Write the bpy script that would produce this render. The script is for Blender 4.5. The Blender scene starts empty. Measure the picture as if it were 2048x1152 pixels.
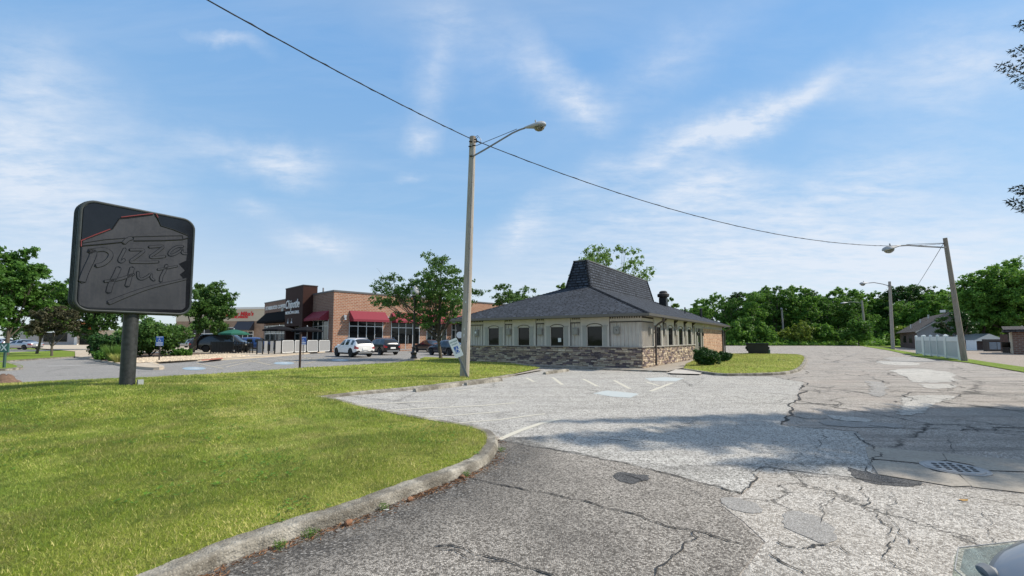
import bpy, math, random
import numpy as np
from mathutils import Vector, Matrix
from mathutils.geometry import delaunay_2d_cdt
R = math.radians
rnd = random.Random(7)
rng = np.random.default_rng(11)
scene = bpy.context.scene
col = scene.collection

# ------------------------------------------------------------------ camera
FPX, CAMH, TH, PPY = 870.0, 1.55, math.atan(.0688), 618.0
cam = bpy.data.cameras.new("camera"); camo = bpy.data.objects.new("camera", cam)
col.objects.link(camo); scene.camera = camo
camo.location = (0, 0, CAMH); camo.rotation_euler = (R(90) + TH, 0, 0)
cam.sensor_width = 36; cam.lens = FPX / 2048 * 36; cam.shift_y = (PPY - 576) / 2048
cam.clip_start = .05; cam.clip_end = 5000

def ray(px, py):
    dx = (px - 1024) / FPX; dy = (PPY - py) / FPX
    c, s = math.cos(TH), math.sin(TH)
    return np.array([dx, c - dy * s, s + dy * c])
O = np.array([0, 0, CAMH])
def P(px, py, h=0.0):
    "point of height h seen at that place of the photograph (surveying the site)"
    r = ray(px, py); t = (h - CAMH) / r[2]; return O + r * t
def PD(px, py, Y):
    r = ray(px, py); return O + r * (Y / r[1])
class Wall:
    "a vertical plane through o along horizontal direction d; gives (along, height)"
    def __init__(s, o, d): s.o = np.array(o, float); s.d = np.array(d, float); s.n = np.array([-d[1], d[0], 0.])
    def __call__(s, px, py, off=0.0):
        r = ray(px, py); o = s.o + s.n * off
        t = ((o - O) @ s.n) / (r @ s.n); p = O + r * t
        return float((p - s.o) @ s.d), float(p[2])

# ------------------------------------------------------------------ tagging
def tag(o, label=None, cat=None, group=None, kind=None):
    if label: o["label"] = label
    if cat: o["category"] = cat
    if group: o["group"] = group
    if kind: o["kind"] = kind
    return o
def empty(name, loc=(0, 0, 0), rz=0.0):
    o = bpy.data.objects.new(name, None); col.objects.link(o)
    o.location = loc; o.rotation_euler = (0, 0, rz); o.empty_display_size = .2
    return o
def copy_tree(o, parent=None):
    c = o.copy(); col.objects.link(c); c.parent = parent
    for ch in o.children: copy_tree(ch, c)
    return c

# ------------------------------------------------------------------ mesh builder
class MB:
    def __init__(s): s.v = []; s.f = []; s.m = []; s.c = []; s.mi = 0; s.cc = (1, 1, 1)
    def add(s, vs, fs):
        b = len(s.v); s.v += [tuple(map(float, p)) for p in vs]
        for f in fs: s.f.append([b + i for i in f]); s.m.append(s.mi); s.c.append(s.cc)
        return s
    def box(s, x0, x1, y0, y1, z0, z1):
        if x0 > x1: x0, x1 = x1, x0
        if y0 > y1: y0, y1 = y1, y0
        return s.add([(x0,y0,z0),(x1,y0,z0),(x1,y1,z0),(x0,y1,z0),(x0,y0,z1),(x1,y0,z1),(x1,y1,z1),(x0,y1,z1)],
              [(0,3,2,1),(4,5,6,7),(0,1,5,4),(1,2,6,5),(2,3,7,6),(3,0,4,7)])
    def obox(s, c, sx, sy, sz, rot=None):
        M = rot if rot else Matrix.Identity(3)
        vs = [Vector(c) + M @ Vector((a*sx/2, b*sy/2, d*sz/2)) for d in (-1,1) for a, b in ((-1,-1),(1,-1),(1,1),(-1,1))]
        return s.add(vs, [(0,3,2,1),(4,5,6,7),(0,1,5,4),(1,2,6,5),(2,3,7,6),(3,0,4,7)])
    def tube(s, pts, rad, n=8, cap=True):
        pts = [Vector(p) for p in pts]; k = len(pts)
        if not hasattr(rad, '__len__'): rad = [rad] * k
        b = len(s.v); up = Vector((0, 0, 1)); vs = []; last = None
        for i in range(k):
            t = (pts[min(i+1,k-1)] - pts[max(i-1,0)]).normalized()
            if last is None:
                a = t.cross(up)
                if a.length < .05: a = t.cross(Vector((0, 1, 0)))
            else: a = last - t * last.dot(t)
            a.normalize(); last = a; c = t.cross(a)
            for j in range(n):
                w = 2*math.pi*j/n; vs.append(pts[i] + (a*math.cos(w) + c*math.sin(w)) * rad[i])
        fs = [(i*n+j, (i+1)*n+j, (i+1)*n+(j+1)%n, i*n+(j+1)%n) for i in range(k-1) for j in range(n)]
        if cap: fs += [tuple(range(n)), tuple((k-1)*n + j for j in reversed(range(n)))]
        return s.add(vs, fs)
    def lathe(s, prof, n=16, c=(0,0,0), axis='z'):
        vs = []
        for r, z in prof:
            for j in range(n):
                w = 2*math.pi*j/n; x, y = r*math.cos(w), r*math.sin(w)
                p = (x, y, z) if axis == 'z' else ((x, z, y) if axis == 'y' else (z, x, y))
                vs.append((p[0]+c[0], p[1]+c[1], p[2]+c[2]))
        k = len(prof)
        fs = [(i*n+j, i*n+(j+1)%n, (i+1)*n+(j+1)%n, (i+1)*n+j) for i in range(k-1) for j in range(n)]
        if prof[0][0] > 1e-4: fs.append(tuple(reversed(range(n))))
        if prof[-1][0] > 1e-4: fs.append(tuple((k-1)*n + j for j in range(n)))
        return s.add(vs, fs)
    def prism(s, poly, z0, z1, M=None):
        "poly: 2D points counter-clockwise, extruded z0..z1, optional 4x4 matrix"
        n = len(poly)
        vs = [Vector((p[0], p[1], z0)) for p in poly] + [Vector((p[0], p[1], z1)) for p in poly]
        if M: vs = [M @ q for q in vs]
        return s.add(vs, [tuple(reversed(range(n))), tuple(range(n, 2*n))] + [(i, (i+1)%n, n+(i+1)%n, n+i) for i in range(n)])
    def build(s, name, mats, parent=None, smooth=False, loc=None, colors=False, recalc=False):
        me = bpy.data.meshes.new(name); me.from_pydata(s.v, [], s.f)
        if not isinstance(mats, (list, tuple)): mats = [mats]
        for m in mats: me.materials.append(m)
        me.polygons.foreach_set('material_index', s.m)
        if recalc:
            import bmesh
            bm = bmesh.new(); bm.from_mesh(me); bmesh.ops.recalc_face_normals(bm, faces=bm.faces); bm.to_mesh(me); bm.free()
        autouv(me)
        if colors:
            at = me.color_attributes.new('col', 'FLOAT_COLOR', 'CORNER'); dat = []
            for p, c in zip(me.polygons, s.c): dat += [c[0], c[1], c[2], 1.0] * p.loop_total
            at.data.foreach_set('color', dat)
        if smooth:
            me.polygons.foreach_set('use_smooth', [True]*len(me.polygons))
            try: me.set_sharp_from_angle(angle=R(38))
            except Exception: pass
        me.update()
        o = bpy.data.objects.new(name, me); col.objects.link(o)
        if parent: o.parent = parent
        if loc is not None: o.location = loc
        return o
def autouv(me):
    uvl = me.uv_layers.new(name='uv'); n = len(me.loops)
    co = np.empty(len(me.vertices)*3, np.float32); me.vertices.foreach_get('co', co); co = co.reshape(-1,3)
    li = np.empty(n, np.int32); me.loops.foreach_get('vertex_index', li)
    nf = len(me.polygons); no = np.empty(nf*3, np.float32); me.polygons.foreach_get('normal', no); no = no.reshape(-1,3)
    lt = np.empty(nf, np.int32); me.polygons.foreach_get('loop_total', lt)
    t = np.stack([-no[:,1], no[:,0], np.zeros(nf)], 1); L = np.linalg.norm(t, axis=1)
    flat = L < .05; t[flat] = (1,0,0); L[flat] = 1; t /= L[:,None]
    b = np.cross(no, t); T = np.repeat(t, lt, 0); B = np.repeat(b, lt, 0); c = co[li]
    uv = np.stack([(c*T).sum(1), (c*B).sum(1)], 1).astype(np.float32)
    uvl.data.foreach_set('uv', uv.ravel())
def fastmesh(name, verts, k, mat, parent=None, tint=None, loc=None):
    "verts (n*k,3): n loose faces of k corners each"
    verts = np.asarray(verts, np.float32); nv = len(verts); nf = nv // k
    me = bpy.data.meshes.new(name)
    me.vertices.add(nv); me.vertices.foreach_set('co', verts.ravel())
    me.loops.add(nv); me.loops.foreach_set('vertex_index', np.arange(nv, dtype=np.int32))
    me.polygons.add(nf); me.polygons.foreach_set('loop_start', np.arange(0, nv, k, dtype=np.int32))
    me.update(calc_edges=True); me.materials.append(mat)
    if tint is not None:
        a = me.attributes.new('tint', 'FLOAT', 'POINT'); a.data.foreach_set('value', np.repeat(np.asarray(tint, np.float32), k))
    o = bpy.data.objects.new(name, me); col.objects.link(o)
    if parent: o.parent = parent
    if loc is not None: o.location = loc
    return o

# ------------------------------------------------------------------ materials
class NT:
    def __init__(s, tree): s.t = tree; s.n = tree.nodes; s.l = tree.links
    def new(s, typ, **kw):
        nd = s.n.new(typ)
        for k, v in kw.items():
            if k in ('ins',): continue
            setattr(nd, k, v)
        for k, v in kw.get('ins', {}).items(): s.put(nd.inputs[k], v)
        return nd
    def put(s, sock, v):
        if isinstance(v, bpy.types.NodeSocket): s.l.new(v, sock)
        elif isinstance(v, tuple) and len(v) == 3 and sock.type == 'RGBA': sock.default_value = (*v, 1)
        else: sock.default_value = v
    def math(s, op, a, b=0.0, c=0.0, clamp=False):
        nd = s.new('ShaderNodeMath', operation=op, use_clamp=clamp); s.put(nd.inputs[0], a); s.put(nd.inputs[1], b)
        if op in ('MULTIPLY_ADD',): s.put(nd.inputs[2], c)
        return nd.outputs[0]
    def mix(s, f, a, b, mode='MIX'):
        nd = s.new('ShaderNodeMix', data_type='RGBA', blend_type=mode); s.put(nd.inputs[0], f); s.put(nd.inputs[6], a); s.put(nd.inputs[7], b)
        return nd.outputs[2]
    def ramp(s, f, stops, interp='LINEAR'):
        nd = s.new('ShaderNodeValToRGB'); s.put(nd.inputs[0], f); e = nd.color_ramp.elements; nd.color_ramp.interpolation = interp
        while len(e) < len(stops): e.new(.5)
        for el, (p, c) in zip(e, stops):
            el.position = p; el.color = (*c, 1) if isinstance(c, tuple) else (c, c, c, 1)
        return nd.outputs[0]
    def noise(s, vec, scale, detail=4, rough=.55, dist=0.0):
        return s.new('ShaderNodeTexNoise', ins={'Vector': vec, 'Scale': scale, 'Detail': detail, 'Roughness': rough, 'Distortion': dist}).outputs[0]
    def voro(s, vec, scale, feature='F1', out=0):
        return s.new('ShaderNodeTexVoronoi', feature=feature, ins={'Vector': vec, 'Scale': scale}).outputs[out]
    def obj(s): return s.new('ShaderNodeTexCoord').outputs['Object']
    def uv(s): return s.new('ShaderNodeTexCoord').outputs['UV']
    def mapp(s, vec, scale=(1,1,1), rot=(0,0,0), loc=(0,0,0)):
        return s.new('ShaderNodeMapping', ins={'Vector': vec, 'Scale': scale, 'Rotation': rot, 'Location': loc}).outputs[0]
    def bump(s, h, strength=.3, dist=.02, normal=None):
        d = {'Height': h, 'Strength': strength, 'Distance': dist}
        if normal is not None: d['Normal'] = normal
        return s.new('ShaderNodeBump', ins=d).outputs[0]
def mat(name, base=None, rough=.8, metal=0.0, spec=None, **kw):
    m = bpy.data.materials.new(name); m.use_nodes = True; t = NT(m.node_tree); b = m.node_tree.nodes['Principled BSDF']
    b.inputs['Roughness'].default_value = rough; b.inputs['Metallic'].default_value = metal
    if base: b.inputs['Base Color'].default_value = (*base, 1)
    if spec is not None: b.inputs['Specular IOR Level'].default_value = spec
    return m, t, b
def plain(name, base, rough=.6, metal=0.0, var=.25, scale=6.0, coat=0.0, spec=None, bump=0.0):
    m, t, b = mat(name, base, rough, metal, spec); v = t.obj()
    n = t.noise(v, scale, 5); n2 = t.noise(v, scale*9, 3)
    f = t.math('ADD', t.math('MULTIPLY', n, .7), t.math('MULTIPLY', n2, .3))
    lo = tuple(c*(1-var) for c in base); hi = tuple(min(1, c*(1+var)) for c in base)
    t.put(b.inputs['Base Color'], t.ramp(f, [(.3, lo), (.7, hi)]))
    if coat: b.inputs['Coat Weight'].default_value = coat; b.inputs['Coat Roughness'].default_value = .05
    if bump: t.put(b.inputs['Normal'], t.bump(n2, bump, .01))
    return m
def asphalt(name, dark, light, stones=85.0, hi=.5, crack=0.0, crack_scale=.45, stain=(.04,.038,.036), stain_amt=.35, streak=0.0, warm=None):
    m, t, b = mat(name, dark, .9, spec=.25); v = t.obj()
    cells = t.new('ShaderNodeTexVoronoi', feature='F1', ins={'Vector': v, 'Scale': stones}); cr = t.new('ShaderNodeSeparateColor', ins={0: cells.outputs['Color']}).outputs[0]
    edge = t.voro(v, stones, 'DISTANCE_TO_EDGE')
    agg = t.ramp(cr, [(max(0, hi-.38), dark), (hi, tuple((a+c)/2 for a, c in zip(dark, light))), (min(1, hi+.4), light)])
    agg = t.mix(t.ramp(edge, [(0, .75), (.12, 0.0)]), agg, tuple(c*.3 for c in dark))
    big = t.noise(v, .35, 6, .6, .3); mid = t.noise(v, 2.2, 6, .65); fine = t.noise(v, 17, 4, .6)
    c = t.mix(t.ramp(big, [(.42, 0.0), (.68, stain_amt)]), agg, stain)
    c = t.mix(t.ramp(mid, [(.35, .22), (.6, 0.0)]), c, tuple(q*.55 for q in dark))
    c = t.mix(t.ramp(fine, [(.3, .35), (.5, 0.0), (.7, .0)]), c, dark)
    if warm: c = t.mix(t.ramp(t.noise(v, .6, 5), [(.45, 0.0), (.7, .3)]), c, warm)
    if streak:
        sv = t.mapp(v, (.16, 1.5, 1), (0, 0, R(12)))
        c = t.mix(t.ramp(t.noise(sv, 1.3, 6, .7), [(.5, 0.0), (.66, streak)]), c, tuple(q*.6 for q in dark))
    h = t.math('ADD', t.math('MULTIPLY', cr, .6), t.math('MULTIPLY', edge, 2.0)); h = t.math('ADD', h, t.math('MULTIPLY', fine, .8))
    if crack:
        wv = t.new('ShaderNodeVectorMath', operation='ADD', ins={0: v, 1: t.new('ShaderNodeVectorMath', operation='SCALE', ins={0: t.new('ShaderNodeTexNoise', ins={'Vector': v, 'Scale': 2.4, 'Detail': 6.0, 'Roughness': .7}).outputs[1], 'Scale': .55}).outputs[0]}).outputs[0]
        e1 = t.voro(wv, crack_scale, 'DISTANCE_TO_EDGE'); e2 = t.voro(wv, crack_scale*2.7, 'DISTANCE_TO_EDGE')
        k1 = t.math('MULTIPLY', t.ramp(e1, [(.002, 1.0), (.011, 0.0)]), t.ramp(t.noise(v, .5, 3), [(.4, 0.0), (.5, 1.0)]))
        k2 = t.math('MULTIPLY', t.ramp(e2, [(.004, 1.0), (.018, 0.0)]), t.ramp(t.noise(v, .42, 2, .5), [(.52, 0.0), (.62, 1.0)]))
        k = t.math('MULTIPLY', t.math('MAXIMUM', k1, k2), crack)
        c = t.mix(k, c, (.025, .024, .022)); h = t.math('SUBTRACT', h, t.math('MULTIPLY', k, 2.0))
    t.put(b.inputs['Base Color'], c); t.put(b.inputs['Normal'], t.bump(h, .75, .006))
    return m

M = {}
M['lot_aged'] = asphalt('aged brown asphalt', (.20,.18,.158), (.60,.555,.50), 55, .41, crack=.85, crack_scale=.22, stain=(.26,.24,.22), stain_amt=.35, streak=.5, warm=(.40,.33,.28))
M['lot_light'] = asphalt('worn pale chip seal', (.19,.178,.158), (.67,.645,.595), 48, .32, crack=.35, crack_scale=.12, stain=(.36,.35,.34), stain_amt=.3, streak=.25)
M['lot_near'] = asphalt('pale coarse chip seal', (.22,.20,.175), (.70,.66,.60), 60, .36, crack=.8, crack_scale=.6, stain=(.25,.23,.20), stain_amt=.35, warm=(.40,.34,.27))
M['lot_dark'] = asphalt('dark coarse asphalt', (.125,.111,.095), (.58,.535,.475), 74, .47, crack=.2, crack_scale=.3, stain=(.07,.065,.06), stain_amt=.6)
M['patch_dark'] = asphalt('fresh dark asphalt patch', (.055,.055,.057), (.22,.22,.22), 95, .6, stain_amt=.2)
M['patch_pale'] = asphalt('pale patch', (.36,.34,.31), (.72,.69,.63), 60, .4, crack=.8, crack_scale=.8, stain=(.25,.25,.24), stain_amt=.35)
M['patch_grey'] = asphalt('grey skim patch', (.30,.285,.265), (.52,.50,.47), 90, .5, stain=(.2,.2,.2), stain_amt=.3)
M['road_grey'] = asphalt('smooth grey drive', (.24,.23,.22), (.40,.385,.36), 45, .5, crack=.35, crack_scale=.12, stain=(.20,.195,.19), stain_amt=.35)
M['drive_tan'] = asphalt('tan neighbour drive', (.30,.25,.21), (.44,.38,.32), 30, .5, stain=(.28,.24,.2), stain_amt=.3)
M['tar'] = plain('crack tar', (.028,.027,.026), .85, var=.5, scale=20)
def concrete(name, base, dirt=(.16,.14,.11), amt=.5, grit=120.0, bs=.5):
    m, t, b = mat(name, base, .9, spec=.2); v = t.obj()
    n = t.noise(v, 2.5, 7, .65); n3 = t.noise(v, 22, 5, .65); g = t.voro(v, grit)
    c = t.mix(t.ramp(n, [(.44, amt), (.64, 0.0)]), base, dirt)
    c = t.mix(t.ramp(n3, [(.38, .6*amt+.1), (.55, 0.0)]), c, tuple(q*.45 for q in base))
    c = t.mix(t.ramp(g, [(.12, .5), (.3, 0.0)]), c, tuple(min(1, q*1.45) for q in base))
    t.put(b.inputs['Base Color'], c); t.put(b.inputs['Normal'], t.bump(t.math('ADD', n3, t.math('MULTIPLY', g, .5)), bs, .012))
    return m
M['kerb'] = concrete('weathered kerb concrete', (.42,.39,.33), (.09,.078,.06), .85, 60, 1.0)
M['concrete'] = concrete('sidewalk concrete', (.40,.36,.31), (.27,.235,.19), .5, 140, .3)
M['slab'] = concrete('drain slab concrete', (.36,.33,.28), (.30,.26,.22), .45, 160, .25)
M['ramp'] = concrete('pale ramp concrete', (.52,.49,.45), (.36,.32,.28), .4, 120, .3)
M['walk'] = concrete('tan plaza concrete', (.50,.43,.34), (.36,.30,.23), .35, 90, .2)
def paint(name, base, wear=.5, under=(.42,.41,.39), sc=9.0):
    m, t, b = mat(name, base, .8); v = t.obj()
    n = t.noise(v, sc, 8, .75); g = t.voro(v, 70)
    f = t.math('ADD', n, t.math('MULTIPLY', g, .35))
    t.put(b.inputs['Base Color'], t.mix(t.ramp(f, [(wear-.09, 0.0), (wear+.09, 1.0)]), base, under)); return m
M['yellow_worn'] = paint('worn yellow paint', (.56,.46,.25), .455, (.52,.49,.41))
M['yellow'] = paint('yellow paint', (.62,.46,.18), .62, (.36,.34,.31))
M['blue_worn'] = paint('worn blue paint', (.20,.38,.43), .54, (.44,.46,.45), 14)
M['blue_mark'] = paint('blue paint', (.14,.37,.56), .60, (.3,.35,.38), 5)
M['white_mark'] = paint('white road paint', (.78,.78,.76), .66, (.35,.34,.33))
# vegetation
def leafmat(name, dark, mid, light, trans=.35, rough=.55):
    m = bpy.data.materials.new(name); m.use_nodes = True; t = NT(m.node_tree); b = m.node_tree.nodes['Principled BSDF']
    a = t.new('ShaderNodeAttribute', attribute_name='tint').outputs['Fac']
    big = t.noise(t.obj(), .9, 3); f = t.math('ADD', t.math('MULTIPLY', a, .7), t.math('MULTIPLY', big, .4))
    c = t.ramp(f, [(.15, dark), (.5, mid), (.9, light)])
    if name == 'grass blades': c = t.mix(t.ramp(t.noise(t.obj(), .45, 5, .6), [(.42, 0.0), (.62, .65)]), c, t.mix(a, (.055,.145,.012), (.27,.46,.06))); c = t.mix(t.ramp(t.noise(t.obj(), 1.1, 6, .7), [(.50, 0.0), (.62, .60)]), c, t.mix(a, (.22,.20,.06), (.68,.58,.27))); c = t.mix(t.ramp(t.noise(t.obj(), 3.6, 5, .7), [(.52, 0.0), (.64, .65)]), c, (.045,.10,.012))
    t.put(b.inputs['Base Color'], c); b.inputs['Roughness'].default_value = rough; b.inputs['Specular IOR Level'].default_value = .3
    tr = t.new('ShaderNodeBsdfTranslucent', ins={'Color': t.mix(.5, c, light)})
    mx = t.new('ShaderNodeMixShader', ins={0: trans, 1: b.outputs[0], 2: tr.outputs[0]})
    t.l.new(mx.outputs[0], m.node_tree.nodes['Material Output'].inputs[0]); return m
M['leaf_maple'] = leafmat('maple leaves', (.030,.085,.014), (.07,.17,.025), (.16,.31,.05))
M['leaf_locust'] = leafmat('locust leaves', (.035,.085,.022), (.07,.155,.03), (.16,.27,.055))
M['leaf_light'] = leafmat('light green leaves', (.06,.12,.025), (.11,.21,.035), (.20,.33,.06), .45)
M['leaf_dark'] = leafmat('dark green leaves', (.020,.055,.014), (.042,.105,.022), (.09,.19,.035), .28)
M['leaf_brown'] = leafmat('bronze leaves', (.04,.045,.022), (.075,.075,.04), (.12,.11,.05), .25)
M['leaf_wood'] = leafmat('woodland leaves', (.030,.090,.014), (.085,.205,.028), (.25,.45,.07), .38)
M['leaf_yellow'] = leafmat('yellow green leaves', (.07,.12,.02), (.14,.21,.03), (.26,.34,.05), .4)
M['leaf_hedge'] = leafmat('clipped yew leaves', (.012,.040,.012), (.03,.085,.018), (.07,.16,.03), .15)
M['needle'] = leafmat('spruce needles', (.012,.022,.014), (.022,.038,.022), (.04,.06,.03), .05)
M['grass_blade'] = leafmat('grass blades', (.11,.18,.016), (.31,.38,.045), (.74,.64,.26), .35, .6)
M['bark'] = plain('bark', (.105,.085,.065), .95, var=.45, scale=8, bump=.6)
def grassground(name, greens, straw, amt=.5):
    m, t, b = mat(name, greens[1], .95, spec=.15); v = t.obj()
    n1 = t.noise(v, .55, 6, .6, .4); n2 = t.noise(v, 3.5, 6, .7); n3 = t.noise(v, 38, 6, .75); sv = t.mapp(v, (1, .35, 1), (0,0,.5)); n4 = t.noise(sv, 90, 3, .7)
    c = t.ramp(n3, [(.32, greens[0]), (.52, greens[1]), (.7, greens[2])])
    f = t.math('ADD', t.math('MULTIPLY', n1, .6), t.math('MULTIPLY', n2, .4))
    c = t.mix(t.ramp(f, [(.44, 0.0), (.60, amt)]), c, t.ramp(n4, [(.35, tuple(q*.6 for q in straw)), (.65, straw)]))
    c = t.mix(t.ramp(t.noise(v, 5.5, 4), [(.60, 0.0), (.75, .5)]), c, greens[0])
    t.put(b.inputs['Base Color'], c)
    t.put(b.inputs['Normal'], t.bump(t.math('ADD', n3, n4), .9, .03)); return m
M['lawn'] = grassground('lawn turf', ((.060,.100,.012), (.22,.29,.026), (.40,.46,.07)), (.44,.40,.14), .55)
M['verge'] = grassground('verge grass', ((.06,.11,.015), (.17,.25,.03), (.30,.38,.06)), (.24,.25,.08), .3)
M['earth'] = grassground('far ground', ((.05,.08,.02), (.10,.14,.04), (.16,.20,.07)), (.22,.20,.12), .4)
# buildings
def brickmat(name, c1, c2, mortar, w=.203, h=.068, ms=.012, bump=.6):
    m, t, b = mat(name, c1, .9, spec=.2); u = t.uv()
    br = t.new('ShaderNodeTexBrick', offset=.5, ins={'Vector': u, 'Color1': c1, 'Color2': c2, 'Mortar': mortar, 'Scale': 1.0, 'Mortar Size': ms, 'Mortar Smooth': .2, 'Bias': 0.0, 'Brick Width': w, 'Row Height': h})
    n = t.noise(u, 1.2, 5); n2 = t.noise(u, 30, 4)
    c = t.mix(t.ramp(n, [(.35, .25), (.65, 0.0)]), br.outputs[0], tuple(q*.6 for q in c1)); c = t.mix(t.ramp(n2, [(.35, .35), (.6, 0.0)]), c, tuple(q*.55 for q in c2))
    t.put(b.inputs['Base Color'], c); t.put(b.inputs['Normal'], t.bump(t.math('SUBTRACT', n2, t.math('MULTIPLY', br.outputs[1], 2.0)), bump, .008)); return m
M['brick'] = brickmat('orange red brick', (.33,.135,.075), (.42,.20,.115), (.50,.43,.35), .44, .19, .030)
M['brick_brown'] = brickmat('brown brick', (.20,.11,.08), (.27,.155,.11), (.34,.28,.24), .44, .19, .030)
M['brick_used'] = brickmat('mottled used brick', (.30,.11,.055), (.62,.38,.24), (.50,.42,.33), .34, .13, .022)
M['brick_dark'] = brickmat('dark brick', (.10,.065,.055), (.16,.10,.08), (.13,.11,.10), .24, .09, .01)
M['brick_tan'] = brickmat('tan brick', (.32,.18,.11), (.42,.26,.17), (.46,.40,.33), .35, .14, .02)
def shinglemat(name, base, w=.32, h=.14):
    m, t, b = mat(name, base, .92, spec=.2); u = t.uv()
    br = t.new('ShaderNodeTexBrick', offset=.37, offset_frequency=2, squash=.7, squash_frequency=3, ins={'Vector': u, 'Color1': tuple(q*.62 for q in base), 'Color2': tuple(q*1.45 for q in base), 'Mortar': tuple(q*.18 for q in base), 'Scale': 1.0, 'Mortar Size': .038, 'Mortar Smooth': .1, 'Bias': 0.0, 'Brick Width': w, 'Row Height': h})
    sy = t.new('ShaderNodeSeparateXYZ', ins={0: u}).outputs[1]
    fr = t.math('FRACT', t.math('DIVIDE', sy, h)); n = t.noise(u, 150, 2)
    c = t.mix(t.ramp(n, [(.4, .15), (.6, 0.0)]), br.outputs[0], tuple(q*.5 for q in base))
    c = t.mix(t.ramp(t.noise(u, .8, 4), [(.4, .2), (.6, 0.0)]), c, tuple(q*1.3 for q in base))
    t.put(b.inputs['Base Color'], c)
    h_ = t.math('ADD', t.math('MULTIPLY', t.math('SUBTRACT', 1.0, fr), 1.0), t.math('MULTIPLY', t.new('ShaderNodeSeparateColor', ins={0: br.outputs[0]}).outputs[0], 8.0))
    t.put(b.inputs['Normal'], t.bump(t.math('ADD', h_, t.math('MULTIPLY', n, .3)), 1.0, .03)); return m
M['shingle'] = shinglemat('charcoal shingles', (.052,.061,.078), .46, .20)
M['shingle_house'] = shinglemat('house shingles', (.075,.07,.072), .35, .16)
M['siding'] = plain('greige painted boards', (.52,.475,.42), .75, var=.1, scale=3)
M['trim_taupe'] = plain('taupe trim', (.34,.325,.29), .7, var=.1, scale=4)
M['cap'] = plain('grey cap stone', (.36,.335,.30), .8, var=.15)
M['darktrim'] = plain('dark brown trim', (.035,.026,.022), .5, var=.2)
M['gutter'] = plain('bronze gutter', (.13,.115,.10), .35, var=.1, metal=.3)
M['downpipe'] = plain('brown downpipe', (.07,.055,.048), .4, var=.15)
M['soffit'] = plain('soffit', (.30,.285,.26), .8, var=.1)
def glassmat(name, base=(.012,.014,.016), rough=.04, spec=.8):
    m, t, b = mat(name, base, rough, spec=spec); v = t.obj()
    
    t.put(b.inputs['Normal'], t.bump(t.noise(v, .8, 2), .05, .1)); return m
M['glass'] = glassmat('dark window glass', (.004,.005,.006), .05, .35); M['glass_tint'] = glassmat('teal shop glass', (.012,.022,.024), .05, .45)
M['carglass'] = glassmat('car glass', (.008,.009,.011), .03, .9)
m, t, b = mat('stone veneer', (.4,.33,.26), .9, spec=.2)
c = t.new('ShaderNodeAttribute', attribute_name='col').outputs['Color']; v = t.obj(); n = t.noise(v, 14, 5, .7); n2 = t.noise(v, 60, 4)
c = t.mix(t.ramp(n, [(.35, .45), (.6, 0.0)]), c, (.11,.085,.08)); c = t.mix(t.ramp(n2, [(.45, 0.0), (.75, .4)]), c, (.55,.47,.38))
t.put(b.inputs['Base Color'], c); t.put(b.inputs['Normal'], t.bump(t.math('ADD', n, n2), .7, .02)); M['stone'] = m
m, t, b = mat('per face colour', (.4,.4,.4), .8); t.put(b.inputs['Base Color'], t.new('ShaderNodeAttribute', attribute_name='col').outputs['Color']); M['facecol'] = m
M['awning_red'] = plain('burgundy awning canvas', (.20,.018,.035), .8, var=.1); M['awning_black'] = plain('black awning canvas', (.006,.006,.007), .95, var=.2, spec=.1)
M['tower'] = plain('brown metal cladding', (.040,.016,.012), .7, var=.15, spec=.2)
M['alu'] = plain('aluminium frame', (.55,.57,.58), .35, var=.05, metal=.6)
M['letter_white'] = plain('white letters', (.80,.80,.78), .5, var=.03); M['letter_red'] = plain('red letters', (.65,.02,.02), .5, var=.03); M['letter_dark'] = plain('green letters', (.05,.16,.12), .6, var=.03)
M['beige_wall'] = plain('beige render', (.58,.49,.36), .9, var=.06); M['white_trim'] = plain('white cornice', (.78,.76,.71), .7, var=.05)
M['grey_wall'] = plain('grey siding wall', (.36,.34,.33), .85, var=.08); M['metal_roof'] = plain('dark standing seam', (.06,.06,.07), .4, var=.1, metal=.3)
M['parapet'] = plain('parapet cap', (.11,.11,.115), .5, var=.1)
M['black_metal'] = plain('black painted metal', (.010,.010,.011), .35, var=.2); M['grey_metal'] = plain('weathered grey metal', (.20,.21,.22), .6, var=.15, metal=.2)
M['lamp_grey'] = plain('lamp housing', (.36,.37,.38), .6, var=.1)
m, t, b = mat('lamp lens', (.30,.26,.16), .1); b.inputs['Transmission Weight'].default_value = .5
t.put(b.inputs['Base Color'], t.ramp(t.noise(t.obj(), 14, 3), [(.4, (.10,.08,.04)), (.6, (.55,.52,.42))])); M['lens'] = m
def woodpole(name, base):
    m, t, b = mat(name, base, .9, spec=.2); v = t.obj(); s = t.mapp(v, (14, 14, .35)); n = t.noise(s, 3, 7, .7, .3); k = t.noise(t.mapp(v, (22, 22, .5)), 2.2, 3)
    c = t.ramp(n, [(.3, tuple(q*.6 for q in base)), (.5, base), (.7, tuple(q*1.25 for q in base))])
    c = t.mix(t.ramp(k, [(.62, 0.0), (.68, .8)]), c, tuple(q*.25 for q in base)); c = t.mix(t.ramp(t.noise(v, .9, 3), [(.45, 0.0), (.7, .45)]), c, (base[0]*.9, base[1]*.72, base[2]*.58))
    t.put(b.inputs['Base Color'], c); t.put(b.inputs['Normal'], t.bump(n, .7, .015)); return m
M['pole'] = woodpole('weathered pole wood', (.37,.335,.29)); M['pole_brown'] = woodpole('brown pole wood', (.28,.245,.205))
M['rust_post'] = plain('rusty post', (.06,.035,.028), .8, var=.4)
M['sign_blue'] = plain('sign blue', (.03,.12,.42), .4, var=.04); M['sign_white'] = plain('sign white', (.80,.80,.78), .4, var=.04)
M['sign_gloss'] = plain('glossy black acrylic', (.010,.011,.014), .10, var=.2, spec=.35)
m, t, b = mat('satin charcoal film', (.05,.052,.060), .42, spec=.35); v = t.obj()
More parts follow.
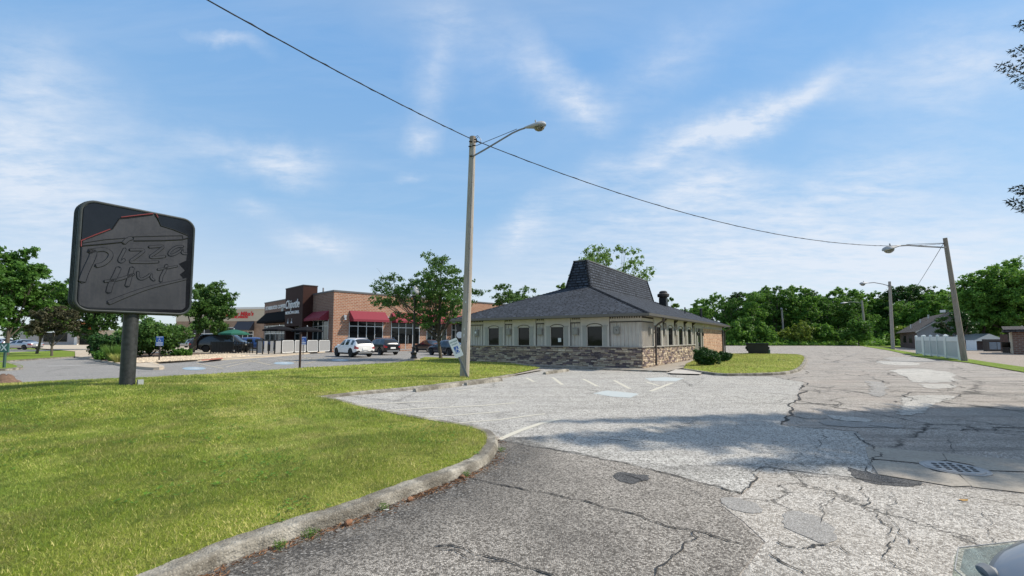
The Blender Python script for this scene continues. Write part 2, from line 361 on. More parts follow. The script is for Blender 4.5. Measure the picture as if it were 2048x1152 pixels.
t.put(b.inputs['Base Color'], t.ramp(t.noise(v, 2, 6), [(.35, (.028,.030,.038)), (.65, (.044,.045,.054))])); st_ = t.noise(t.mapp(v, (9, 1, .7)), 1.6, 7, .7); sc_ = t.noise(v, 16, 6, .8); cc_ = t.mix(t.ramp(st_, [(.50, 0.0), (.68, .22)]), t.ramp(t.noise(v, 2, 6), [(.35, (.022,.024,.031)), (.65, (.034,.036,.044))]), (.065,.065,.068)); cc_ = t.mix(t.ramp(sc_, [(.66, 0.0), (.69, .9)]), cc_, (.012,.012,.014)); t.put(b.inputs['Base Color'], cc_); t.put(b.inputs['Roughness'], t.ramp(sc_, [(.3, .34), (.7, .6)])); t.put(b.inputs['Normal'], t.bump(t.noise(v, 3, 4), .2, .02)); M['sign_satin'] = m
M['sign_frame'] = plain('sign cabinet', (.022,.030,.033), .65, var=.45, scale=5); M['sign_groove'] = plain('sign groove', (.006,.006,.008), .25, var=.1); M['sign_red'] = plain('red edge', (.17,.03,.032), .5, var=.2)
M['sign_post'] = plain('black scuffed post', (.022,.024,.025), .55, var=.8, scale=12, bump=.4)
M['white_vinyl'] = plain('white vinyl', (.66,.69,.66), .5, var=.04); M['grey_vinyl'] = plain('grey vinyl panel', (.46,.50,.48), .55, var=.05)
M['green_plastic'] = plain('green plastic', (.04,.09,.07), .5, var=.15); M['dumpster'] = plain('black dumpster', (.012,.013,.014), .55, var=.3)
M['canvas_black'] = plain('black canvas', (.012,.012,.014), .9, var=.15, spec=.1); M['canvas_green'] = plain('green canvas', (.010,.10,.065), .8, var=.1); M['canvas_blue'] = plain('blue canvas', (.03,.05,.14), .8, var=.1)
M['barrier'] = plain('grey barrier mesh', (.27,.27,.27), .7, var=.06); M['gate_blue'] = plain('blue grey slats', (.22,.27,.32), .55, var=.15)
M['tyre'] = plain('tyre', (.012,.012,.012), .85, var=.2); M['rim'] = plain('alloy rim', (.45,.46,.47), .3, metal=.8, var=.05); M['rimdark'] = plain('dark alloy', (.10,.10,.11), .3, metal=.8, var=.05)
M['chrome'] = plain('chrome', (.55,.57,.57), .22, metal=1.0, var=.02); M['plastic'] = plain('black plastic', (.018,.018,.019), .6, var=.1)
m, t, b = mat('tail lamp', (.30,.010,.012), .15, spec=.6); b.inputs['Coat Weight'].default_value = .5; M['tail'] = m
def carpaint(name, base, metal=0.0): return plain(name, base, .28, metal, var=.02, coat=.8)
M['car_white'] = carpaint('white paint', (.80,.80,.79)); M['car_black'] = carpaint('black paint', (.008,.009,.011)); M['car_navy'] = carpaint('dark blue grey paint', (.025,.032,.045), .3)
M['car_silver'] = carpaint('silver paint', (.42,.43,.45), .6); M['car_blue'] = carpaint('blue paint', (.02,.06,.20), .2); M['car_grey'] = carpaint('slate grey paint', (.17,.18,.20), .0)
M['pebble'] = plain('river pebbles', (.50,.41,.30), .85, var=.5, scale=4); M['mulch'] = plain('mulch', (.09,.055,.035), .95, var=.5, scale=20, bump=.8)
M['clover'] = leafmat('clover leaves', (.05,.13,.010), (.09,.20,.015), (.15,.28,.03), .2)
M['straw'] = leafmat('dry needles', (.10,.045,.022), (.22,.10,.05), (.34,.20,.10), .1, .8); M['cone'] = plain('cone', (.26,.13,.07), .9, var=.4, scale=60, bump=.6)
M['leaf_fallen'] = plain('fallen leaf', (.42,.24,.07), .8, var=.2); M['litter'] = plain('litter', (.75,.75,.72), .7, var=.05)
M['tactile'] = plain('brick red tactile', (.38,.12,.07), .8, var=.2); M['stump'] = plain('stump', (.16,.10,.07), .95, var=.5, scale=14, bump=.8)
M['iron'] = plain('cast iron', (.34,.33,.32), .55, var=.2, metal=.5, scale=20); M['hole'] = plain('drain hole', (.004,.004,.004), .9, var=.1)
M['box_taupe'] = plain('wall box', (.27,.255,.225), .6, var=.1)
# ------------------------------------------------------------------ light and sky
SUN_AZ, SUN_EL = R(84), R(43)      # azimuth clockwise from +Y, i.e. sun from the right
sdir = Vector((math.sin(SUN_AZ)*math.cos(SUN_EL), math.cos(SUN_AZ)*math.cos(SUN_EL), math.sin(SUN_EL)))
ld = bpy.data.lights.new("sun", 'SUN'); lo = bpy.data.objects.new("sun", ld); col.objects.link(lo)
ld.energy = 4.0; ld.angle = R(.55); ld.color = (1.0, .915, .785)
lo.rotation_euler = sdir.to_track_quat('Z', 'Y').to_euler(); lo.location = (30, 0, 40)
w = bpy.data.worlds.new("World"); scene.world = w; w.use_nodes = True; t = NT(w.node_tree); bg = w.node_tree.nodes['Background']
sky = t.new('ShaderNodeTexSky', sky_type='NISHITA'); sky.sun_disc = False; sky.sun_elevation = SUN_EL; sky.sun_rotation = SUN_AZ
sky.air_density = 1.0; sky.dust_density = .6; sky.ozone_density = 2.2; sky.altitude = 200
g = t.new('ShaderNodeTexCoord').outputs['Generated']
sx = t.new('ShaderNodeSeparateXYZ', ins={0: g}); X, Y, Z = sx.outputs
Yc = t.math('MAXIMUM', Y, .05); U = t.math('DIVIDE', X, Yc); V = t.math('DIVIDE', Z, Yc)
uv = t.new('ShaderNodeCombineXYZ', ins={0: U, 1: V, 2: 0.0}).outputs[0]
warp = t.new('ShaderNodeTexNoise', ins={'Vector': uv, 'Scale': 3.0, 'Detail': 6.0, 'Roughness': .6}).outputs[1]
wv = t.new('ShaderNodeVectorMath', operation='MULTIPLY_ADD', ins={0: warp, 1: (.20, .20, 0), 2: uv}).outputs[0]
wv = t.new('ShaderNodeVectorMath', operation='SUBTRACT', ins={0: wv, 1: (.10, .10, 0)}).outputs[0]
#  centre px, centre py, half length px, half width px, tilt deg, strength : cirrus banks by their bearing and height
BANKS = [(1400,270,400,75,24,1.0),(1560,205,230,45,22,.9),(1700,390,560,120,12,.7),(1850,520,700,150,3,.9),(1160,185,95,55,-35,.8),(1080,110,150,70,-50,.5),
         (850,140,60,190,-10,.42),(830,270,60,45,0,.6),(1040,465,85,55,30,.7),(640,475,130,38,-8,.8),(480,310,250,55,-6,.55),(560,335,120,45,-20,.55),(500,410,90,30,-15,.4),
         (40,330,270,380,60,1.0),(30,120,200,160,0,.4),(420,45,120,22,-20,.45),(900,40,240,110,-30,.4),(1350,90,380,90,35,.38),(1960,120,340,140,15,.75),(1420,370,150,60,15,.8),(1000,600,1300,75,0,.4),(1500,520,650,70,6,.45),(820,355,60,20,0,.4),(1250,450,420,90,12,.42)]
acc = None
for cx, cy, a, b_, ang, st in BANKS:
    u0, v0 = (cx-1024)/870, (678-cy)/870
    mp = t.new('ShaderNodeMapping', vector_type='TEXTURE', ins={'Vector': wv, 'Location': (u0, v0, 0), 'Rotation': (0, 0, R(ang)), 'Scale': (a/870*1.35, b_/870*1.35, 1)}).outputs[0]
    gr = t.new('ShaderNodeTexGradient', gradient_type='QUADRATIC_SPHERE', ins={'Vector': mp}).outputs[1]
    gr = t.math('MULTIPLY', gr, st*1.5)
    acc = gr if acc is None else t.math('ADD', acc, gr)
den = t.math('ADD', Z, .12)
cp = t.new('ShaderNodeCombineXYZ', ins={0: t.math('DIVIDE', X, den), 1: t.math('DIVIDE', Y, den), 2: 0.0}).outputs[0]
s1 = t.noise(t.mapp(cp, (1.1, 3.6, 1), (0, 0, R(38))), 1.4, 10, .62, .5); s2 = t.noise(t.mapp(cp, (3, 5, 1), (0, 0, R(-25))), 2.2, 8, .65, .2)
wisp = t.math('ADD', t.math('MULTIPLY', s1, .5), t.math('MULTIPLY', s2, .5)); wr = t.ramp(wisp, [(.34, 0.08), (.50, .50), (.70, 1.0)])
mask = t.math('MULTIPLY', acc, t.math('ADD', t.math('MULTIPLY', wr, 1.15), .10), clamp=True)
veil = t.math('MULTIPLY', t.ramp(s1, [(.45, 0.0), (.8, .18)]), 1.0)
mask = t.math('MAXIMUM', mask, veil)
skc = t.mix(1.0, sky.outputs[0], (.82, 1.06, 1.14), 'MULTIPLY')
skc = t.new('ShaderNodeHueSaturation', ins={'Color': skc, 'Saturation': 1.0, 'Value': 1.0}).outputs[0]
grad = t.ramp(Z, [(0.0, (.42,.445,.475)), (.12, (.345,.400,.470)), (.28, (.190,.318,.475)), (.55, (.130,.268,.480)), (.8, (.26,.33,.44)), (1.0, (.40,.44,.50))])
grad = t.mix(1.0, grad, (10.0, 10.0, 10.0), 'MULTIPLY'); c = t.mix(.82, skc, grad); c = t.mix(t.math('MULTIPLY', mask, .80), c, (4.7, 5.05, 5.6))
t.put(bg.inputs[0], c); bg.inputs[1].default_value = .125
scene.view_settings.view_transform = 'Standard'; scene.view_settings.look = 'None'; scene.view_settings.exposure = 0.45; scene.view_settings.gamma = 1

# ------------------------------------------------------------------ ground
def smooth(p, n=1):
    for _ in range(n):
        q = [p[0]]
        for i in range(len(p)-1): a, b_ = np.array(p[i]), np.array(p[i+1]); q += [a*.75+b_*.25, a*.25+b_*.75]
        p = q + [p[-1]]
    return p
def W2(pts, h=0.0): return [P(x, y, h)[:2] for x, y in pts]
def rough(pts, step=.35, amp=.03, closed=True, maxd=45):
    out = []; n = len(pts)
    for i in range(n if closed else n-1):
        a = np.array(pts[i][:2], float); b = np.array(pts[(i+1) % n][:2], float); L = np.linalg.norm(b-a)
        s = step * max(1, np.linalg.norm(a)/12); k = max(1, min(60, int(L/s))) if np.linalg.norm(a) < maxd or np.linalg.norm(b) < maxd else 1
        nn = np.array([-(b-a)[1], (b-a)[0]]) / max(L, 1e-6)
        for j in range(k):
            q = a + (b-a)*j/k; out.append(q + nn*rnd.uniform(-amp, amp)*(1 if j else .3)*max(1, np.linalg.norm(a)/15))
    if not closed: out.append(np.array(pts[-1][:2], float))
    return out
def sheet(name, pts, z, m, kind='structure', amp=0.0, step=.35, parent=None):
    if amp: pts = rough(pts, step, amp)
    b = MB(); b.add([(p[0], p[1], z) for p in pts], [tuple(range(len(pts)))])
    o = b.build(name, m, parent)
    if o.data.polygons[0].normal.z < 0: o.data.flip_normals()
    if kind: o['kind'] = kind
    return o
sheet('ground', [(-1500,-900),(1500,-900),(1500,2200),(-1500,2200)], -.06, M['earth'])
STRIP_LO = [(2048,745.4),(1936.7,726),(1845,716),(1780,701.5),(1724,692.3),(1690,689.6)]
lo_w = W2(STRIP_LO)
sheet('parking_lot', [(-30,-16),(40,-16),(27,12)] + lo_w + W2([(1560,690.2),(1470,690.2)]) + [(0,110),(-30,60)], 0, M['lot_aged'])
sheet('light_lot_surface', W2([(600,800),(740,778),(935,763),(1085,738),(1330,745),(1440,751),(1540,753.5),(1608,765),(1590,800),(1562,850),(1715,864),(1735,893),(1752,960),(1620,946),(1530,935),(1485,987),(1462,984),(1350,950),(1240,925),(1110,900),(1000,882),(960,870),(700,830)]), .004, M['lot_light'], amp=.02)
sheet('near_lot_surface', W2([(1530,936),(1620,947),(1750,962),(1905,975),(2048,990),(2300,1010)])+[(9,1),(6,-6),(1,-6)] + W2([(1440,1240),(1490,1152),(1530,1085),(1440,1010),(1485,988)]), .004, M['lot_near'], amp=.05)
sheet('dark_lot_surface', [(-4,-6),(1.0,-6)] + W2([(1430,1240),(1480,1152),(1525,1085),(1438,1010),(1480,987),(1350,951),(1240,926),(1110,901),(1000,883),(960,872),(700,950),(300,1100)]) + [(-4,0)], .0035, M['lot_dark'], amp=.03)
# patches
for nm, pts, mm in (
  ('pale_patch', [(1800,797),(1840,790),(1905,791),(1910,797),(1880,803),(1862,815),(1840,830),(1790,832),(1805,812)], 'patch_pale'),
  ('pale_patch', [(1778,741),(1800,738),(1845,737),(1870,741),(1905,745),(1910,756),(1915,764),(1860,766),(1822,765),(1812,755),(1797,748)], 'patch_pale'),
  ('pale_patch', [(1838,768),(1880,768),(1910,770),(1912,776),(1870,779),(1850,776)], 'patch_pale'),
  ('pale_patch', [(1752,722),(1800,723),(1840,726),(1840,731),(1790,731),(1755,727)], 'patch_pale'),
  ('pale_patch', [(1655,831),(1700,833),(1745,840),(1740,846),(1690,843),(1660,837)], 'patch_pale'),
  ('dark_patch', [(1645,842),(1700,843),(1740,845),(1790,848),(1815,853),(1800,857),(1740,856),(1670,853),(1642,849)], 'patch_grey'),
  ('dark_patch', [(1695,935),(1712,940),(1752,950),(1800,958),(1850,966),(1840,974),(1790,973),(1740,968),(1705,955)], 'patch_dark'),
  ('dark_patch', [(1730,762),(1770,765),(1775,780),(1768,796),(1735,790),(1745,775)], 'patch_grey'),
  ('grey_patch', [(1566,1030),(1585,1020),(1640,1035),(1668,1055),(1680,1080),(1650,1092),(1610,1075),(1572,1058)], 'patch_grey'),
  ('grey_patch', [(1440,998),(1470,995),(1515,1008),(1530,1025),(1500,1030),(1455,1018)], 'patch_grey'),
  ('dark_patch', [(1765,716),(1800,713),(1850,716),(1880,721),(1850,724),(1790,723)], 'patch_grey'),
  ('broken_patch', [(1226,952),(1236,944),(1262,947),(1275,951),(1297,950),(1301,961),(1281,963),(1268,971),(1246,965),(1233,961)], 'patch_dark')):
    sheet(nm, smooth(W2(pts)+W2(pts)[:1], 1)[:-1], .008, M[mm], amp=(.03 if nm != 'dark_patch' else .018) if pts[0][1] > 900 else .06, step=.045 if pts[0][1] > 900 else .10)
# cracks
cb = MB()
def crack(pts, wd=.02, jit=.05, z=.012, step=.12):
    a = [np.array(q, float) for q in W2(pts)]; k_ = .13 if jit > .035 else .07
    for _ in range(7):
        b_ = [a[0]]; big = False
        for i in range(len(a)-1):
            L = np.linalg.norm(a[i+1]-a[i])
            if L > .035*max(1, np.linalg.norm(a[i])/3.5):
                big = True; d = a[i+1]-a[i]; nn = np.array([-d[1], d[0]]); b_.append((a[i]+a[i+1])/2 + nn*rnd.gauss(0, k_))
            b_.append(a[i+1])
        a = b_
        if not big: break
    n = len(a); vs = []; f_ = rnd.uniform(.5, .9)
    for i in range(n):
        d = a[min(i+1,n-1)] - a[max(i-1,0)]; d /= max(np.linalg.norm(d), 1e-6); q = np.array([-d[1], d[0]]); ww = wd*(.5 if np.linalg.norm(a[i]) < 8 else .85)*(.80 + .30*math.sin(i*.5*f_ + f_*9))*rnd.uniform(.55, 1.15)*(1 if 0 < i < n-1 else .2)
        vs += [(*(a[i]+q*ww/2), z), (*(a[i]-q*ww/2), z)]
    cb.add(vs, [(2*i, 2*i+1, 2*i+3, 2*i+2) for i in range(n-1)])
for c_ in (
  ([(1000,882),(1060,893),(1110,901),(1170,909),(1240,925),(1330,947),(1400,967),(1465,984),(1485,988),(1505,965),(1530,935)], .045, .02),
  ([(1530,935),(1620,948),(1700,957),(1760,966),(1850,972),(1905,976),(2048,991)], .03, .03),
  ([(945,958),(985,968),(1040,978),(1100,988),(1170,1003),(1240,1022),(1300,1042),(1380,1060),(1440,1078),(1500,1095)], .042, .03),
  ([(870,1094),(905,1093),(935,1100),(960,1112),(1010,1122),(1060,1138),(1110,1155)], .035, .02), ([(880,1100),(930,1115),(985,1125),(1010,1123)], .025, .02),
  ([(1380,1062),(1395,1078),(1360,1105),(1330,1130),(1305,1160)], .03, .04),
  ([(1722,975),(1735,1010),(1760,1040),(1775,1070),(1790,1085),(1770,1110),(1790,1135),(1830,1152)], .022, .06),
  ([(1785,985),(1790,1010),(1775,1030),(1800,1060),(1820,1090),(1850,1110)], .014, .06), ([(1680,975),(1670,1000),(1675,1035)], .012, .05), ([(1640,985),(1655,1010),(1640,1050)], .012, .05),
  ([(1960,1025),(1985,1045),(1975,1070),(1990,1090)], .014, .05), ([(1860,1000),(1900,1030),(1940,1050)], .01, .06),
  ([(1608,765),(1603,775),(1596,790),(1590,802),(1584,815),(1572,835),(1564,850)], .07, .03), ([(1545,754),(1608,765)], .05, .02), ([(1562,850),(1640,857),(1715,865),(1728,885),(1745,925),(1752,950)], .03, .05),
  ([(1640,870),(1632,895),(1640,920)], .015, .06), ([(1592,880),(1600,905),(1610,935)], .012, .06),
  ([(1735,852),(1850,858),(1960,860),(2048,858)], .05, .10), ([(1740,868),(1820,885),(1900,880)], .012, .06),
  ([(1585,806),(1650,812),(1690,808)], .02, .05), ([(1600,770),(1700,776),(1790,778),(1900,782),(2048,786)], .025, .06), ([(1670,772),(1660,780),(1640,788)], .02, .05),
  ([(1560,829),(1620,838),(1650,836)], .04, .06), ([(1745,748),(1755,760),(1768,765),(1790,770)], .05, .10), ([(1740,745),(1780,745),(1815,756)], .05, .08),
  ([(1880,800),(1910,797),(1940,802),(2048,806)], .03, .08), ([(1790,805),(1810,790),(1830,785),(1880,787)], .05, .06), ([(1900,760),(1925,775),(1915,795)], .04, .08),
  ([(1625,750),(1640,742),(1700,745),(1745,742)], .04, .10), ([(1700,710),(1730,716),(1790,720)], .06, .15), ([(1710,700),(1740,712),(1760,725)], .06, .12), ([(1640,715),(1680,722),(1700,731)], .05, .12),
  ([(1500,712),(1480,706)], .05, .05), ([(1640,700),(1650,712),(1648,716)], .05, .1), ([(1475,703),(1560,704),(1640,704.5)], .14, .2), ([(1475,696),(1560,696.5),(1700,697)], .18, .2),
  ([(1450,752),(1480,757),(1530,759),(1600,767)], .02, .05), ([(1408,757),(1398,765),(1380,772)], .025, .04), ([(1130,800),(1180,805),(1230,803)], .015, .06), ([(1180,750),(1215,747),(1240,749)], .03, .06),
  ([(1470,938),(1500,944),(1560,948)], .012, .05), ([(1200,880),(1210,879),(1270,884)], .03, .02), ([(1180,942),(1200,930),(1300,965),(1400,990),(1440,1005)], .012, .05),
  ([(1245,948),(1265,955),(1290,965)], .05, .05), ([(1555,1085),(1600,1100),(1680,1095),(1700,1110)], .04, .08), ([(1540,1110),(1570,1130),(1610,1150)], .05, .1), ([(1905,905),(1902,893),(1895,880)], .01, .02)):
    crack(*c_)
cb.build('asphalt_cracks', M['tar'])['kind'] = 'structure'
# parking markings on the near lot
def stripe(m, pts, wd, z=.0085, name='road_marking', k='structure', step=.25, jit=.006):
    a = W2(pts); b = MB(); out = rough(a, step, jit, closed=False); n = len(out); vs = []
    for i in range(n):
        d = out[min(i+1,n-1)] - out[max(i-1,0)]; d /= max(np.linalg.norm(d), 1e-6); q = np.array([-d[1], d[0]])
        vs += [(*(out[i]+q*wd/2), z), (*(out[i]-q*wd/2), z)]
    b.add(vs, [(2*i, 2*i+1, 2*i+3, 2*i+2) for i in range(n-1)]); o = b.build(name, m)
    if o.data.polygons[0].normal.z < 0: o.data.flip_normals()
    o['kind'] = k; return o
for pts, wd in (([(998,880),(1040,862),(1080,848),(1118,839)], .11), ([(745,823),(850,817),(960,812),(1030,806)], .10), ([(820,838),(900,832),(1000,824)], .08), ([(700,812),(760,808),(870,802)], .10), ([(900,848),(1000,840),(1090,828)], .07),
                ([(1053,756),(1068,764)], .12), ([(1105,755),(1125,770)], .12), ([(1166,758),(1195,773)], .12), ([(1228,761),(1260,778)], .12), ([(1292,764),(1318,772)], .12), ([(1300,783),(1345,766)], .12), ([(905,783),(960,776)], .08)):
    stripe(M['yellow_worn'], pts, wd)
sheet('road_marking', W2([(1290,757),(1330,754.5),(1368,757),(1352,763),(1300,762)]), .0085, M['blue_worn'], amp=.02, step=.15)
sheet('road_marking', W2([(1185,787),(1215,781.5),(1278,788),(1262,796),(1225,794)]), .0085, M['blue_worn'], amp=.02, step=.15)
# drain slabs and grate
DR = P(1909, 938); dr = MB()
def slab(pts): sheet('drain_slab', W2(pts), .009, M['slab'], amp=.006, step=.2)
slab([(1731,894),(1882,907),(1893,921),(1846,928),(1737,918)]); slab([(1738,920),(1843,931),(1870,945),(1915,949),(1942,973),(1905,974),(1757,950)])
slab([(1885,907),(2048,922),(2200,936),(2200,950),(1972,942),(1940,930),(1895,922)]); slab([(1918,949),(1972,944),(2200,954),(2200,1004),(1945,975)])
crack([(1731,894),(1738,919),(1752,950)], .04, .02, .014); crack([(1738,919),(1800,922),(1846,930)], .02, .01, .014); crack([(1882,907),(1894,924)], .025, .01, .014); crack([(1917,949),(1944,975)], .03, .01, .014); crack([(1974,943),(2048,948)], .012, .01, .014)
gx, gy = DR[0], DR[1]; gr_ = .265
dg = empty('storm_drain_grate', (gx, gy, .009)); tag(dg, 'round iron drain grate with oval holes set in concrete slabs', 'drain grate')
b = MB(); b.lathe([(gr_+.045, .001), (gr_+.045, .006), (gr_+.035, .007), (gr_+.03, .003)], 40); b.build('frame', M['iron'], dg, True)
b = MB(); b.lathe([(0, .0025), (gr_+.032, .0025)], 40); b.build('gap', M['hole'], dg)
b = MB(); b.lathe([(0, .012), (gr_-.01, .012), (gr_, .004)], 40); pl = b.build('plate', M['iron'], dg)
b = MB()
for i in range(-5, 6):
    for j in range(-3, 4):
        x = (i + (.5 if j % 2 else 0)) * .094; y = j * .078
        if (x*x + y*y) < (gr_-.028)**2:
            pts = [(x + .033*math.cos(a), y + .026*math.sin(a)) for a in [k*math.pi/5 for k in range(10)]]
            b.add([(p[0], p[1], .0145) for p in pts], [tuple(range(10))])
b.build('drain_holes', M['hole'], pl)

# kerbs -------------------------------------------------------------
def kerb(name, path, w=.17, h=.10, m='kerb', side=1, step=.3, closed=False, z0=-.03):
    p = [np.array(q[:2], float) for q in path]; q = []
    for i in range(len(p) - (0 if closed else 1)):
        a, b_ = p[i], p[(i+1) % len(p)]; k = max(1, min(40, int(np.linalg.norm(b_-a)/(step*max(1, np.linalg.norm(a)/10)))))
        q += [a + (b_-a)*j/k for j in range(k)]
    if not closed: q.append(p[-1])
    n = len(q); b = MB(); vs = []; prof = [(0, z0), (.012, h-.035), (.022, h-.012), (.045, h), (w, h), (w, z0)]
    for i in range(n):
        if closed: d = q[(i+1) % n] - q[i-1]
        else: d = q[min(i+1, n-1)] - q[max(i-1, 0)]
        d /= max(np.linalg.norm(d), 1e-6); nn = np.array([-d[1], d[0]])*side; jz = rnd.uniform(-.004, .004); jx = rnd.uniform(-.004, .004)
        vs += [(*(q[i] + nn*(o_+jx)), z_+(jz if z_ > 0 else 0)) for o_, z_ in prof]
    K = len(prof); fs = []
    for i in range(n if closed else n-1):
        for j in range(K-1):
            i2 = (i+1) % n; f = (i*K+j, i2*K+j, i2*K+j+1, i*K+j+1); fs.append(f if side < 0 else f[::-1])
    if not closed: fs += [tuple(range(K)), tuple((n-1)*K+j for j in range(K))]
    b.add(vs, fs); o = b.build(name, M[m], recalc=True); o['kind'] = 'structure'; return o
K1 = [(-3.6,-6), (-2.95,0)] + W2([(100,1300),(300,1198),(412,1147),(482,1116),(588,1078),(706,1040),(788,1008),(835,988),(890,968),(941,948),(968,934),(985,920),(995,904),(998,892),(994,881),(984,872),(965,865),(930,857),(870,848),(800,835),(740,822),(690,808),(655,801),(640,798.5)])
K2 = W2([(640,798.5),(700,792),(828,780),(930,767.5),(1003,757.5),(1030,752)])
K1 = smooth([np.array(k) for k in K1], 2)
kerb('kerb', K1, side=1); kerb('kerb', K2, side=1, h=.09)
def inset(path, w):
    out = []
    for i in range(len(path)):
        d = np.array(path[min(i+1, len(path)-1)])[:2] - np.array(path[max(i-1, 0)])[:2]; d /= max(np.linalg.norm(d), 1e-6); out.append(np.array(path[i])[:2] + np.array([-d[1], d[0]])*w)
    return out
LAWN = inset(K1, .13) + [np.array(p) for p in inset(K2, .12)[1:]] + [P(1081,737,.05)[:2]]
# building frame (needed for the lawn edge)
BA = R(34.5); BU = np.array((math.sin(BA), math.cos(BA), 0)); BV = np.array((-math.cos(BA), math.sin(BA), 0)); BC = P(1283.7, 739); BROT = R(90) - BA
def BL(x, y, z=0.0): return BC + BU*x + BV*y + np.array([0, 0, z])
LAWN += [BL(-.05, 8.2)[:2], BL(-.05, 11.95)[:2], BL(3, 13)[:2], P(850,713.5,.1)[:2], P(826,721.5,.1)[:2]] + W2([(780,725.5),(690,730.5),(600,735.5),(460,745),(330,752.5),(240,757),(120,762),(0,768)], .1) + [np.array((-24,15.4)), np.array((-45,14)), np.array((-45,-6))]
LA = np.array(LAWN)
def inside(px, py, poly):
    c = np.zeros(len(px), bool); n = len(poly)
    for i in range(n):
        x1, y1 = poly[i]; x2, y2 = poly[(i+1) % n]
        k = ((y1 > py) != (y2 > py)) & (px < (x2-x1)*(py-y1)/((y2-y1) if y2 != y1 else 1e-9)+x1); c ^= k
    return c
def dist(px, py, poly):
    d = np.full(len(px), 1e9); n = len(poly)
    for i in range(n):
        a = poly[i]; b_ = poly[(i+1) % n]; ab = b_-a; L = max(ab@ab, 1e-9)
        tt = np.clip(((px-a[0])*ab[0] + (py-a[1])*ab[1])/L, 0, 1)
        d = np.minimum(d, np.hypot(px-a[0]-tt*ab[0], py-a[1]-tt*ab[1]))
    return d
SG = P(256, 770, .36)
def zlawn(x, y):
    x = np.atleast_1d(np.asarray(x, float)); y = np.atleast_1d(np.asarray(y, float)); d = dist(x, y, LA)
    g_ = np.exp(-(((x-SG[0]+.8)/4.2)**2 + ((y-SG[1]-.2)/2.9)**2))
    und = .02*np.sin(x*1.3+.7)*np.sin(y*.9) + .015*np.sin(x*.5-y*.7)
    return .088 + np.clip(d/1.6, 0, 1)*(.275*g_ + und + .02)
def lawn(name, poly, zf, sp, m):
    poly = np.array(poly); x0, y0 = poly.min(0); x1, y1 = poly.max(0)
    gx_, gy_ = np.meshgrid(np.arange(x0, x1, sp), np.arange(y0, y1, sp)); gx_ = gx_.ravel() + rng.uniform(-.2, .2, gx_.size)*sp; gy_ = gy_.ravel() + rng.uniform(-.2, .2, gy_.size)*sp
    k = inside(gx_, gy_, poly); gx_, gy_ = gx_[k], gy_[k]; k = dist(gx_, gy_, poly) > sp*.45; gx_, gy_ = gx_[k], gy_[k]
    n = len(poly); vs = [Vector(p) for p in poly] + [Vector(p) for p in zip(gx_, gy_)]
    r = delaunay_2d_cdt(vs, [(i, (i+1) % n) for i in range(n)], [], 1, 1e-5); V_ = np.array([tuple(p) for p in r[0]]); z = zf(V_[:,0], V_[:,1])
    b = MB(); b.add(np.column_stack([V_, z]), [f for f in r[2]]); o = b.build(name, m, smooth=True); 
    if o.data.polygons[0].normal.z < 0: o.data.flip_normals()
    o['kind'] = 'structure'; return o
lawn('lawn', LA, zlawn, .55, M['lawn'])

# island lawn right of the building
ISL = smooth([np.array(p) for p in W2([(1362,741),(1400,747),(1440,752.5),(1500,752),(1560,750.5),(1592,746),(1606,738),(1614,724),(1613,714.5),(1600,710.5),(1545,710),(1478,709)])], 1) 
ISLP = inset(ISL, .12) + [np.array(p) for p in W2([(1462,709),(1430,712),(1388,723),(1372,731)])]
kerb('kerb', ISL, side=1, h=.11)
zis = lambda x, y: .09 + .10*np.clip(dist(np.atleast_1d(x), np.atleast_1d(y), np.array(ISLP))/2.5, 0, 1)
lawn('lawn', ISLP, zis, .8, M['lawn'])
# walks by the building
sheet('footpath', [BL(-.02, -1.6)[:2], BL(-1.35, -1.6)[:2], BL(-1.35, 6.3)[:2]] + W2([(1085,742),(1003,757),(1030,745),(1070,738)]) + [BL(-.02, 8.4)[:2]], .055, M['concrete'])
sheet('footpath', [BL(-1.35, -1.6)[:2], BL(30, -1.6)[:2], BL(30, -.0)[:2], BL(-.02, -.0)[:2]], .058, M['concrete'])
kerb('kerb', [BL(-1.36, 6.3)[:2], BL(-1.36, -.2)[:2], BL(-1.36,-1.6)[:2]], w=.12, h=.068, side=1)
sheet('footpath', W2([(1335,748),(1352,741),(1372,742),(1404,748.5),(1400,751),(1345,749.5)]), .062, M['ramp'])

# left drive, islands, plaza ------------------------------------------
sheet('drive', [(-120,-12),(-12,-12),(-12,18),(-2,29),(2,34),(10,52),(-20,120),(-170,190),(-220,60)], .006, M['road_grey'])
def island(path_px, m, h=.12, name='traffic_island', closed_pts=(), top='verge', kh=.12):
    pts = smooth([np.array(p) for p in W2(path_px)], 1); kerb('kerb', pts, side=-1 if False else 1, h=kh, w=.2, step=.8)
    return pts
def flat(name, pts, z, m): return sheet(name, pts, z, m)
A_ = smooth([np.array(p) for p in W2([(-200,748),(0,743),(38,740),(48,737.5),(40,733),(22,729),(6,726),(-60,724)])], 1)
kerb('kerb', A_, side=1, h=.12, w=.2, step=.8); flat('verge', A_, .115, M['verge'])
B_ = W2([(11,724.5),(90,718.5),(180,713.2),(192,711),(240,707.5)]); B2 = W2([(240,704),(136,702.2),(11,706.5),(-150,712)])
kerb('kerb', [P(-160,737)[:2]] + list(B_), side=1, h=.10, w=.2, step=2); flat('verge', [P(-160,737)[:2]] + list(B_) + list(B2), .098, M['verge'])
flat('verge', W2([(-60,697.5),(150,700.2),(170,697),(240,696),(240,691.5),(-60,690)]), .03, M['verge'])
flat('roadway', W2([(-200,712),(11,706.4),(136,702.1),(240,703.5),(240,696.2),(170,697.2),(150,700.4),(-60,699.5),(-300,700)]), .012, M['walk'])
C_ = smooth([np.array(p) for p in W2([(150,716),(176,719),(215,727),(262,736.5),(300,740.5),(325,740),(330,736.5),(312,732),(300,729.5),(340,725.5),(430,721),(507,717),(600,709.5),(668,703.2),(762,700.5),(850,699)])], 1)
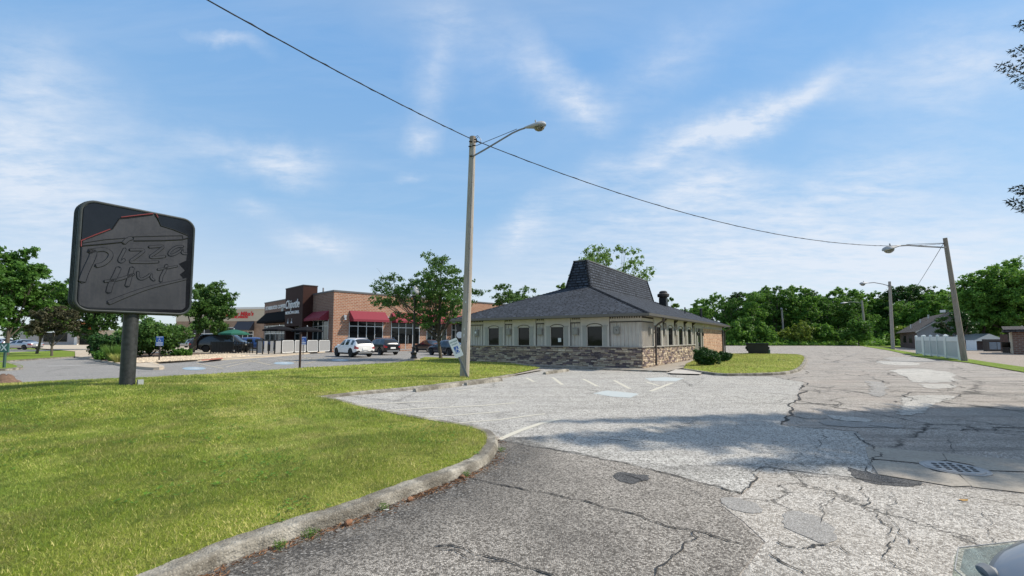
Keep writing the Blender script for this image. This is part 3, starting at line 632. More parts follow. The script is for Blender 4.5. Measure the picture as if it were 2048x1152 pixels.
kerb('kerb', C_, side=1, h=.14, w=.2, step=.8, m='walk')
flat('plaza', C_ + [np.array(p) for p in [P(905,697)[:2], (-14,110), (-130,110), P(150,705)[:2]]], .132, M['walk'])
GB = W2([(182,716),(212,722),(262,727),(340,722.5),(420,717.5),(498,711.5),(462,708.5),(380,706),(280,706),(190,709)], .13)
flat('planting_bed', GB, .139, M['mulch'])
# gravel over the bed
GP = np.array(W2([(255,726.5),(340,722.5),(420,717.5),(500,711.5),(462,709),(400,710),(350,714),(300,716),(262,719)], .13))
n = 5200; x0, y0 = GP.min(0); x1, y1 = GP.max(0); gx_ = rng.uniform(x0, x1, n*4); gy_ = rng.uniform(y0, y1, n*4); k = inside(gx_, gy_, GP); gx_, gy_ = gx_[k][:n], gy_[k][:n]
tri = []; OC = np.array([(1,0,0),(0,1,0),(-1,0,0),(0,-1,0),(0,0,1)])
for f in ((0,1,4),(1,2,4),(2,3,4),(3,0,4)): tri.append(OC[list(f)])
tri = np.array(tri); sz = rng.uniform(.06, .17, len(gx_)); an = rng.uniform(0, 6.3, len(gx_)); ca, sa = np.cos(an), np.sin(an)
V_ = tri.reshape(-1, 3)[None] * np.stack([sz, sz*.7, sz*.55], 1)[:, None, :]; vx = V_[:,:,0]*ca[:,None] - V_[:,:,1]*sa[:,None]; vy = V_[:,:,0]*sa[:,None] + V_[:,:,1]*ca[:,None]
V_ = np.stack([vx + gx_[:,None], vy + gy_[:,None], V_[:,:,2] + .135], 2).reshape(-1, 3)
o = fastmesh('gravel', V_, 3, M['pebble']); tag(o, 'tan river stones spread over the planting bed by the round evergreen', 'gravel', kind='stuff')
flat('road_marking', W2([(400,724),(440,719.5),(446,719.2),(446,721.5),(405,726)]), .15, M['tactile'])
stripe(M['white_mark'], [(93,732.5),(120,732),(150,731.2)], .22, .014); stripe(M['white_mark'], [(150,731.2),(164,731.4)], .08, .014)
for pts in ([(393,727),(447,737.5)], [(520,719),(452,734.5)], [(543,724.5),(455,723.5)], [(498,721),(540,730)], [(420,729),(535,719)], [(430,733),(500,720)], [(557,719),(590,716.5)], [(560,724),(640,712)], [(575,727),(655,712.5)], [(598,713),(640,722)], [(565,712.5),(640,716.5)], [(610,728),(665,714)], [(547,715),(600,725)]):
    stripe(M['yellow'], pts, .11, .014)
for c_ in ((388,737.5,24,3.2),(568,726.8,21,2.8),(680,720.6,18,2.2)):
    x, y, a, b_ = c_; sheet('road_marking', W2([(x+a*math.cos(k), y+b_*math.sin(k)) for k in [j*math.pi/6+.3 for j in range(12)]]), .015, M['blue_mark'])
    stripe(M['white_mark'], [(x-a*.3, y+.2),(x+a*.1, y-b_*.3),(x+a*.35, y)], .32, .018)

# right verge and neighbour's drive
V2 = W2([(2048,735),(1975,724.7),(1939.6,719),(1836,707.3),(1789,699.6),(1735,691.3),(1700,688.4)])
flat('verge', [(27,12),(31,12)] + V2 + lo_w[::-1][0:0] + list(reversed(lo_w)), .035, M['verge'])
flat('neighbour_drive', [(31,12),(200,12),(220,120)] + W2([(1846,693),(1790,695.5)]) + list(reversed(W2([(2048,735),(1975,724.7),(1939.6,719),(1836,707.3),(1789,699.6)]))), .012, M['drive_tan'])
flat('verge', W2([(1450,689.8),(1700,689.2),(1760,690),(1760,684.5),(1450,684.5)]), .05, M['verge'])
flat('verge', W2([(1846,693),(1790,695),(1760,692),(1760,686),(2150,686),(2150,694),(1940,697.5)]), .02, M['verge'])

# ------------------------------------------------------------------ grass blades
def blades(name, poly, zf, bands, label, mname='grass_blade', hmul=1.0):
    vs, ti = [], []
    for y0, y1, dens, wd, hh in bands:
        x0 = max(poly[:,0].min(), -1.3*y1-1); x1 = min(poly[:,0].max(), 1.3*y1+1); n = int((x1-x0)*(y1-y0)*dens)
        x = rng.uniform(x0, x1, n); y = rng.uniform(y0, y1, n); k = inside(x, y, poly) & (np.abs(x) < 1.27*y+.8); x, y = x[k], y[k]
        if not len(x): continue
        d = dist(x, y, poly); k = d > .02; x, y = x[k], y[k]
        z = zf(x, y)
        f1 = np.sin(x*1.7+np.sin(y*2.3)*1.2)*np.sin(y*1.3+np.sin(x*1.1)) + .5*np.sin(x*5.1+1)*np.sin(y*4.3+x) + .35*np.sin(x*11+y*7)*np.sin(y*13)
        f0 = np.sin(x*.62+np.sin(y*.8)*1.4+.8)*np.sin(y*.55+np.sin(x*.7)); tt = np.clip(.27 + .26*f1 + .20*f0 + rng.normal(0, .17, len(x)), 0, 1); tt = tt + .16*np.exp(-dist(x, y, poly)/1.1); straw = rng.random(len(x)) < (.07 + .16*np.exp(-dist(x, y, poly)/.9) + .20*np.clip(f1+.4*f0, 0, 1)); tt[straw] = rng.uniform(.8, 1.1, straw.sum())
        h = hh*hmul*rng.uniform(.5, 1.25, len(x))*(1 - .25*np.clip(f1, -1, 1)); a = rng.uniform(0, 6.28, len(x)); l = rng.uniform(.2, 1.1, len(x))*h; b_ = rng.uniform(0, 6.28, len(x))
        ww = wd*rng.uniform(.6, 1.3, len(x))/2; p = np.stack([x, y, z], 1); dx = np.stack([np.cos(a)*ww, np.sin(a)*ww, np.zeros(len(x))], 1)
        tip = p + np.stack([np.cos(b_)*l, np.sin(b_)*l, h], 1); vs.append(np.stack([p-dx, p+dx, tip], 1).reshape(-1, 3)); ti.append(tt)
    o = fastmesh(name, np.concatenate(vs), 3, M[mname], tint=np.concatenate(ti)); tag(o, label, 'grass', kind='stuff'); return o
blades('grass', LA, zlawn, [(1.5,5,7500,.0055,.029),(5,8,3800,.008,.036),(8,12,1500,.013,.046),(12,18,420,.022,.055),(18,32,110,.035,.06)], 'mown green and straw grass of the large lawn in front')
blades('grass', np.array(ISLP), zis, [(18,48,90,.035,.06)], 'short grass on the small kerbed island by the shrubs')
nr = 2600; x = rng.uniform(-12, 0, nr*3); y = rng.uniform(2, 12, nr*3); f_ = np.sin(x*1.9+1)*np.sin(y*1.6) + .6*np.sin(x*4.3)*np.sin(y*3.9+2); k = inside(x, y, LA) & (f_ > .35); x, y = x[k][:nr], y[k][:nr]; z = zlawn(x, y)
rep = 5; x = np.repeat(x, rep); y = np.repeat(y, rep); z = np.repeat(z, rep); n = len(x); a = rng.uniform(0, 6.28, n); r_ = rng.uniform(.012, .032, n); c0 = np.stack([x, y, z+.022], 1); u_ = np.stack([np.cos(a), np.sin(a), rng.uniform(-.1, .5, n)], 1)*r_[:,None]; v_ = np.stack([-np.sin(a), np.cos(a), np.zeros(n)], 1)*(r_*.38)[:,None]
o = fastmesh('clover', np.stack([c0, c0+u_*.6+v_, c0+u_*1.25, c0+u_*.6-v_], 1).reshape(-1, 3), 4, M['clover'], tint=rng.random(n)); tag(o, 'dark green clover and broad leaved weeds scattered through the lawn', 'clover', kind='stuff')
# needles and weeds at the kerb foot
kk = np.array([k for k in K1 if -2 < k[1] < 7.0]); n = 5200
i = rng.integers(0, len(kk)-1, n); f = rng.random(n)[:,None]; p = kk[i]*(1-f) + kk[i+1]*f; d = kk[np.minimum(i+1, len(kk)-1)] - kk[i]; nn = np.stack([d[:,1], -d[:,0]], 1)/np.maximum(np.linalg.norm(d, axis=1), 1e-6)[:,None]
dens = .5 + .5*np.sin(p[:,1]*4.1 + 1)*np.sin(p[:,1]*1.7); k = rng.random(n) < dens*np.clip((6.6-p[:,1])/3, .12, 1); p, nn = p[k], nn[k]
off = np.abs(rng.normal(.0, .075, len(p)))+.01; p = p + nn*off[:,None]; a = rng.uniform(0, 6.28, len(p)); L = rng.uniform(.02, .06, len(p)); w_ = .0022
pa = np.stack([p[:,0], p[:,1], np.full(len(p), .006)], 1); dd = np.stack([np.cos(a)*L, np.sin(a)*L, rng.uniform(0, .012, len(p))], 1); pr = np.stack([-np.sin(a)*w_, np.cos(a)*w_, np.full(len(p), .004)], 1)
o = fastmesh('pine_needles', np.stack([pa-pr, pa+pr, pa+dd], 1).reshape(-1, 3), 3, M['straw'], tint=rng.random(len(p))); tag(o, 'reddish brown pine needles drifted along the kerb foot', 'needle litter', kind='stuff')
def weed(x, y, r, n, label, h=.05):
    a = rng.uniform(0, 6.28, n); q = rng.uniform(.1, 1, n)*r; c = np.stack([x+np.cos(a)*q, y+np.sin(a)*q, rng.uniform(.0, h, n)], 1)
    u_ = rng.normal(size=(n,3)); u_[:,2] = np.abs(u_[:,2])*.6; u_ /= np.linalg.norm(u_, axis=1)[:,None]; s_ = rng.uniform(.008, .02, n)[:,None]; v_ = np.cross(u_, rng.normal(size=(n,3))); v_ /= np.linalg.norm(v_, axis=1)[:,None]
    V_ = np.stack([c-v_*s_*.35, c+u_*s_*.5+v_*0, c+v_*s_*.35+u_*s_*.3, c+u_*s_*1.6], 1)[:, [0,2,3,1]].reshape(-1, 3) - np.array([x, y, 0])
    o = fastmesh('weed', V_, 4, M['leaf_light'], tint=rng.random(n), loc=(x, y, .004)); return tag(o, label, 'weed', 'weeds at the kerb foot')
for px, py, r, n, lb in ((560,1098,.05,160,'small bright weed at the kerb foot, nearest to the camera'),(622,1074,.07,180,'spreading low weed beside the kerb, between the nearest weed and the pine cone'),(768,1020,.05,120,'thin weed against the kerb just beyond the pale pine cone'),(932,953,.05,140,'leafy weed tuft at the kerb foot near the rounded nose'),(1003,903,.06,120,'straggly weed at the rounded nose of the kerb')):
    q = P(px, py); weed(q[0], q[1], r, n, lb)
def cone(px, py, lb, s=1.0):
    q = P(px, py); b = MB(); b.lathe([(0,-.04),(.015,-.036),(.026,-.015),(.027,.005),(.018,.028),(.006,.042),(0,.044)], 10, axis='x'); o = b.build('pine_cone', M['cone'], smooth=True, loc=(q[0], q[1], .026*s)); o.scale = (s,s,s); o.rotation_euler = (0, 0, rnd.uniform(0, 3)); tag(o, lb, 'pine cone', 'pine cones along the kerb')
cone(697,1051,'orange brown pine cone lying nearest at the kerb foot'); cone(820,1003,'dark pine cone at the kerb foot beside a wide crack',.9); cone(924,957,'small pine cone by the leafy weed near the kerb nose',.8)
q = P(772,1021); b = MB(); b.obox((0,0,.004), .055, .014, .008, Matrix.Rotation(.3,3,'Z')); tag(b.build('paper_scrap', M['litter'], loc=(q[0],q[1],.002)), 'small white paper scrap in the needles at the kerb', 'litter')
q = P(1926,1002); b = MB(); b.add([(-.045,0,.01),(-.02,-.02,.003),(.03,-.018,.004),(.05,.0,.014),(.025,.02,.006),(-.015,.022,.004)], [(0,1,5),(1,2,4,5),(2,3,4)]); tag(b.build('fallen_leaf', M['leaf_fallen'], loc=(q[0],q[1],.006)), 'curled orange brown leaf lying on the pale asphalt below the drain', 'leaf')
# dark sealed margin along the kerb
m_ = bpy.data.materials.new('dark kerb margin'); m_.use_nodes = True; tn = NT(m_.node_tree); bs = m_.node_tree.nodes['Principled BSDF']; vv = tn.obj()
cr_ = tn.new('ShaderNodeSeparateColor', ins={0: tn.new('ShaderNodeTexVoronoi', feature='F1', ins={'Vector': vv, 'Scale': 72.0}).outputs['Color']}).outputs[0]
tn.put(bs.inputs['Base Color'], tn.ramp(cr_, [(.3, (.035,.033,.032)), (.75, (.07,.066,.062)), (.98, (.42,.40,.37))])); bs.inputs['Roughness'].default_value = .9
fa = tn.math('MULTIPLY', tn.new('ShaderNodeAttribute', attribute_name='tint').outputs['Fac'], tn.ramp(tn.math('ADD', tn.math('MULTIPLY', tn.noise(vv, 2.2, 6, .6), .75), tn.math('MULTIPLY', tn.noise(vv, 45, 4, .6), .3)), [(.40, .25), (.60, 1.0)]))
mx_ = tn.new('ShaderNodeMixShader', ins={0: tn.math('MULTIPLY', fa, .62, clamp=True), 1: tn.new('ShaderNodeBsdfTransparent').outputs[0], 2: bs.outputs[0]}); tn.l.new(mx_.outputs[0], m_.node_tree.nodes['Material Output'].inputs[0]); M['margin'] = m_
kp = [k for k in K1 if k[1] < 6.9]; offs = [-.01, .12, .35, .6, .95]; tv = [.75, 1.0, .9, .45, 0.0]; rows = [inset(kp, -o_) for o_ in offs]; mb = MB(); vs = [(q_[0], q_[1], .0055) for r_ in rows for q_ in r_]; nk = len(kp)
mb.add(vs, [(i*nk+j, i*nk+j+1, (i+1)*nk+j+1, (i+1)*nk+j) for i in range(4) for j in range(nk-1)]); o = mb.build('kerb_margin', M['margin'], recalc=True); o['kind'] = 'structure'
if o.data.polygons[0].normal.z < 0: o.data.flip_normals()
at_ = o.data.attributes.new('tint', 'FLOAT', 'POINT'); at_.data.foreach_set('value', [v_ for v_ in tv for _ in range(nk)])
# wheel stops
def wheelstop(a, b_, label, z=.0):
    a = np.array(a[:2]); b_ = np.array(b_[:2]); c = (a+b_)/2; L = np.linalg.norm(b_-a); d = b_-a
    m_ = MB(); prof = [(-.09,0),(-.075,.08),(-.045,.125),(.045,.125),(.075,.08),(.09,0)]; n = 9; vs = []
    for i in range(n):
        x = -L/2 + L*i/(n-1); e = .75 if i in (0, n-1) else 1; vs += [(x, p_[0]*(1 if e == 1 else .9)+rnd.uniform(-.003,.003), p_[1]*e) for p_ in prof]
    k = 6; m_.add(vs, [(i*k+j, (i+1)*k+j, (i+1)*k+j+1, i*k+j+1) for i in range(n-1) for j in range(k-1)] + [tuple(range(k)), tuple((n-1)*k+j for j in reversed(range(k)))])
    o = m_.build('wheel_stop', M['kerb'], recalc=True, loc=(c[0], c[1], z)); o.rotation_euler = (0, 0, math.atan2(d[1], d[0])); tag(o, label, 'wheel stop', 'concrete wheel stops')
wheelstop(P(829,784), P(921,772), 'worn concrete wheel stop on the asphalt, farthest from the stone building', .004)
wheelstop(P(931,771), P(1002,762), 'concrete wheel stop at the foot of the tilted blue and white sign', .004)
wheelstop(P(1089,749), P(1136,742.5), 'concrete wheel stop close to the stone wall', .004)
q = P(10, 765, .1); b = MB()
b.lathe([(.42,-.02),(.34,.05),(.24,.10),(.20,.20),(.14,.25),(.06,.26),(0,.22)], 14); o = b.build('tree_stump', M['stump'], smooth=True, loc=(q[0], q[1], .08)); tag(o, 'low ragged brown tree stump at the far edge of the lawn', 'stump')
for v_ in o.data.vertices: v_.co.z *= rnd.uniform(.8, 1.25); v_.co.x *= rnd.uniform(.9, 1.1)
# ------------------------------------------------------------------ stone building
LX, LY = 24.7, 11.95; CAPZ, WZ, EZ, OV = 1.16, 2.72, 2.84, .52
bld = empty('restaurant_building', tuple(BC), BROT); tag(bld, 'single storey building with stone wainscot, greige boards and charcoal humped shingle roof', 'building')
# inner core of the walls (boards colour)
b = MB(); b.box(.03, LX, .03, LY, 0, WZ+.05); b.build('wall', M['siding'], bld)
# stone veneer made of separate courses
PAL = [(.60,.48,.34),(.68,.56,.41),(.52,.40,.29),(.36,.27,.22),(.22,.155,.15),(.12,.09,.10),(.44,.32,.23),(.64,.51,.36),(.28,.21,.19),(.55,.43,.32),(.17,.13,.135),(.72,.61,.46)]
def veneer(b, length, z1, place):
    z = .02
    while z < z1-.02:
        h = min(rnd.choice([.05,.065,.08,.10,.125]), z1-z)
        x = -rnd.uniform(0, .3)
        while x < length:
            L = rnd.uniform(.10, .42) if h < .1 else rnd.uniform(.14, .5); xa, xb = max(x, 0), min(x+L, length)
            if xb-xa > .03:
                pr = rnd.uniform(.012, .055); g_ = .004; cc = rnd.choice(PAL); q = rnd.uniform(.8, 1.15); b.cc = tuple(c*q for c in cc); e = min(.012, h*.2)
                v_ = [(xa+g_, 0, z+g_),(xb-g_, 0, z+g_),(xb-g_, 0, z+h-g_),(xa+g_, 0, z+h-g_),(xa+g_+e, pr+rnd.uniform(-.006,.006), z+g_+e),(xb-g_-e, pr+rnd.uniform(-.006,.006), z+g_+e),(xb-g_-e, pr, z+h-g_-e),(xa+g_+e, pr, z+h-g_-e)]
                b.add([place(*p) for p in v_], [(4,5,6,7),(0,1,5,4),(1,2,6,5),(2,3,7,6),(3,0,4,7)])
            x += L
        z += h
b = MB(); b.cc = (.05,.042,.04); b.box(-.012, .03, -.012, LY, -.2, CAPZ-.05); b.box(.03, 12.1, -.012, .03, -.2, CAPZ-.05)
veneer(b, LY, CAPZ-.05, lambda s, o_, z: (-.012-o_, LY-s, z)); veneer(b, 12.1, CAPZ-.05, lambda s, o_, z: (s, -.012-o_, z))
b.build('stone_wainscot', M['stone'], bld, colors=True, recalc=True)
b = MB(); b.box(-.10, .0, -.10, LY+.05, CAPZ-.05, CAPZ); b.box(0, 12.12, -.10, 0, CAPZ-.05, CAPZ); b.build('ledge', M['cap'], bld)
# battens
b = MB()
def batten(face, s, z0, z1, d=.018, w_=.045):
    if face == 'L': b.box(-d, .03, s-w_/2, s+w_/2, z0, z1)
    else: b.box(s-w_/2, s+w_/2, -d, .03, z0, z1)
wl = [(9.36,.40), (7.10,.395), (4.83,.41), (2.52,.43)]      # window centres and half widths on the shaded face
wr = [(2.83,.46), (5.38,.5), (7.89,.5), (10.38,.5)]          # on the sunlit face
baysL = [(c-.84, c+.84) for c, h in wl]; baysR = [(c-.86, c+.86) for c, h in wr]
def inbay(s, bays): return any(a-.01 < s < b_+.01 for a, b_ in bays)
s = .10
while s < LY: 
    if not inbay(s, baysL): batten('L', s, CAPZ, 2.42)
    s += .205
s = .10
while s < 12.1:
    if not inbay(s, baysR): batten('R', s, CAPZ, 2.42)
    s += .205
b.build('batten', M['siding'], bld)['kind'] = 'stuff'
def arch_surround(face, c, hw, bay, wallz):
    "raised panel from ledge to soffit with an arched opening"
    hb = (bay[1]-bay[0])/2; z0, zs, rise = CAPZ, 2.20, .16
    out = []; n = 10
    inner = [(-hw, z0), (-hw, zs)] + [(-hw*math.cos(math.pi*i/n), zs + rise*math.sin(math.pi*i/n)) for i in range(1, n)] + [(hw, zs), (hw, z0)]
    d = .07; mb = MB(); T = (lambda x, o_, z: (-o_, c+x, z)) if face == 'L' else (lambda x, o_, z: (c+x, -o_, z))
    zt = WZ+.02
    k = len(inner); top = [(x, zt) for x, z in inner]
    vs = []; 
    for o_ in (d, 0): vs += [T(x, o_, z) for x, z in inner] + [T(x, o_, zt) for x, z in inner] + [T(-hb, o_, z0), T(-hb, o_, zt), T(hb, o_, z0), T(hb, o_, zt)]
    N = 2*k+4; fs = [(i, i+1, k+i+1, k+i) for i in range(1, k-2)]          # over the arch
    fs += [(0, 1, k+1, 2*k+1, 2*k), (k-2, k-1, 2*k+2, 2*k+3, 2*k-2)]
    fs += [(i, i+1, N+i+1, N+i) for i in range(k-1)]                     # reveal
    fs += [(2*k, 2*k+1, N+2*k+1, N+2*k), (2*k+2, 2*k+3, N+2*k+3, N+2*k+2)]
    mb.add(vs, fs); so = mb.build('window_surround', M['siding'], bld, recalc=True)
    # pilaster boards
    m2 = MB()
    for sg in (-1, 1):
        a, e = sg*(hw+.05), sg*(hw+.28)
        p0, p1 = T(a, d, z0), T(e, d+.022, 2.24); m2.box(p0[0], p1[0], p0[1], p1[1], z0+.002, 2.24)
        p0, p1 = T(sg*(hw+.03), d, 0), T(sg*(hw+.32), d+.035, 0); m2.box(p0[0], p1[0], p0[1], p1[1], 2.24, 2.285)
        m2.build('pilaster', M['trim_taupe'], so); m2 = MB()
    # arch moulding
    m3 = MB(); m3.tube([T(x*1.06, d+.01, z+.02) for x, z in inner[1:-1]], .018, 6); m3.build('arch_moulding', M['darktrim'], so, True)
    # boarded arch head above the flat glass
    mh = MB(); q0, q1 = T(-hw-.005, .045, 0), T(hw+.005, 0, 0); mh.box(q0[0], q1[0], q0[1], q1[1], zs+.031, zs+rise-.002); mh.build('arch_infill', M['siding'], so)
    # glass
    m4 = MB(); p = [T(-hw, -.012, z0), T(hw, -.012, z0), T(hw, -.012, zs+rise), T(-hw, -.012, zs+rise)]; m4.add(p, [(0,1,2,3) if face == 'L' else (0,1,2,3)])
    m4 = MB(); q0, q1 = T(-hw-.005, 0.012, z0), T(hw+.005, -.0, zs); m4.box(q0[0], q1[0], q0[1], q1[1], z0+.01, zs)
    wn = m4.build('window', M['glass'], bld); m5 = MB()
    for sg in (-1, 1):
        p0, p1 = T(sg*hw*.99, .013, 0), T(sg*(hw-.035), .035, 0); m5.box(p0[0], p1[0], p0[1], p1[1], z0+.01, zs+.02)
    p0, p1 = T(-hw*.99, .013, 0), T(hw*.99, .035, 0); m5.box(p0[0], p1[0], p0[1], p1[1], z0, z0+.04); m5.box(p0[0], p1[0], p0[1], p1[1], zs-.02, zs+.03)
    m5.build('frame', M['darktrim'], wn)
for (c, h), bay in zip(wl, baysL): arch_surround('L', c, h, bay, WZ)
for (c, h), bay in zip(wr, baysR): arch_surround('R', c, h, bay, WZ)
# paper notices inside two of the windows
m_ = MB(); m_.box(-.017, -.0125, 4.60, 4.80, 1.38, 1.60); m_.build('notice', M['litter'], bld)
# dark head bands with corbels between the bays, and side reveals
b = MB(); b2 = MB()
segL = [(-.03, baysL[3][0]), (baysL[3][1], baysL[2][0]), (baysL[2][1], baysL[1][0]), (baysL[1][1], baysL[0][0]), (baysL[0][1], LY)]
segR = [(-.03, baysR[0][0]), (baysR[0][1], baysR[1][0]), (baysR[1][1], baysR[2][0]), (baysR[2][1], baysR[3][0]), (baysR[3][1], 12.1)]
for a, e in segL:
    b.box(-.06, .0, a+(.03 if a > 0 else -.0), e-.03, 2.42, 2.475); b2.box(-.04, .0, a, e, 2.475, WZ)
    s = a+.06
    while s < e-.06: b.box(-.075, -.04, s, s+.05, WZ-.09, WZ); s += .13
    b.box(-.062, 0, e-.012, e-.001, CAPZ, WZ) if e < LY else None; b.box(-.062, 0, a+.001, a+.012, CAPZ, WZ) if a > 0 else None
    b.build('head_band', M['darktrim'], bld); b2.build('frieze', M['siding'], bld); b = MB(); b2 = MB()
for a, e in segR:
    b.box(a+.03, e-.03, -.06, .0, 2.42, 2.475); b2.box(a, e, -.04, .0, 2.475, WZ)
    s = a+.06
    while s < e-.06: b.box(s, s+.05, -.075, -.04, WZ-.09, WZ); s += .13
    b.build('head_band', M['darktrim'], bld); b2.build('frieze', M['siding'], bld); b = MB(); b2 = MB()
# big curved eave brackets along the sunlit side
for s in (baysR[0][1]+.10, baysR[1][1]+.10, baysR[2][1]+.10, baysR[3][1]+.10):
    m_ = MB(); poly = [(0,1.9),(.07,1.9),(.09,2.35),(.16,2.55),(.30,2.68),(.30,2.74),(0,2.74)]
    m_.add([(s-.06, -y_, z_) for y_, z_ in poly] + [(s+.06, -y_, z_) for y_, z_ in poly], [tuple(range(7)), tuple(range(13, 6, -1))] + [(i, (i+1) % 7, 7+(i+1) % 7, 7+i) for i in range(7)])
    m_.box(s-.09, s+.09, -.09, 0, 1.86, 1.92); m_.build('bracket', M['darktrim'], bld, recalc=True)
# square wall lamps
def wbox(face, s, z, ext=False, dark=False):
    m_ = MB(); T = (lambda x, o_, z_: (-o_, s+x, z_)) if face == 'L' else (lambda x, o_, z_: (s+x, -o_, z_))
    a, e = T(-.17, .01, 0), T(.17, .10, 0); m_.box(a[0], e[0], a[1], e[1], z-.2, z+.2); a, e = T(-.13, .10, 0), T(.13, .13, 0); m_.box(a[0], e[0], a[1], e[1], z-.16, z+.16)
    o_ = m_.build('wall_box', M['box_taupe'], bld)
    if ext:
        m_ = MB(); a, e = T(-.05, .13, 0), T(.05, .2, 0); m_.box(a[0], e[0], a[1], e[1], z-.03, z+.1); m_.build('lamp', M['sign_white'], o_)
    if dark:
        m_ = MB(); p = T(0, .135, 0); m_.tube([(p[0], p[1]+.03, z+.03), (p[0], p[1], z+.06), (p[0], p[1]-.03, z+.02), (p[0], p[1]-.01, z-.04)], .012, 6); m_.build('lamp_wire', M['black_metal'], o_)
wbox('L', 10.75, 1.93, ext=True)
for i, s in enumerate([(baysL[0][0]+baysL[1][1])/2, (baysL[1][0]+baysL[2][1])/2, (baysL[2][0]+baysL[3][1])/2]): wbox('L', s, 1.97)
wbox('L', 1.27, 1.99, dark=True); wbox('R', 1.35, 1.98)
for i in range(3): wbox('R', (baysR[i][1]+baysR[i+1][0])/2, 1.96)
# right part: door recess, used brick panel, dark corner
b = MB(); b.box(15.0, 24.0, -.05, .03, 0, 2.38); b.build('brick_panel', M['brick_used'], bld)
b = MB(); b.box(15.0, 24.0, -.09, 0, 2.38, 2.45); b.box(12.1, 15.0, -.06, 0, 2.36, WZ); b.box(14.85, 15.0, -.1, .0, 0, 2.36); b.box(12.1, 12.35, -.10, .0, 0, 2.36); b.box(12.9, 13.1, -.08, 0, 0, 2.36); b.box(14.2, 14.4, -.08, 0, 0, 2.36); b.build('door_trim', M['trim_taupe'], bld)
b = MB(); b.box(13.1, 14.2, -.02, .02, .05, 2.36); dn = b.build('door', M['darktrim'], bld); b = MB(); b.box(13.22, 14.05, -.026, -.02, 1.0, 2.2); b.build('pane', M['glass'], dn); b = MB(); b.tube([(13.25,-.05,.95),(13.25,-.08,1.0),(13.25,-.08,1.25),(13.25,-.05,1.3)], .012, 6); b.build('handle', M['alu'], dn)
b = MB(); b.box(24.0, LX, -.12, .0, 0, 2.45); b.build('corner_panel', M['darktrim'], bld)
for s in (12.62, 14.62):
    b = MB(); b.lathe([(.0,-.12),(.05,-.1),(.065,0),(.05,.12),(.07,.14),(.0,.2)], 10, (s, -.16, 1.9)); b.box(s-.02, s+.02, -.16, -.05, 1.95, 1.99); b.build('lantern', M['black_metal'], bld, True)
b = MB(); b.box(16.1, 16.25, -.25, -.06, 2.5, 2.6); b.build('flood_lamp', M['sign_white'], bld)
# eaves
b = MB(); b.box(-OV, LX+OV, -OV, 0.0, WZ, WZ+.03); b.box(-OV, 0, 0, LY+OV, WZ, WZ+.03); b.box(0, LX+OV, LY, LY+OV, WZ, WZ+.03); b.box(LX, LX+OV, 0, LY, WZ, WZ+.03); b.build('soffit', M['soffit'], bld)
b = MB(); g0 = OV+.002; b.box(-g0-.11, -g0, -g0-.11, LY+g0+.11, EZ-.13, EZ); b.box(-g0, LX+g0, -g0-.11, -g0, EZ-.13, EZ); b.box(LX+g0, LX+g0+.11, -g0-.11, LY+g0, EZ-.13, EZ); b.box(-g0, LX+g0, LY+g0, LY+g0+.11, EZ-.13, EZ); b.build('gutter', M['gutter'], bld)
b = MB(); b.box(-g0+.002, -g0+.03, -g0, LY+g0, WZ-.03, EZ-.03); b.box(-g0+.03, LX+g0, -g0+.002, -g0+.03, WZ-.03, EZ-.03); b.build('fascia', M['darktrim'], bld)
def downpipe(x, y, off):
    m_ = MB(); m_.tube([(x+off[0]*.9, y-OV-.05, EZ-.12), (x+off[0]*.9, y-OV-.05, EZ-.3), (x+off[0]*.3, y-.30, EZ-.46), (x, y-.13, EZ-.62), (x, y-.13, .35), (x, y-.13, .12)], .052, 8); m_.box(x-.07, x+.07, y-.20, y-.06, 1.9, 1.94); m_.build('downpipe', M['downpipe'], bld, True)
downpipe(1.98, -.03, (.0,0)); downpipe(24.45, -.10, (0,0))
# roof: low hipped skirt, then the steep hump
hb = (5.02, 19.3, 5.02, 6.93, 5.07); ht = (5.48, 19.65, 5.48, 6.47, 7.02); eo = OV+.05
x1, x2, y1, y2, zb = hb; X1, X2, Y1, Y2, zt = ht[0], 18.9, ht[2], ht[3], ht[4]
x2 = 19.35
b = MB(); b.add([(-eo,-eo,EZ),(LX+eo,-eo,EZ),(LX+eo,LY+eo,EZ),(-eo,LY+eo,EZ),(x1,y1,zb),(x2,y1,zb),(x2,y2,zb),(x1,y2,zb)], [(0,1,5,4),(1,2,6,5),(2,3,7,6),(3,0,4,7),(4,5,6,7)])
rf = b.build('roof', M['shingle'], bld)
b = MB(); b.add([(x1,y1,zb-.02),(x2,y1,zb-.02),(x2,y2,zb-.02),(x1,y2,zb-.02),(X1,Y1,zt),(X2,Y1,zt),(X2,Y2,zt),(X1,Y2,zt)], [(0,1,5,4),(1,2,6,5),(2,3,7,6),(3,0,4,7),(4,5,6,7)]); b.build('roof_hump', M['shingle'], bld)
b = MB()
for p, q in (((-eo,-eo,EZ),(x1,y1,zb)), ((-eo,LY+eo,EZ),(x1,y2,zb)), ((LX+eo,-eo,EZ),(x2,y1,zb)), ((x1,y1,zb),(X1,Y1,zt)), ((x1,y2,zb),(X1,Y2,zt)), ((x2,y1,zb),(X2,Y1,zt))):
    p, q = Vector(p), Vector(q); n_ = int((q-p).length/.24); d = (q-p)/n_
    for i in range(n_):
        a = p+d*i+Vector((0,0,.018)); e = p+d*(i+1.12)+Vector((0,0,.006)); r_ = d.normalized().cross(Vector((0,0,1))); r_.normalize(); w_ = .13
        b.add([a-r_*w_+Vector((0,0,-.03)), a+Vector((0,0,.03)), a+r_*w_+Vector((0,0,-.03)), e-r_*w_+Vector((0,0,-.045)), e+Vector((0,0,.012)), e+r_*w_+Vector((0,0,-.045))], [(0,1,4,3),(1,2,5,4),(0,3,4,1),(0,2,1)])
b.build('ridge_shingles', M['shingle'], rf)
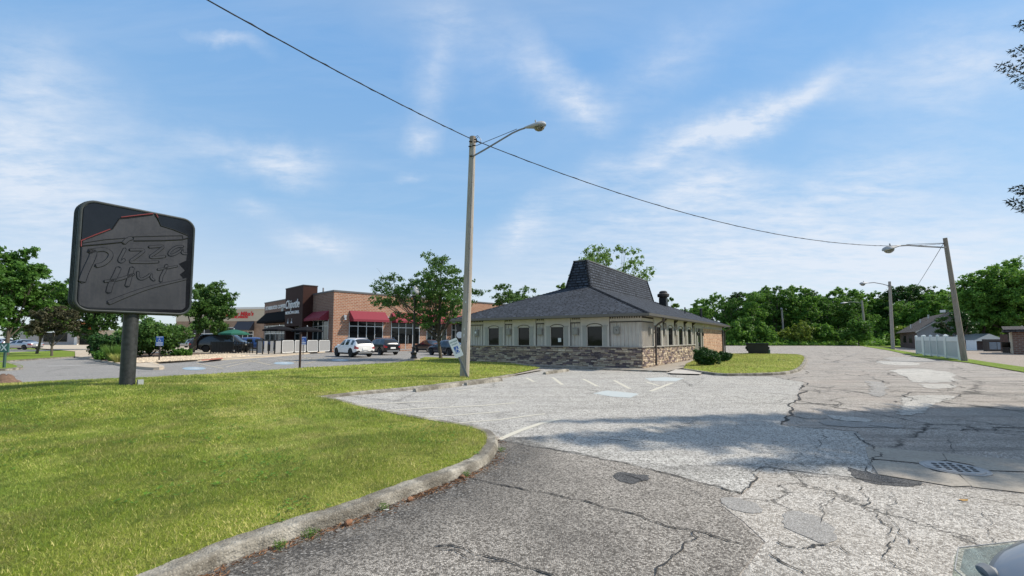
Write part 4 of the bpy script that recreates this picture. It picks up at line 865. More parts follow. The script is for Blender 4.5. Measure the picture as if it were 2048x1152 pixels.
b = MB(); b.box(X1-.03, X2+.03, Y1-.04, Y1-.0, zt-.05, zt+.035); b.box(X1-.04, X1, Y1-.04, Y2+.04, zt-.05, zt+.035); b.box(X1, X2, Y2, Y2+.04, zt-.05, zt+.035); b.box(X2, X2+.04, Y1, Y2, zt-.05, zt+.03); b.build('roof_edge', M['gutter'], rf)
def zroof(x, y): return EZ + (y+eo)/(y1+eo)*(zb-EZ)
# exhaust fan and vents placed on the sunlit slope
fx, fy = 17.8, 3.7; z_ = zroof(fx, fy)
b = MB(); b.obox((fx, fy, z_+.25), .62, .62, .85); fn = b.build('exhaust_fan', M['black_metal'], bld); b = MB(); b.lathe([(.0,.0),(.34,.02),(.36,.08),(.5,.12),(.52,.34),(.46,.40),(.36,.44),(.34,.58),(.22,.66),(.0,.68)], 18, (fx, fy, z_+.66)); b.build('fan_hood', M['darktrim'], fn, True)
for fx, fy, h_, r_ in ((16.6, 1.6, .45, .05), (21.6, 1.3, .75, .10), (23.3, .6, .28, .05)):
    z_ = zroof(fx, fy); b = MB(); b.tube([(fx, fy, z_-.1), (fx, fy, z_+h_)], r_, 10); b.lathe([(r_*1.4,0),(r_*1.7,.03),(0,.10)], 10, (fx, fy, z_+h_)); b.build('vent_pipe', M['black_metal'], bld, True)

# ------------------------------------------------------------------ pole sign
SGZ = .36; A = R(33); sd = np.array((math.sin(A), math.cos(A), 0)); PB = P(254, 770, SGZ); PB = np.array([PB[0], PB[1], SGZ])
SW = Wall(PB, sd)                     # plane through the post, along the sign
FO = -.25                              # front face towards the camera side
def S(px, py): 
    # convert photograph spot to sign plane coordinates (s, z above base), front face plane
    s_, z_ = SW(px, py, FO); return (s_, z_-SGZ)
def crop(x, y): return S(120 + x/4.432, 380 + y/4.432)
sign = empty('pole_sign', tuple(PB), math.atan2(sd[1], sd[0])); tag(sign, 'black blanked out pizza restaurant sign on a thick black post in the lawn', 'sign')
# in the sign's own frame: x along the face, -y towards the viewer, z up
cor = [crop(150,1060), crop(1150,1080), crop(1168,300), crop(196,75)]
sx0, sx1 = (cor[0][0]+cor[3][0])/2+.02, (cor[1][0]+cor[2][0])/2; sz0, sz1 = (cor[0][1]+cor[1][1])/2, (cor[2][1]+cor[3][1])/2
print('SIGN', cor, sx0, sx1, sz0, sz1)
def rrect(x0, x1, z0, z1, r, n=7):
    out = []
    for cx, cz, a0 in ((x1-r, z0+r, -90), (x1-r, z1-r, 0), (x0+r, z1-r, 90), (x0+r, z0+r, 180)):
        out += [(cx + r*math.cos(R(a0+90*i/n)), cz + r*math.sin(R(a0+90*i/n))) for i in range(n+1)]
    return out
MZ = Matrix(((1,0,0,0),(0,0,-1,0),(0,1,0,0),(0,0,0,1)))     # (x, z, depth) -> depth towards -y
def sprism(b, poly, d0, d1): b.prism(poly, d0, d1, MZ)
F0 = -FO
b = MB(); sprism(b, rrect(sx0-.07, sx1+.07, sz0-.07, sz1+.07, .30), -F0+.02, F0-.03); cab = b.build('cabinet', M['sign_frame'], sign, recalc=True)
b = MB(); out = rrect(sx0-.04, sx1+.04, sz0-.04, sz1+.04, .27)
b.tube([(x, -(F0-.03), z) for x, z in out+out[:1]], .035, 8); b.build('rim', M['sign_frame'], cab, True)
b = MB(); out = rrect(sx0-.075, sx1+.075, sz0-.075, sz1+.075, .3)
for yy in (.02, .12, -.10): b.tube([(x, yy, z) for x, z in out+out[:1]], .012, 6)
b.build('cabinet_seam', M['sign_frame'], cab, True)
b = MB(); sprism(b, rrect(sx0, sx1, sz0, sz1, .23), F0-.03, F0); pn = b.build('panel', M['sign_gloss'], sign, recalc=True)
def sc(pts): return [crop(*p) for p in pts]
# satin film over everything under the roof line
film = [(190,495),(200,440),(460,350),(525,255),(830,215),(890,318),(1130,405),(1125,560),(1118,625),(1050,655),(1105,715),(1060,750),(1090,785),(1118,785),(1110,1040),(1080,1062),(440,1046),(250,1040),(175,1020),(150,990)]
b = MB(); fp = sc(film); fp = [(min(max(x, sx0+.02), sx1-.02), max(z, sz0+.03)) for x, z in fp]; sprism(b, fp[::-1], F0, F0+.004); b.build('satin_film', M['sign_satin'], pn, recalc=True)
em = MB(); gr = MB(); rd = MB()
def stroke(pts, wd, closed_w=None, z=.016):
    p = [np.array(q) for q in sc(pts)]
    for _ in range(1):
        if len(p) > 2: p = smooth(p, 2)
    n = len(p); L, Rr = [], []
    for i in range(n):
        d = p[min(i+1, n-1)] - p[max(i-1, 0)]; d /= max(np.linalg.norm(d), 1e-6); nn = np.array([-d[1], d[0]]); w_ = wd/2*(1 if not closed_w else closed_w(i/(n-1)))
        L.append(p[i]+nn*w_); Rr.append(p[i]-nn*w_)
    e0 = p[0] - (p[1]-p[0])/max(np.linalg.norm(p[1]-p[0]), 1e-6)*wd*.35; e1 = p[-1] + (p[-1]-p[-2])/max(np.linalg.norm(p[-1]-p[-2]), 1e-6)*wd*.35
    for i in range(n-1):
        quad = [L[i], Rr[i], Rr[i+1], L[i+1]]; vs = [(q[0], -(F0+zz), q[1]) for zz in (z, 0) for q in quad]
        em.add(vs, [(0,1,2,3),(1,0,4,5),(3,2,6,7)])
    loop = [e0] + Rr + [e1] + L[::-1] + [e0]
    gr.tube([(q[0], -(F0+.008), q[1]) for q in loop], .0105, 5)
# lettering
stroke([(262,545),(300,540),(285,600),(225,720),(195,810)], .12)                         # P stem
stroke([(262,545),(330,530),(400,525),(455,560),(440,610),(380,660),(320,672)], .085)    # P bowl
stroke([(575,520),(550,570),(520,625),(545,640),(570,615)], .06); stroke([(565,470),(600,435),(640,425)], .085)
stroke([(620,530),(690,528),(755,530),(690,585),(605,640),(700,640),(790,642),(870,635)], .06)
stroke([(790,505),(860,500),(925,495),(860,550),(785,598),(860,598),(930,588)], .06)
stroke([(1090,500),(1030,500),(970,545),(965,578),(1010,575),(1075,535),(1085,520),(1080,562),(1125,565)], .055)
stroke([(520,690),(490,760),(445,840),(430,905)], .10); stroke([(640,690),(620,760),(595,850)], .09); stroke([(395,810),(480,800),(570,780),(650,745)], .06)
stroke([(690,725),(690,775),(720,795),(780,765),(810,735),(805,780),(835,800)], .05)
stroke([(945,665),(925,720),(895,770),(893,810)], .065); stroke([(865,705),(930,695),(1035,675)], .045)
stroke([(430,1000),(600,930),(800,860),(1000,815),(1118,788)], .085, lambda t_: 1.25-.85*t_)
em.build('raised_lettering', M['sign_satin'], pn, recalc=True)
def groove(pts, r=.012, b=None):
    p = sc(pts); (b or gr).tube([(x, -(F0+.006), z) for x, z in p], r, 5)
groove([(195,490),(200,445),(300,410),(465,345),(525,255),(600,248),(820,220)], .015); groove([(840,225),(865,250),(893,318),(1000,350),(1135,405)], .015); groove([(195,495),(400,478),(545,462),(570,480)], .018)
groove([(205,470),(400,440),(545,430),(575,425)], .010); groove([(655,450),(900,448),(1080,440),(1135,425)], .018); groove([(650,415),(900,408),(1085,405),(1090,435)], .010)
gr.build('lettering_outline', M['sign_groove'], pn, True)
for pts in ([(180,500),(180,450),(300,400),(440,348)], [(535,242),(700,222),(820,210)], [(845,212),(862,245)]):
    p = sc(pts); rd.tube([(x+.012, -(F0+.010), z+.004) for x, z in p], .013, 5)
rd.build('red_edge', M['sign_red'], pn, True)
b = MB(); b.tube([(0,0,-.3), (0,0,sz0-.05)], .160, 20); b.build('post', M['sign_post'], sign, True)
b = MB(); b.box(.15, .27, -.24, -.16, .0, .13); b.build('junction_box', M['alu'], sign)

# ------------------------------------------------------------------ utility poles, street lights and wires
def pole_with_lamp(name, base_px, top_px, armroot, armpts, head_l, head_r, rb, rt, mname, label, group, zb=0.0, wire_bits=True, armr=.035, headh=.22, strut=None):
    B = P(*base_px, zb); Tp = PD(top_px[0], top_px[1], B[1]); e = empty(name, tuple(B)); tag(e, label, 'street light', group)
    Lc = lambda p: tuple(np.array(p) - B)
    b = MB(); n = 9; pts = [np.array((0,0,-.3)) + (np.array(Lc(Tp)) - np.array((0,0,-.3)))*i/(n-1) for i in range(n)]
    b.tube(pts, [rb + (rt-rb)*i/(n-1) for i in range(n)], 14); b.build('pole', M[mname], e, True)
    ar = [Lc(PD(x, y, B[1]-.12)) for x, y in [armroot]+armpts]; b = MB(); b.tube(ar, armr, 8); arm = b.build('arm', M['grey_metal'], e, True)
    if strut: b = MB(); b.tube([Lc(PD(x, y, B[1]-.12)) for x, y in strut], armr*.35, 5); b.build('brace', M['black_metal'], arm)
    hl, hr = np.array(Lc(PD(*head_l, B[1]-.12))), np.array(Lc(PD(*head_r, B[1]-.12))); d = hr-hl; L = np.linalg.norm(d); t_ = Vector(d/L); up = Vector((0,0,1)); side = t_.cross(up).normalized(); up2 = side.cross(t_)
    b = MB(); prof = [(0,.18,.22),(.12,.30,.36),(.35,.62,.55),(.6,.95,.75),(.8,1.0,.8),(.93,.8,.65),(1.0,.35,.35)]; vs = []; k = 12; hw = L*.24
    for s_, ww, hh in prof:
        for j in range(k):
            w_ = 2*math.pi*j/k; cz = math.sin(w_); vs.append(Vector(hl) + t_*(s_*L) + side*(math.cos(w_)*hw*ww) + up2*(cz*headh*hh*(.8 if cz > 0 else .28)))
    b.add(vs, [(i*k+j, i*k+(j+1)%k, (i+1)*k+(j+1)%k, (i+1)*k+j) for i in range(len(prof)-1) for j in range(k)] + [tuple(reversed(range(k))), tuple((len(prof)-1)*k+j for j in range(k))])
    b.tube([Vector(hl)+t_*L*.55+up2*headh*.55, Vector(hl)+t_*L*.55+up2*headh*1.0], L*.035, 8)
    hd = b.build('lamp_head', M['lamp_grey'], e, True, recalc=True)
    b = MB(); vs = []; prof = [(.0,.98),(.3,.95),(.65,.75),(.9,.4),(1.0,.05)]
    for dz, rr in prof:
        for j in range(k):
            w_ = 2*math.pi*j/k; vs.append(Vector(hl) + t_*(L*.68 + math.cos(w_)*L*.27*rr) + side*(math.sin(w_)*hw*.85*rr) - up2*(headh*.1 + dz*headh*.75))
    b.add(vs, [(i*k+j, i*k+(j+1)%k, (i+1)*k+(j+1)%k, (i+1)*k+j) for i in range(len(prof)-1) for j in range(k)]); b.build('lens', M['lens'], hd, True, recalc=True)
    return e, B, Tp
G5 = 'street lights on wooden poles'
p1, B1, T1 = pole_with_lamp('street_light', (928.5,752), (945.5,274), (947,312), [(970,299),(1000,281),(1025,266),(1038,260),(1050,256)], (1049,256), (1092,250), .185, .125, 'pole', 'tall weathered wooden pole with a cobra head lamp, standing beside the tilted sign', G5, .12, strut=[(951,292),(1034,258)], headh=.26)
b = MB(); lc = lambda x, y, dy=-.15: tuple(PD(x, y, B1[1]+dy) - B1)
for x, y in ((951,279),(951,284),(948,291),(941,283),(940,293),(942,312)): 
    p = lc(x, y); b.tube([(p[0]-.06, p[1], p[2]), (p[0]+.06, p[1], p[2])], .025, 6)
b.tube([lc(951,279), lc(957,273), lc(962,279), lc(961,287), lc(955,283), lc(950,274), lc(956,271)], .012, 5); b.tube([lc(952,284), lc(958,284), lc(962,288)], .01, 5); b.build('pole_fitting', M['black_metal'], p1, True)
pt0, pt1 = Vector((0,0,0)), Vector(tuple(T1-B1)); b = MB(); off_ = Vector((.06,-.155,0)); b.tube([pt0+off_*1.12+Vector((0,0,.1)), pt0*.5+pt1*.5+off_*.93, pt1+off_*.72-Vector((0,0,.3))], .012, 6); b.build('ground_wire', M['grey_metal'], p1, True)
for f_, w_, h_, mm in ((.165,.07,.10,'alu'),(.19,.05,.05,'sign_white'),(.30,.04,.06,'alu')):
    p = pt0*(1-f_)+pt1*f_; b = MB(); b.obox(p+Vector((-.03,-.172*(1-f_*.25),0)), w_, .006, h_); b.build('tag_plate', M[mm], p1)
b = MB()
for f_ in (.09,.14,.22,.26,.34,.43,.52,.61,.7,.8,.9): p = pt0*(1-f_)+pt1*f_; b.obox(p+off_*(1.12-.4*f_)+Vector((0,-.008,0)), .035, .012, .012)
b.build('staple', M['black_metal'], p1)['kind'] = 'stuff'
p2, B2_, T2 = pole_with_lamp('street_light', (1930,722), (1890,476), (1891,495), [(1850,493),(1815,490.5),(1800,491.5)], (1801,491.5), (1767,501), .175, .12, 'pole_brown', 'leaning brown wooden pole with lamp, beside the white vinyl screens', G5, .03, strut=[(1889,486),(1813,489)], headh=.36, armr=.05)
pole_with_lamp('street_light', (1786,698.2), (1779,563), (1779,572), [(1765,568),(1748,565),(1737,566)], (1737,566), (1720,568), .24, .17, 'pole', 'wooden pole with drooping lamp on the verge, in front of the brown house end', G5, .03, headh=.4, armr=.06)
pole_with_lamp('street_light', (1733,690.2), (1723.5,601), (1724,607), [(1710,604),(1700,604),(1695,605)], (1696,605), (1682,607), .28, .2, 'pole', 'thin wooden pole with lamp at the verge end, before the woods', G5, .03, headh=.4, armr=.06)
p5, B5, T5 = pole_with_lamp('street_light', (1568.5,690), (1563.5,619), (1563.7,620), [(1563.5,618.5),(1563.3,618)], (1565.5,617.8), (1561,618.2), .26, .2, 'pole', 'slim wooden pole with a tiny top lamp, straight behind the dumpster', G5, .03, headh=.5, armr=.06)
def wire(name, a, b_, sag, label, r=.012, n=40, twist=False, sx_=0):
    a, b_ = np.array(a, float), np.array(b_, float); pts = []
    for i in range(n+1):
        f = i/n; p = a + (b_-a)*f; p[2] -= 4*sag*f*(1-f); pts.append(p)
    m_ = MB(); m_.tube(pts, r, 6)
    if twist:
        m_.tube([p + np.array((math.sin(i*2.4)*.02, 0, math.cos(i*2.4)*.02)) for i, p in enumerate(pts)], r*.7, 5)
    return tag(m_.build(name, M['tyre'], None, True), label, 'wire', 'overhead wires')
a1 = PD(943, 278, B1[1]); a2 = PD(951, 281, B1[1]); c2 = PD(1887, 487, B2_[1])
w0 = np.array((-15.5, -2.0, 10.6))
wire('overhead_wire', a1, w0, .62, 'twisted black wire running from the tall pole top up out of the picture', .016, 60, True)
wire('overhead_wire', a2, c2, 1.55, 'long sagging black wire strung between the tall pole and the leaning pole', .016, 60, True)
wire('overhead_wire', c2, PD(1770, 676, 110.)+np.array((0,0,3.0)), .9, 'thin wire dropping from the leaning pole top towards the woods', .018)
for f in (.2,.4,.5,.6,.8):
    p = a2+(c2-a2)*f; p[2] -= 4*1.55*f*(1-f); print('wire', f, p)

# tilted accessible parking sign beside the pole
q = P(935, 755, .1); tp = PD(904, 680, q[1]); e = empty('parking_sign', tuple(q)); tag(e, 'white and blue accessible parking sign tilting left against the wooden pole', 'sign')
d = np.array(tp)-q; L = np.linalg.norm(d); ax = Vector(d/L); sd_ = Vector((1,0,0)) - ax*ax.x; sd_.normalize(); fw = ax.cross(sd_); Mr = Matrix((sd_, -fw, ax)).transposed()
Mr = Matrix((sd_, fw*-1, ax)).transposed() if True else Mr
b = MB(); b.obox(ax*(L*.42), .055, .018, L*.92, Mr); b.obox(ax*(L*.42)+Mr@Vector((.035,.012,0)), .012, .03, L*.9, Mr); b.obox(ax*(L*.42)+Mr@Vector((-.035,.012,0)), .012, .03, L*.9, Mr); b.build('post', M['grey_metal'], e)
pc = PD(912, 696, q[1]-.05) - q; c0 = Vector(pc)
b = MB(); MM = Matrix.Translation(c0) @ Mr.to_4x4() @ Matrix.Rotation(R(90), 4, 'X')
b.prism(rrect(-.165,.165,-.36,.36,.04,4), -.004, .004, MM); pt_ = b.build('plate', M['sign_white'], e, recalc=True)
def onplate(poly, d0=.0045, d1=.0065): 
    m_ = MB(); m_.prism(poly, d0, d1, MM); return m_
fs = 1 if (MM.to_3x3() @ Vector((0,0,1))).y < 0 else -1
m_ = onplate([(-.085,-.20),(.085,-.20),(.085,.06),(-.085,.06)], *( (.0045,.0065) if fs > 0 else (-.0065,-.0045))); m_.build('blue_square', M['sign_blue'], pt_, recalc=True)
def text_obj(name, s_, size, m, parent, mat4, extrude=.004, align='CENTER', sx=1.0, shear=0.0, bold=0.0):
    cu = bpy.data.curves.new('t', 'FONT'); cu.body = s_; cu.size = size; cu.extrude = extrude; cu.align_x = align; cu.align_y = 'CENTER'; cu.shear = shear; cu.offset = bold; cu.resolution_u = 2
    to = bpy.data.objects.new('t', cu); col.objects.link(to); dg_ = bpy.context.evaluated_depsgraph_get(); me = bpy.data.meshes.new_from_object(to.evaluated_get(dg_)); bpy.data.objects.remove(to); bpy.data.curves.remove(cu)
    me.transform(mat4 @ Matrix.Diagonal((sx, 1, 1, 1))); me.materials.clear(); me.materials.append(m); me.name = name
    o = bpy.data.objects.new(name, me); col.objects.link(o); o.parent = parent; return o
flip = Matrix.Identity(4) if fs > 0 else Matrix.Rotation(math.pi, 4, 'Y')
def wheelchair(M4, s, m, parent, name='wheelchair_symbol'):
    b = MB(); T_ = lambda x, y: tuple(M4 @ Vector((x*s, y*s, .0)))
    arc = [T_(-.05+.28*math.cos(R(a)), -.22+.28*math.sin(R(a))) for a in range(110, 390, 20)]; b.tube(arc, .045*s, 6)
    b.tube([T_(-.08,.28), T_(-.05,-.02), T_(.18,-.04), T_(.30,-.38), T_(.42,-.34)], .05*s, 6); b.tube([T_(-.07,.14), T_(.14,.14)], .045*s, 6)
    b.lathe([(0,-.06*s),(.085*s,0),(0,.06*s)], 10, tuple(M4 @ Vector((-.09*s,.42*s,0)))); return b.build(name, m, parent, True)
wheelchair(MM @ flip @ Matrix.Translation((0,-.07,.008)), .22, M['sign_white'], pt_)
text_obj('lettering', 'RESERVED', .075, M['letter_dark'], pt_, MM @ flip @ Matrix.Translation((0,.25,.006)), .001, sx=.85, bold=.001); text_obj('lettering', 'PARKING', .06, M['letter_dark'], pt_, MM @ flip @ Matrix.Translation((0,.15,.006)), .001, sx=.85, bold=.001)
# small blue and white accessible signs on the plaza, and the bare rusty post
def small_sign(px, py, ztop, label, face=(0,-1), w_=.34, h_=.5, zb=.14):
    q = P(px, py, zb); e = empty('parking_sign', tuple(q)); tag(e, label, 'sign', 'small blue parking signs'); b = MB(); b.box(-.03,.03,-.02,.02,-.1,ztop); b.build('post', M['darktrim'], e)
    MM_ = Matrix.Translation((0,-.035,ztop-h_/2)) @ Matrix.Rotation(R(90), 4, 'X'); b = MB(); b.prism(rrect(-w_/2,w_/2,-h_/2,h_/2,.03,3), -.004, .004, MM_); pl_ = b.build('plate', M['sign_blue'], e, recalc=True)
    b = MB(); b.prism([(-w_*.42,-h_*.46),(w_*.42,-h_*.46),(w_*.42,-h_*.36),(-w_*.42,-h_*.36)], .0045, .006, MM_); b.prism([(-w_*.42,-h_*.25),(w_*.42,-h_*.25),(w_*.42,-h_*.14),(-w_*.42,-h_*.14)], .0045, .006, MM_); b.prism([(-w_*.42,h_*.40),(w_*.42,h_*.40),(w_*.42,h_*.46),(-w_*.42,h_*.46)], .0045, .006, MM_); b.build('white_band', M['sign_white'], pl_, recalc=True)
    wheelchair(MM_ @ Matrix.Translation((0,.09,.008)), .26, M['sign_white'], pl_); return e
small_sign(318, 721.5, 1.58, 'blue accessible parking sign in the gravel before the big round evergreen', w_=.50, h_=.62)
small_sign(606, 707, 1.62, 'blue accessible parking sign in front of the grey patio barrier', w_=.58, h_=.78)
q = P(599.5, 735, .1); b = MB(); b.box(-.045,.045,-.03,.03,-.2,1.68); b.box(-.02,.02,-.045,-.03,-.1,1.68); o = b.build('bare_post', M['rust_post'], loc=tuple(q)); tag(o, 'bare rusty sign post at the far edge of the lawn', 'post')
q = P(8, 735, .12); e = empty('parking_sign', tuple(q)); tag(e, 'green sign with white cross lettering on a low post, cut by the picture edge', 'sign'); b = MB(); b.box(-.04,.04,-.04,.04,0,1.0); b.build('post', M['green_plastic'], e)
b = MB(); b.box(-1.05,.22,-.05,-.02,.75,1.22); pl_ = b.build('plate', M['letter_dark'], e); text_obj('lettering', 'DOX', .42, M['letter_white'], pl_, Matrix.Translation((-.35,-.055,.98)) @ Matrix.Rotation(R(90), 4, 'X'), .004, bold=.008)
# ornamental lamp post
q = P(827.5, 719.5, .1); e = empty('lamp_post', tuple(q)); tag(e, 'black ornamental lamp post with frosted acorn globe on a round concrete base', 'lamp post')
H_ = PD(828, 571, q[1])[2]-q[2]; b = MB(); b.lathe([(.42,-.1),(.42,.06),(.40,.08),(0,.08)], 20); b.build('concrete_base', M['concrete'], e, True)
b = MB(); b.lathe([(.24,.08),(.24,.16),(.19,.20),(.17,.34),(.22,.42),(.22,.50),(.15,.58),(.12,.80),(.14,.86),(.085,.92),(.075,1.2),(.065,H_-1.1),(.09,H_-1.05),(.09,H_-1.0),(.06,H_-.96),(.10,H_-.86),(.20,H_-.80),(.22,H_-.74),(.0,H_-.74)], 16); b.build('shaft', M['black_metal'], e, True)
b = MB(); b.lathe([(.16,H_-.74),(.27,H_-.62),(.30,H_-.45),(.27,H_-.28),(.16,H_-.14),(.06,H_-.06),(.03,H_),(0,H_+.02)], 16); b.build('globe', M['lamp_grey'], e, True)
# ------------------------------------------------------------------ shopping building across the drive
CA = R(44.3); cu_ = np.array((math.sin(CA), math.cos(CA), 0)); cv_ = np.array((-math.cos(CA), math.sin(CA), 0)); CC = P(664.8, 703.0, .1); CC = np.array([CC[0], CC[1], 0.])
shop = empty('shop_building', tuple(CC), math.atan2(cu_[1], cu_[0])); tag(shop, 'red brick shop building with burgundy awnings and a tall brown sign tower', 'building')
WR = Wall(CC, cu_); WL = Wall(CC, cv_)
# local frame: +x along the sunlit wall going right, +y along the shaded wall going left
zt = WR(667.6, 582.5)[1]; xe = WR(1085, 600)[0]; yt = WL(603, 590)[0]; ye = WL(527.5, 606)[0]; zw = WL(527.5, 606)[1]
print('SHOP', CC, 'top', zt, 'xe', xe, 'tower', yt, 'ye', ye, zw)
xe = min(max(xe, 30), 48); bz = zt
def rx(px): return WR(px, 680)[0]
def ly(px): return WL(px, 660)[0]
b = MB(); b.box(0, xe, 0, yt+6, 0, bz); b.build('wall', M['brick'], shop)
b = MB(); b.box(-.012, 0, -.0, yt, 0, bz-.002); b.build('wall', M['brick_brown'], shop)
b = MB(); b.box(-.08, xe+.05, -.08, .0, bz-.02, bz+.16); b.box(-.08, -.0, 0, yt+6, bz-.02, bz+.16); b.box(0, xe, 0, .3, bz, bz+.16); b.build('parapet_cap', M['parapet'], shop)
b = MB(); b.box(-.05, 22, -.05, -.001, .0, .9); b.build('base_course', M['brick'], shop)
def awning(face, s0, s1, ztop, zbot, out, m, parent=shop, val=.28):
    mb = MB(); T = (lambda s, o_, z: (s, -o_, z)) if face == 'R' else (lambda s, o_, z: (-o_, s, z))
    vs = [T(s0, .01, ztop), T(s1, .01, ztop), T(s0, out, zbot+val), T(s1, out, zbot+val), T(s0, out, zbot), T(s1, out, zbot), T(s0, .01, zbot), T(s1, .01, zbot)]
    mb.add(vs, [(0,1,3,2),(2,3,5,4),(0,2,4,6),(1,7,5,3),(6,7,1,0)]); o_ = mb.build('awning', m, parent, recalc=True); return o_
def shopwin(face, s0, s1, z0, z1, nx, zmul, m='glass_tint', depth=.02, door=None):
    mb = MB(); T = (lambda s, o_, z: (s, -o_, z)) if face == 'R' else (lambda s, o_, z: (-o_, s, z))
    a, e_ = T(s0, .0, z0), T(s1, depth, z1); mb.box(a[0], e_[0], a[1], e_[1], z0, z1); wn = mb.build('window', M[m], shop); mb = MB()
    fw = .045
    for i in range(nx+1):
        s = s0 + (s1-s0)*i/nx; a, e_ = T(s-fw, depth, 0), T(s+fw, depth+.05, 0); mb.box(a[0], e_[0], a[1], e_[1], z0, z1)
    for z in [z0+.05, z1-.05] + zmul: a, e_ = T(s0, depth+.001, 0), T(s1, depth+.045, 0); mb.box(a[0], e_[0], a[1], e_[1], z-fw, z+fw)
    mb.build('frame', M['alu'], wn); return wn
def zr(px, py, off=0): return WR(px, py, off)[1]
awts = [(rx(697.5), rx(769)), (rx(782), rx(842)), (rx(853), rx(895)), (rx(902), rx(935))]
zat, zab = zr(697, 621), zr(699, 643)
for a, e_ in awts: awning('R', a, e_, zat, zab, 1.15, M['awning_red'])
wtop = zr(698, 640)
shopwin('R', rx(697.5), rx(764.5), .85, wtop+.1, 4, [zr(698, 652)], 'glass'); shopwin('R', rx(782), rx(838), .15, wtop+.1, 4, [zr(782, 655)], 'glass'); shopwin('R', rx(853), rx(892), .85, wtop+.1, 4, [zr(853, 658)]); shopwin('R', rx(903), rx(932), .85, wtop+.1, 4, [zr(903, 660)])
b = MB(); b.tube([(rx(815), -.12, .9), (rx(815), -.12, 2.0)], .03, 6); b.build('door_handle', M['alu'], shop)
for px in (687.5, 773, 849):
    x = rx(px); b = MB(); b.box(x-.14, x+.14, -.28, 0, zat-.9, zat-.55); b.lathe([(.10,0),(.16,-.2),(0,-.2)], 8, (x, -.26, zat-.95)); b.build('wall_lamp', M['alu'], shop)
# shaded face
zl = lambda px, py, o_=0: WL(px, py, o_)[1]
awning('L', ly(657), ly(604), zl(655, 621), zl(655, 641), 1.1, M['awning_red'])
shopwin('L', ly(657), ly(617.5), .25, zl(650, 641)+.1, 4, [zl(650, 652)])
# brown tower
ya, yb = ly(612), ly(573.5); to = 1.25; zT = WL(603, 572, 1.25)[1]; ya = WL(606, 620, -to)[0] if False else ya
TW = Wall(CC + np.array((-cu_[0], -cu_[1], 0))*to, cv_); ya = TW(604.5, 640)[0]; yb = TW(569.5, 640)[0]; zT = TW(604, 571.7)[1]
print('TOWER', ya, yb, zT)
b = MB(); b.box(-to, .5, ya, yb, 3.2, zT); b.box(-to, .5, ya, ya+.9, 0, 3.2); b.box(-to, .5, yb-.55, yb, 0, 3.2); tw = b.build('tower', M['tower'], shop)
b = MB(); b.box(-to-.05, .55, ya-.05, yb+.05, zT, zT+.12); b.build('tower_cap', M['darktrim'], tw)
def ltext(s, px, py, size, m, sx=1.0, shear=0.0, bold=0.0, wall=TW, off=to, parent=tw, name='lettering'):
    y, z = wall(px, py); return text_obj(name, s, size, m, parent, Matrix.Translation((-off-.03, y, z)) @ Matrix.Rotation(R(-90), 4, 'Z') @ Matrix.Rotation(R(90), 4, 'X'), .03, sx=sx, shear=shear, bold=bold)
wpx = abs(TW(571, 608)[0] - TW(598, 608)[0])
o = ltext('Chipotle', 584.5, 609, 1.55, M['letter_white'], 1, .28, .012); 
def fitw(o, width):
    xs = [v.co.y for v in o.data.vertices]; w0_ = max(xs)-min(xs); c_ = (max(xs)+min(xs))/2; k = width/w0_
    for v in o.data.vertices: v.co.y = c_ + (v.co.y-c_)*k
fitw(o, wpx); o = ltext('MEXICAN GRILL', 584.8, 625.3, .52, M['letter_white'], 1, 0, .008); fitw(o, wpx)
# entrance under the tower
b = MB(); b.box(-.06, 0, ya+.9, yb-.55, .1, 3.2); dn = b.build('door', M['glass_tint'], shop); b = MB()
yy0, yy1 = ya+.9, yb-.55
for s in (yy0, (yy0+yy1)/2, yy1): b.box(-.13, -.06, s-.06, s+.06, .1, 3.2)
for z in (.12, 2.25, 3.1): b.box(-.12, -.06, yy0, yy1, z-.07, z+.07)
b.build('frame', M['alu'], dn)
for i in range(2):
    y = (yy0+yy1)/2 + (i-.5)*1.3; b = MB(); b.lathe([(.10,0),(.05,.22),(.02,.25),(.02,.6)], 8, (-to-.35, y, 3.55)); b.build('pendant_lamp', M['sign_white'], tw)
# left wing with black awning
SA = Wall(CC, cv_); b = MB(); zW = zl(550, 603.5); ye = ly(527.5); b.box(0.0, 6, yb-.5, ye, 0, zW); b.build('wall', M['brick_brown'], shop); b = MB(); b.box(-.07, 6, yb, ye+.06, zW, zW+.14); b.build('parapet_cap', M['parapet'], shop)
aw = awning('L', yb+.02, ly(531), zl(560, 623), zl(560, 645.5), 1.3, M['awning_black'])
o = ltext('STARBUCKS COFFEE', 551, 615, .74, M['letter_white'], 1, 0, .015, WL, 0, shop); fitw(o, abs(WL(531, 615)[0]-WL(571.5, 615)[0])*.98)
b = MB(); y_, z_ = WL(566, 619.5); b.box(-.1, -.0, y_-.5, y_+.5, z_-.22, z_+.22); b.build('small_sign_plate', M['glass_tint'], shop)
shopwin('L', yb+.1, ly(531), .15, 3.55, 5, [2.35, 3.0])
for px in (617, 641, 533): 
    y = ly(px); b = MB(); b.lathe([(.09,0),(.06,.2),(0,.22)], 8, (-.3, y, 3.3)); b.build('wall_lamp', M['sign_white'], shop)
b = MB(); b.tube([(1.2, 1.5+yt*.45, bz), (1.2, 1.5+yt*.45, bz+1.0)], .10, 8); b.box(.9, 1.5, yt*.45+1.2, yt*.45+1.8, bz, bz+.3); b.build('roof_vent', M['grey_metal'], shop)
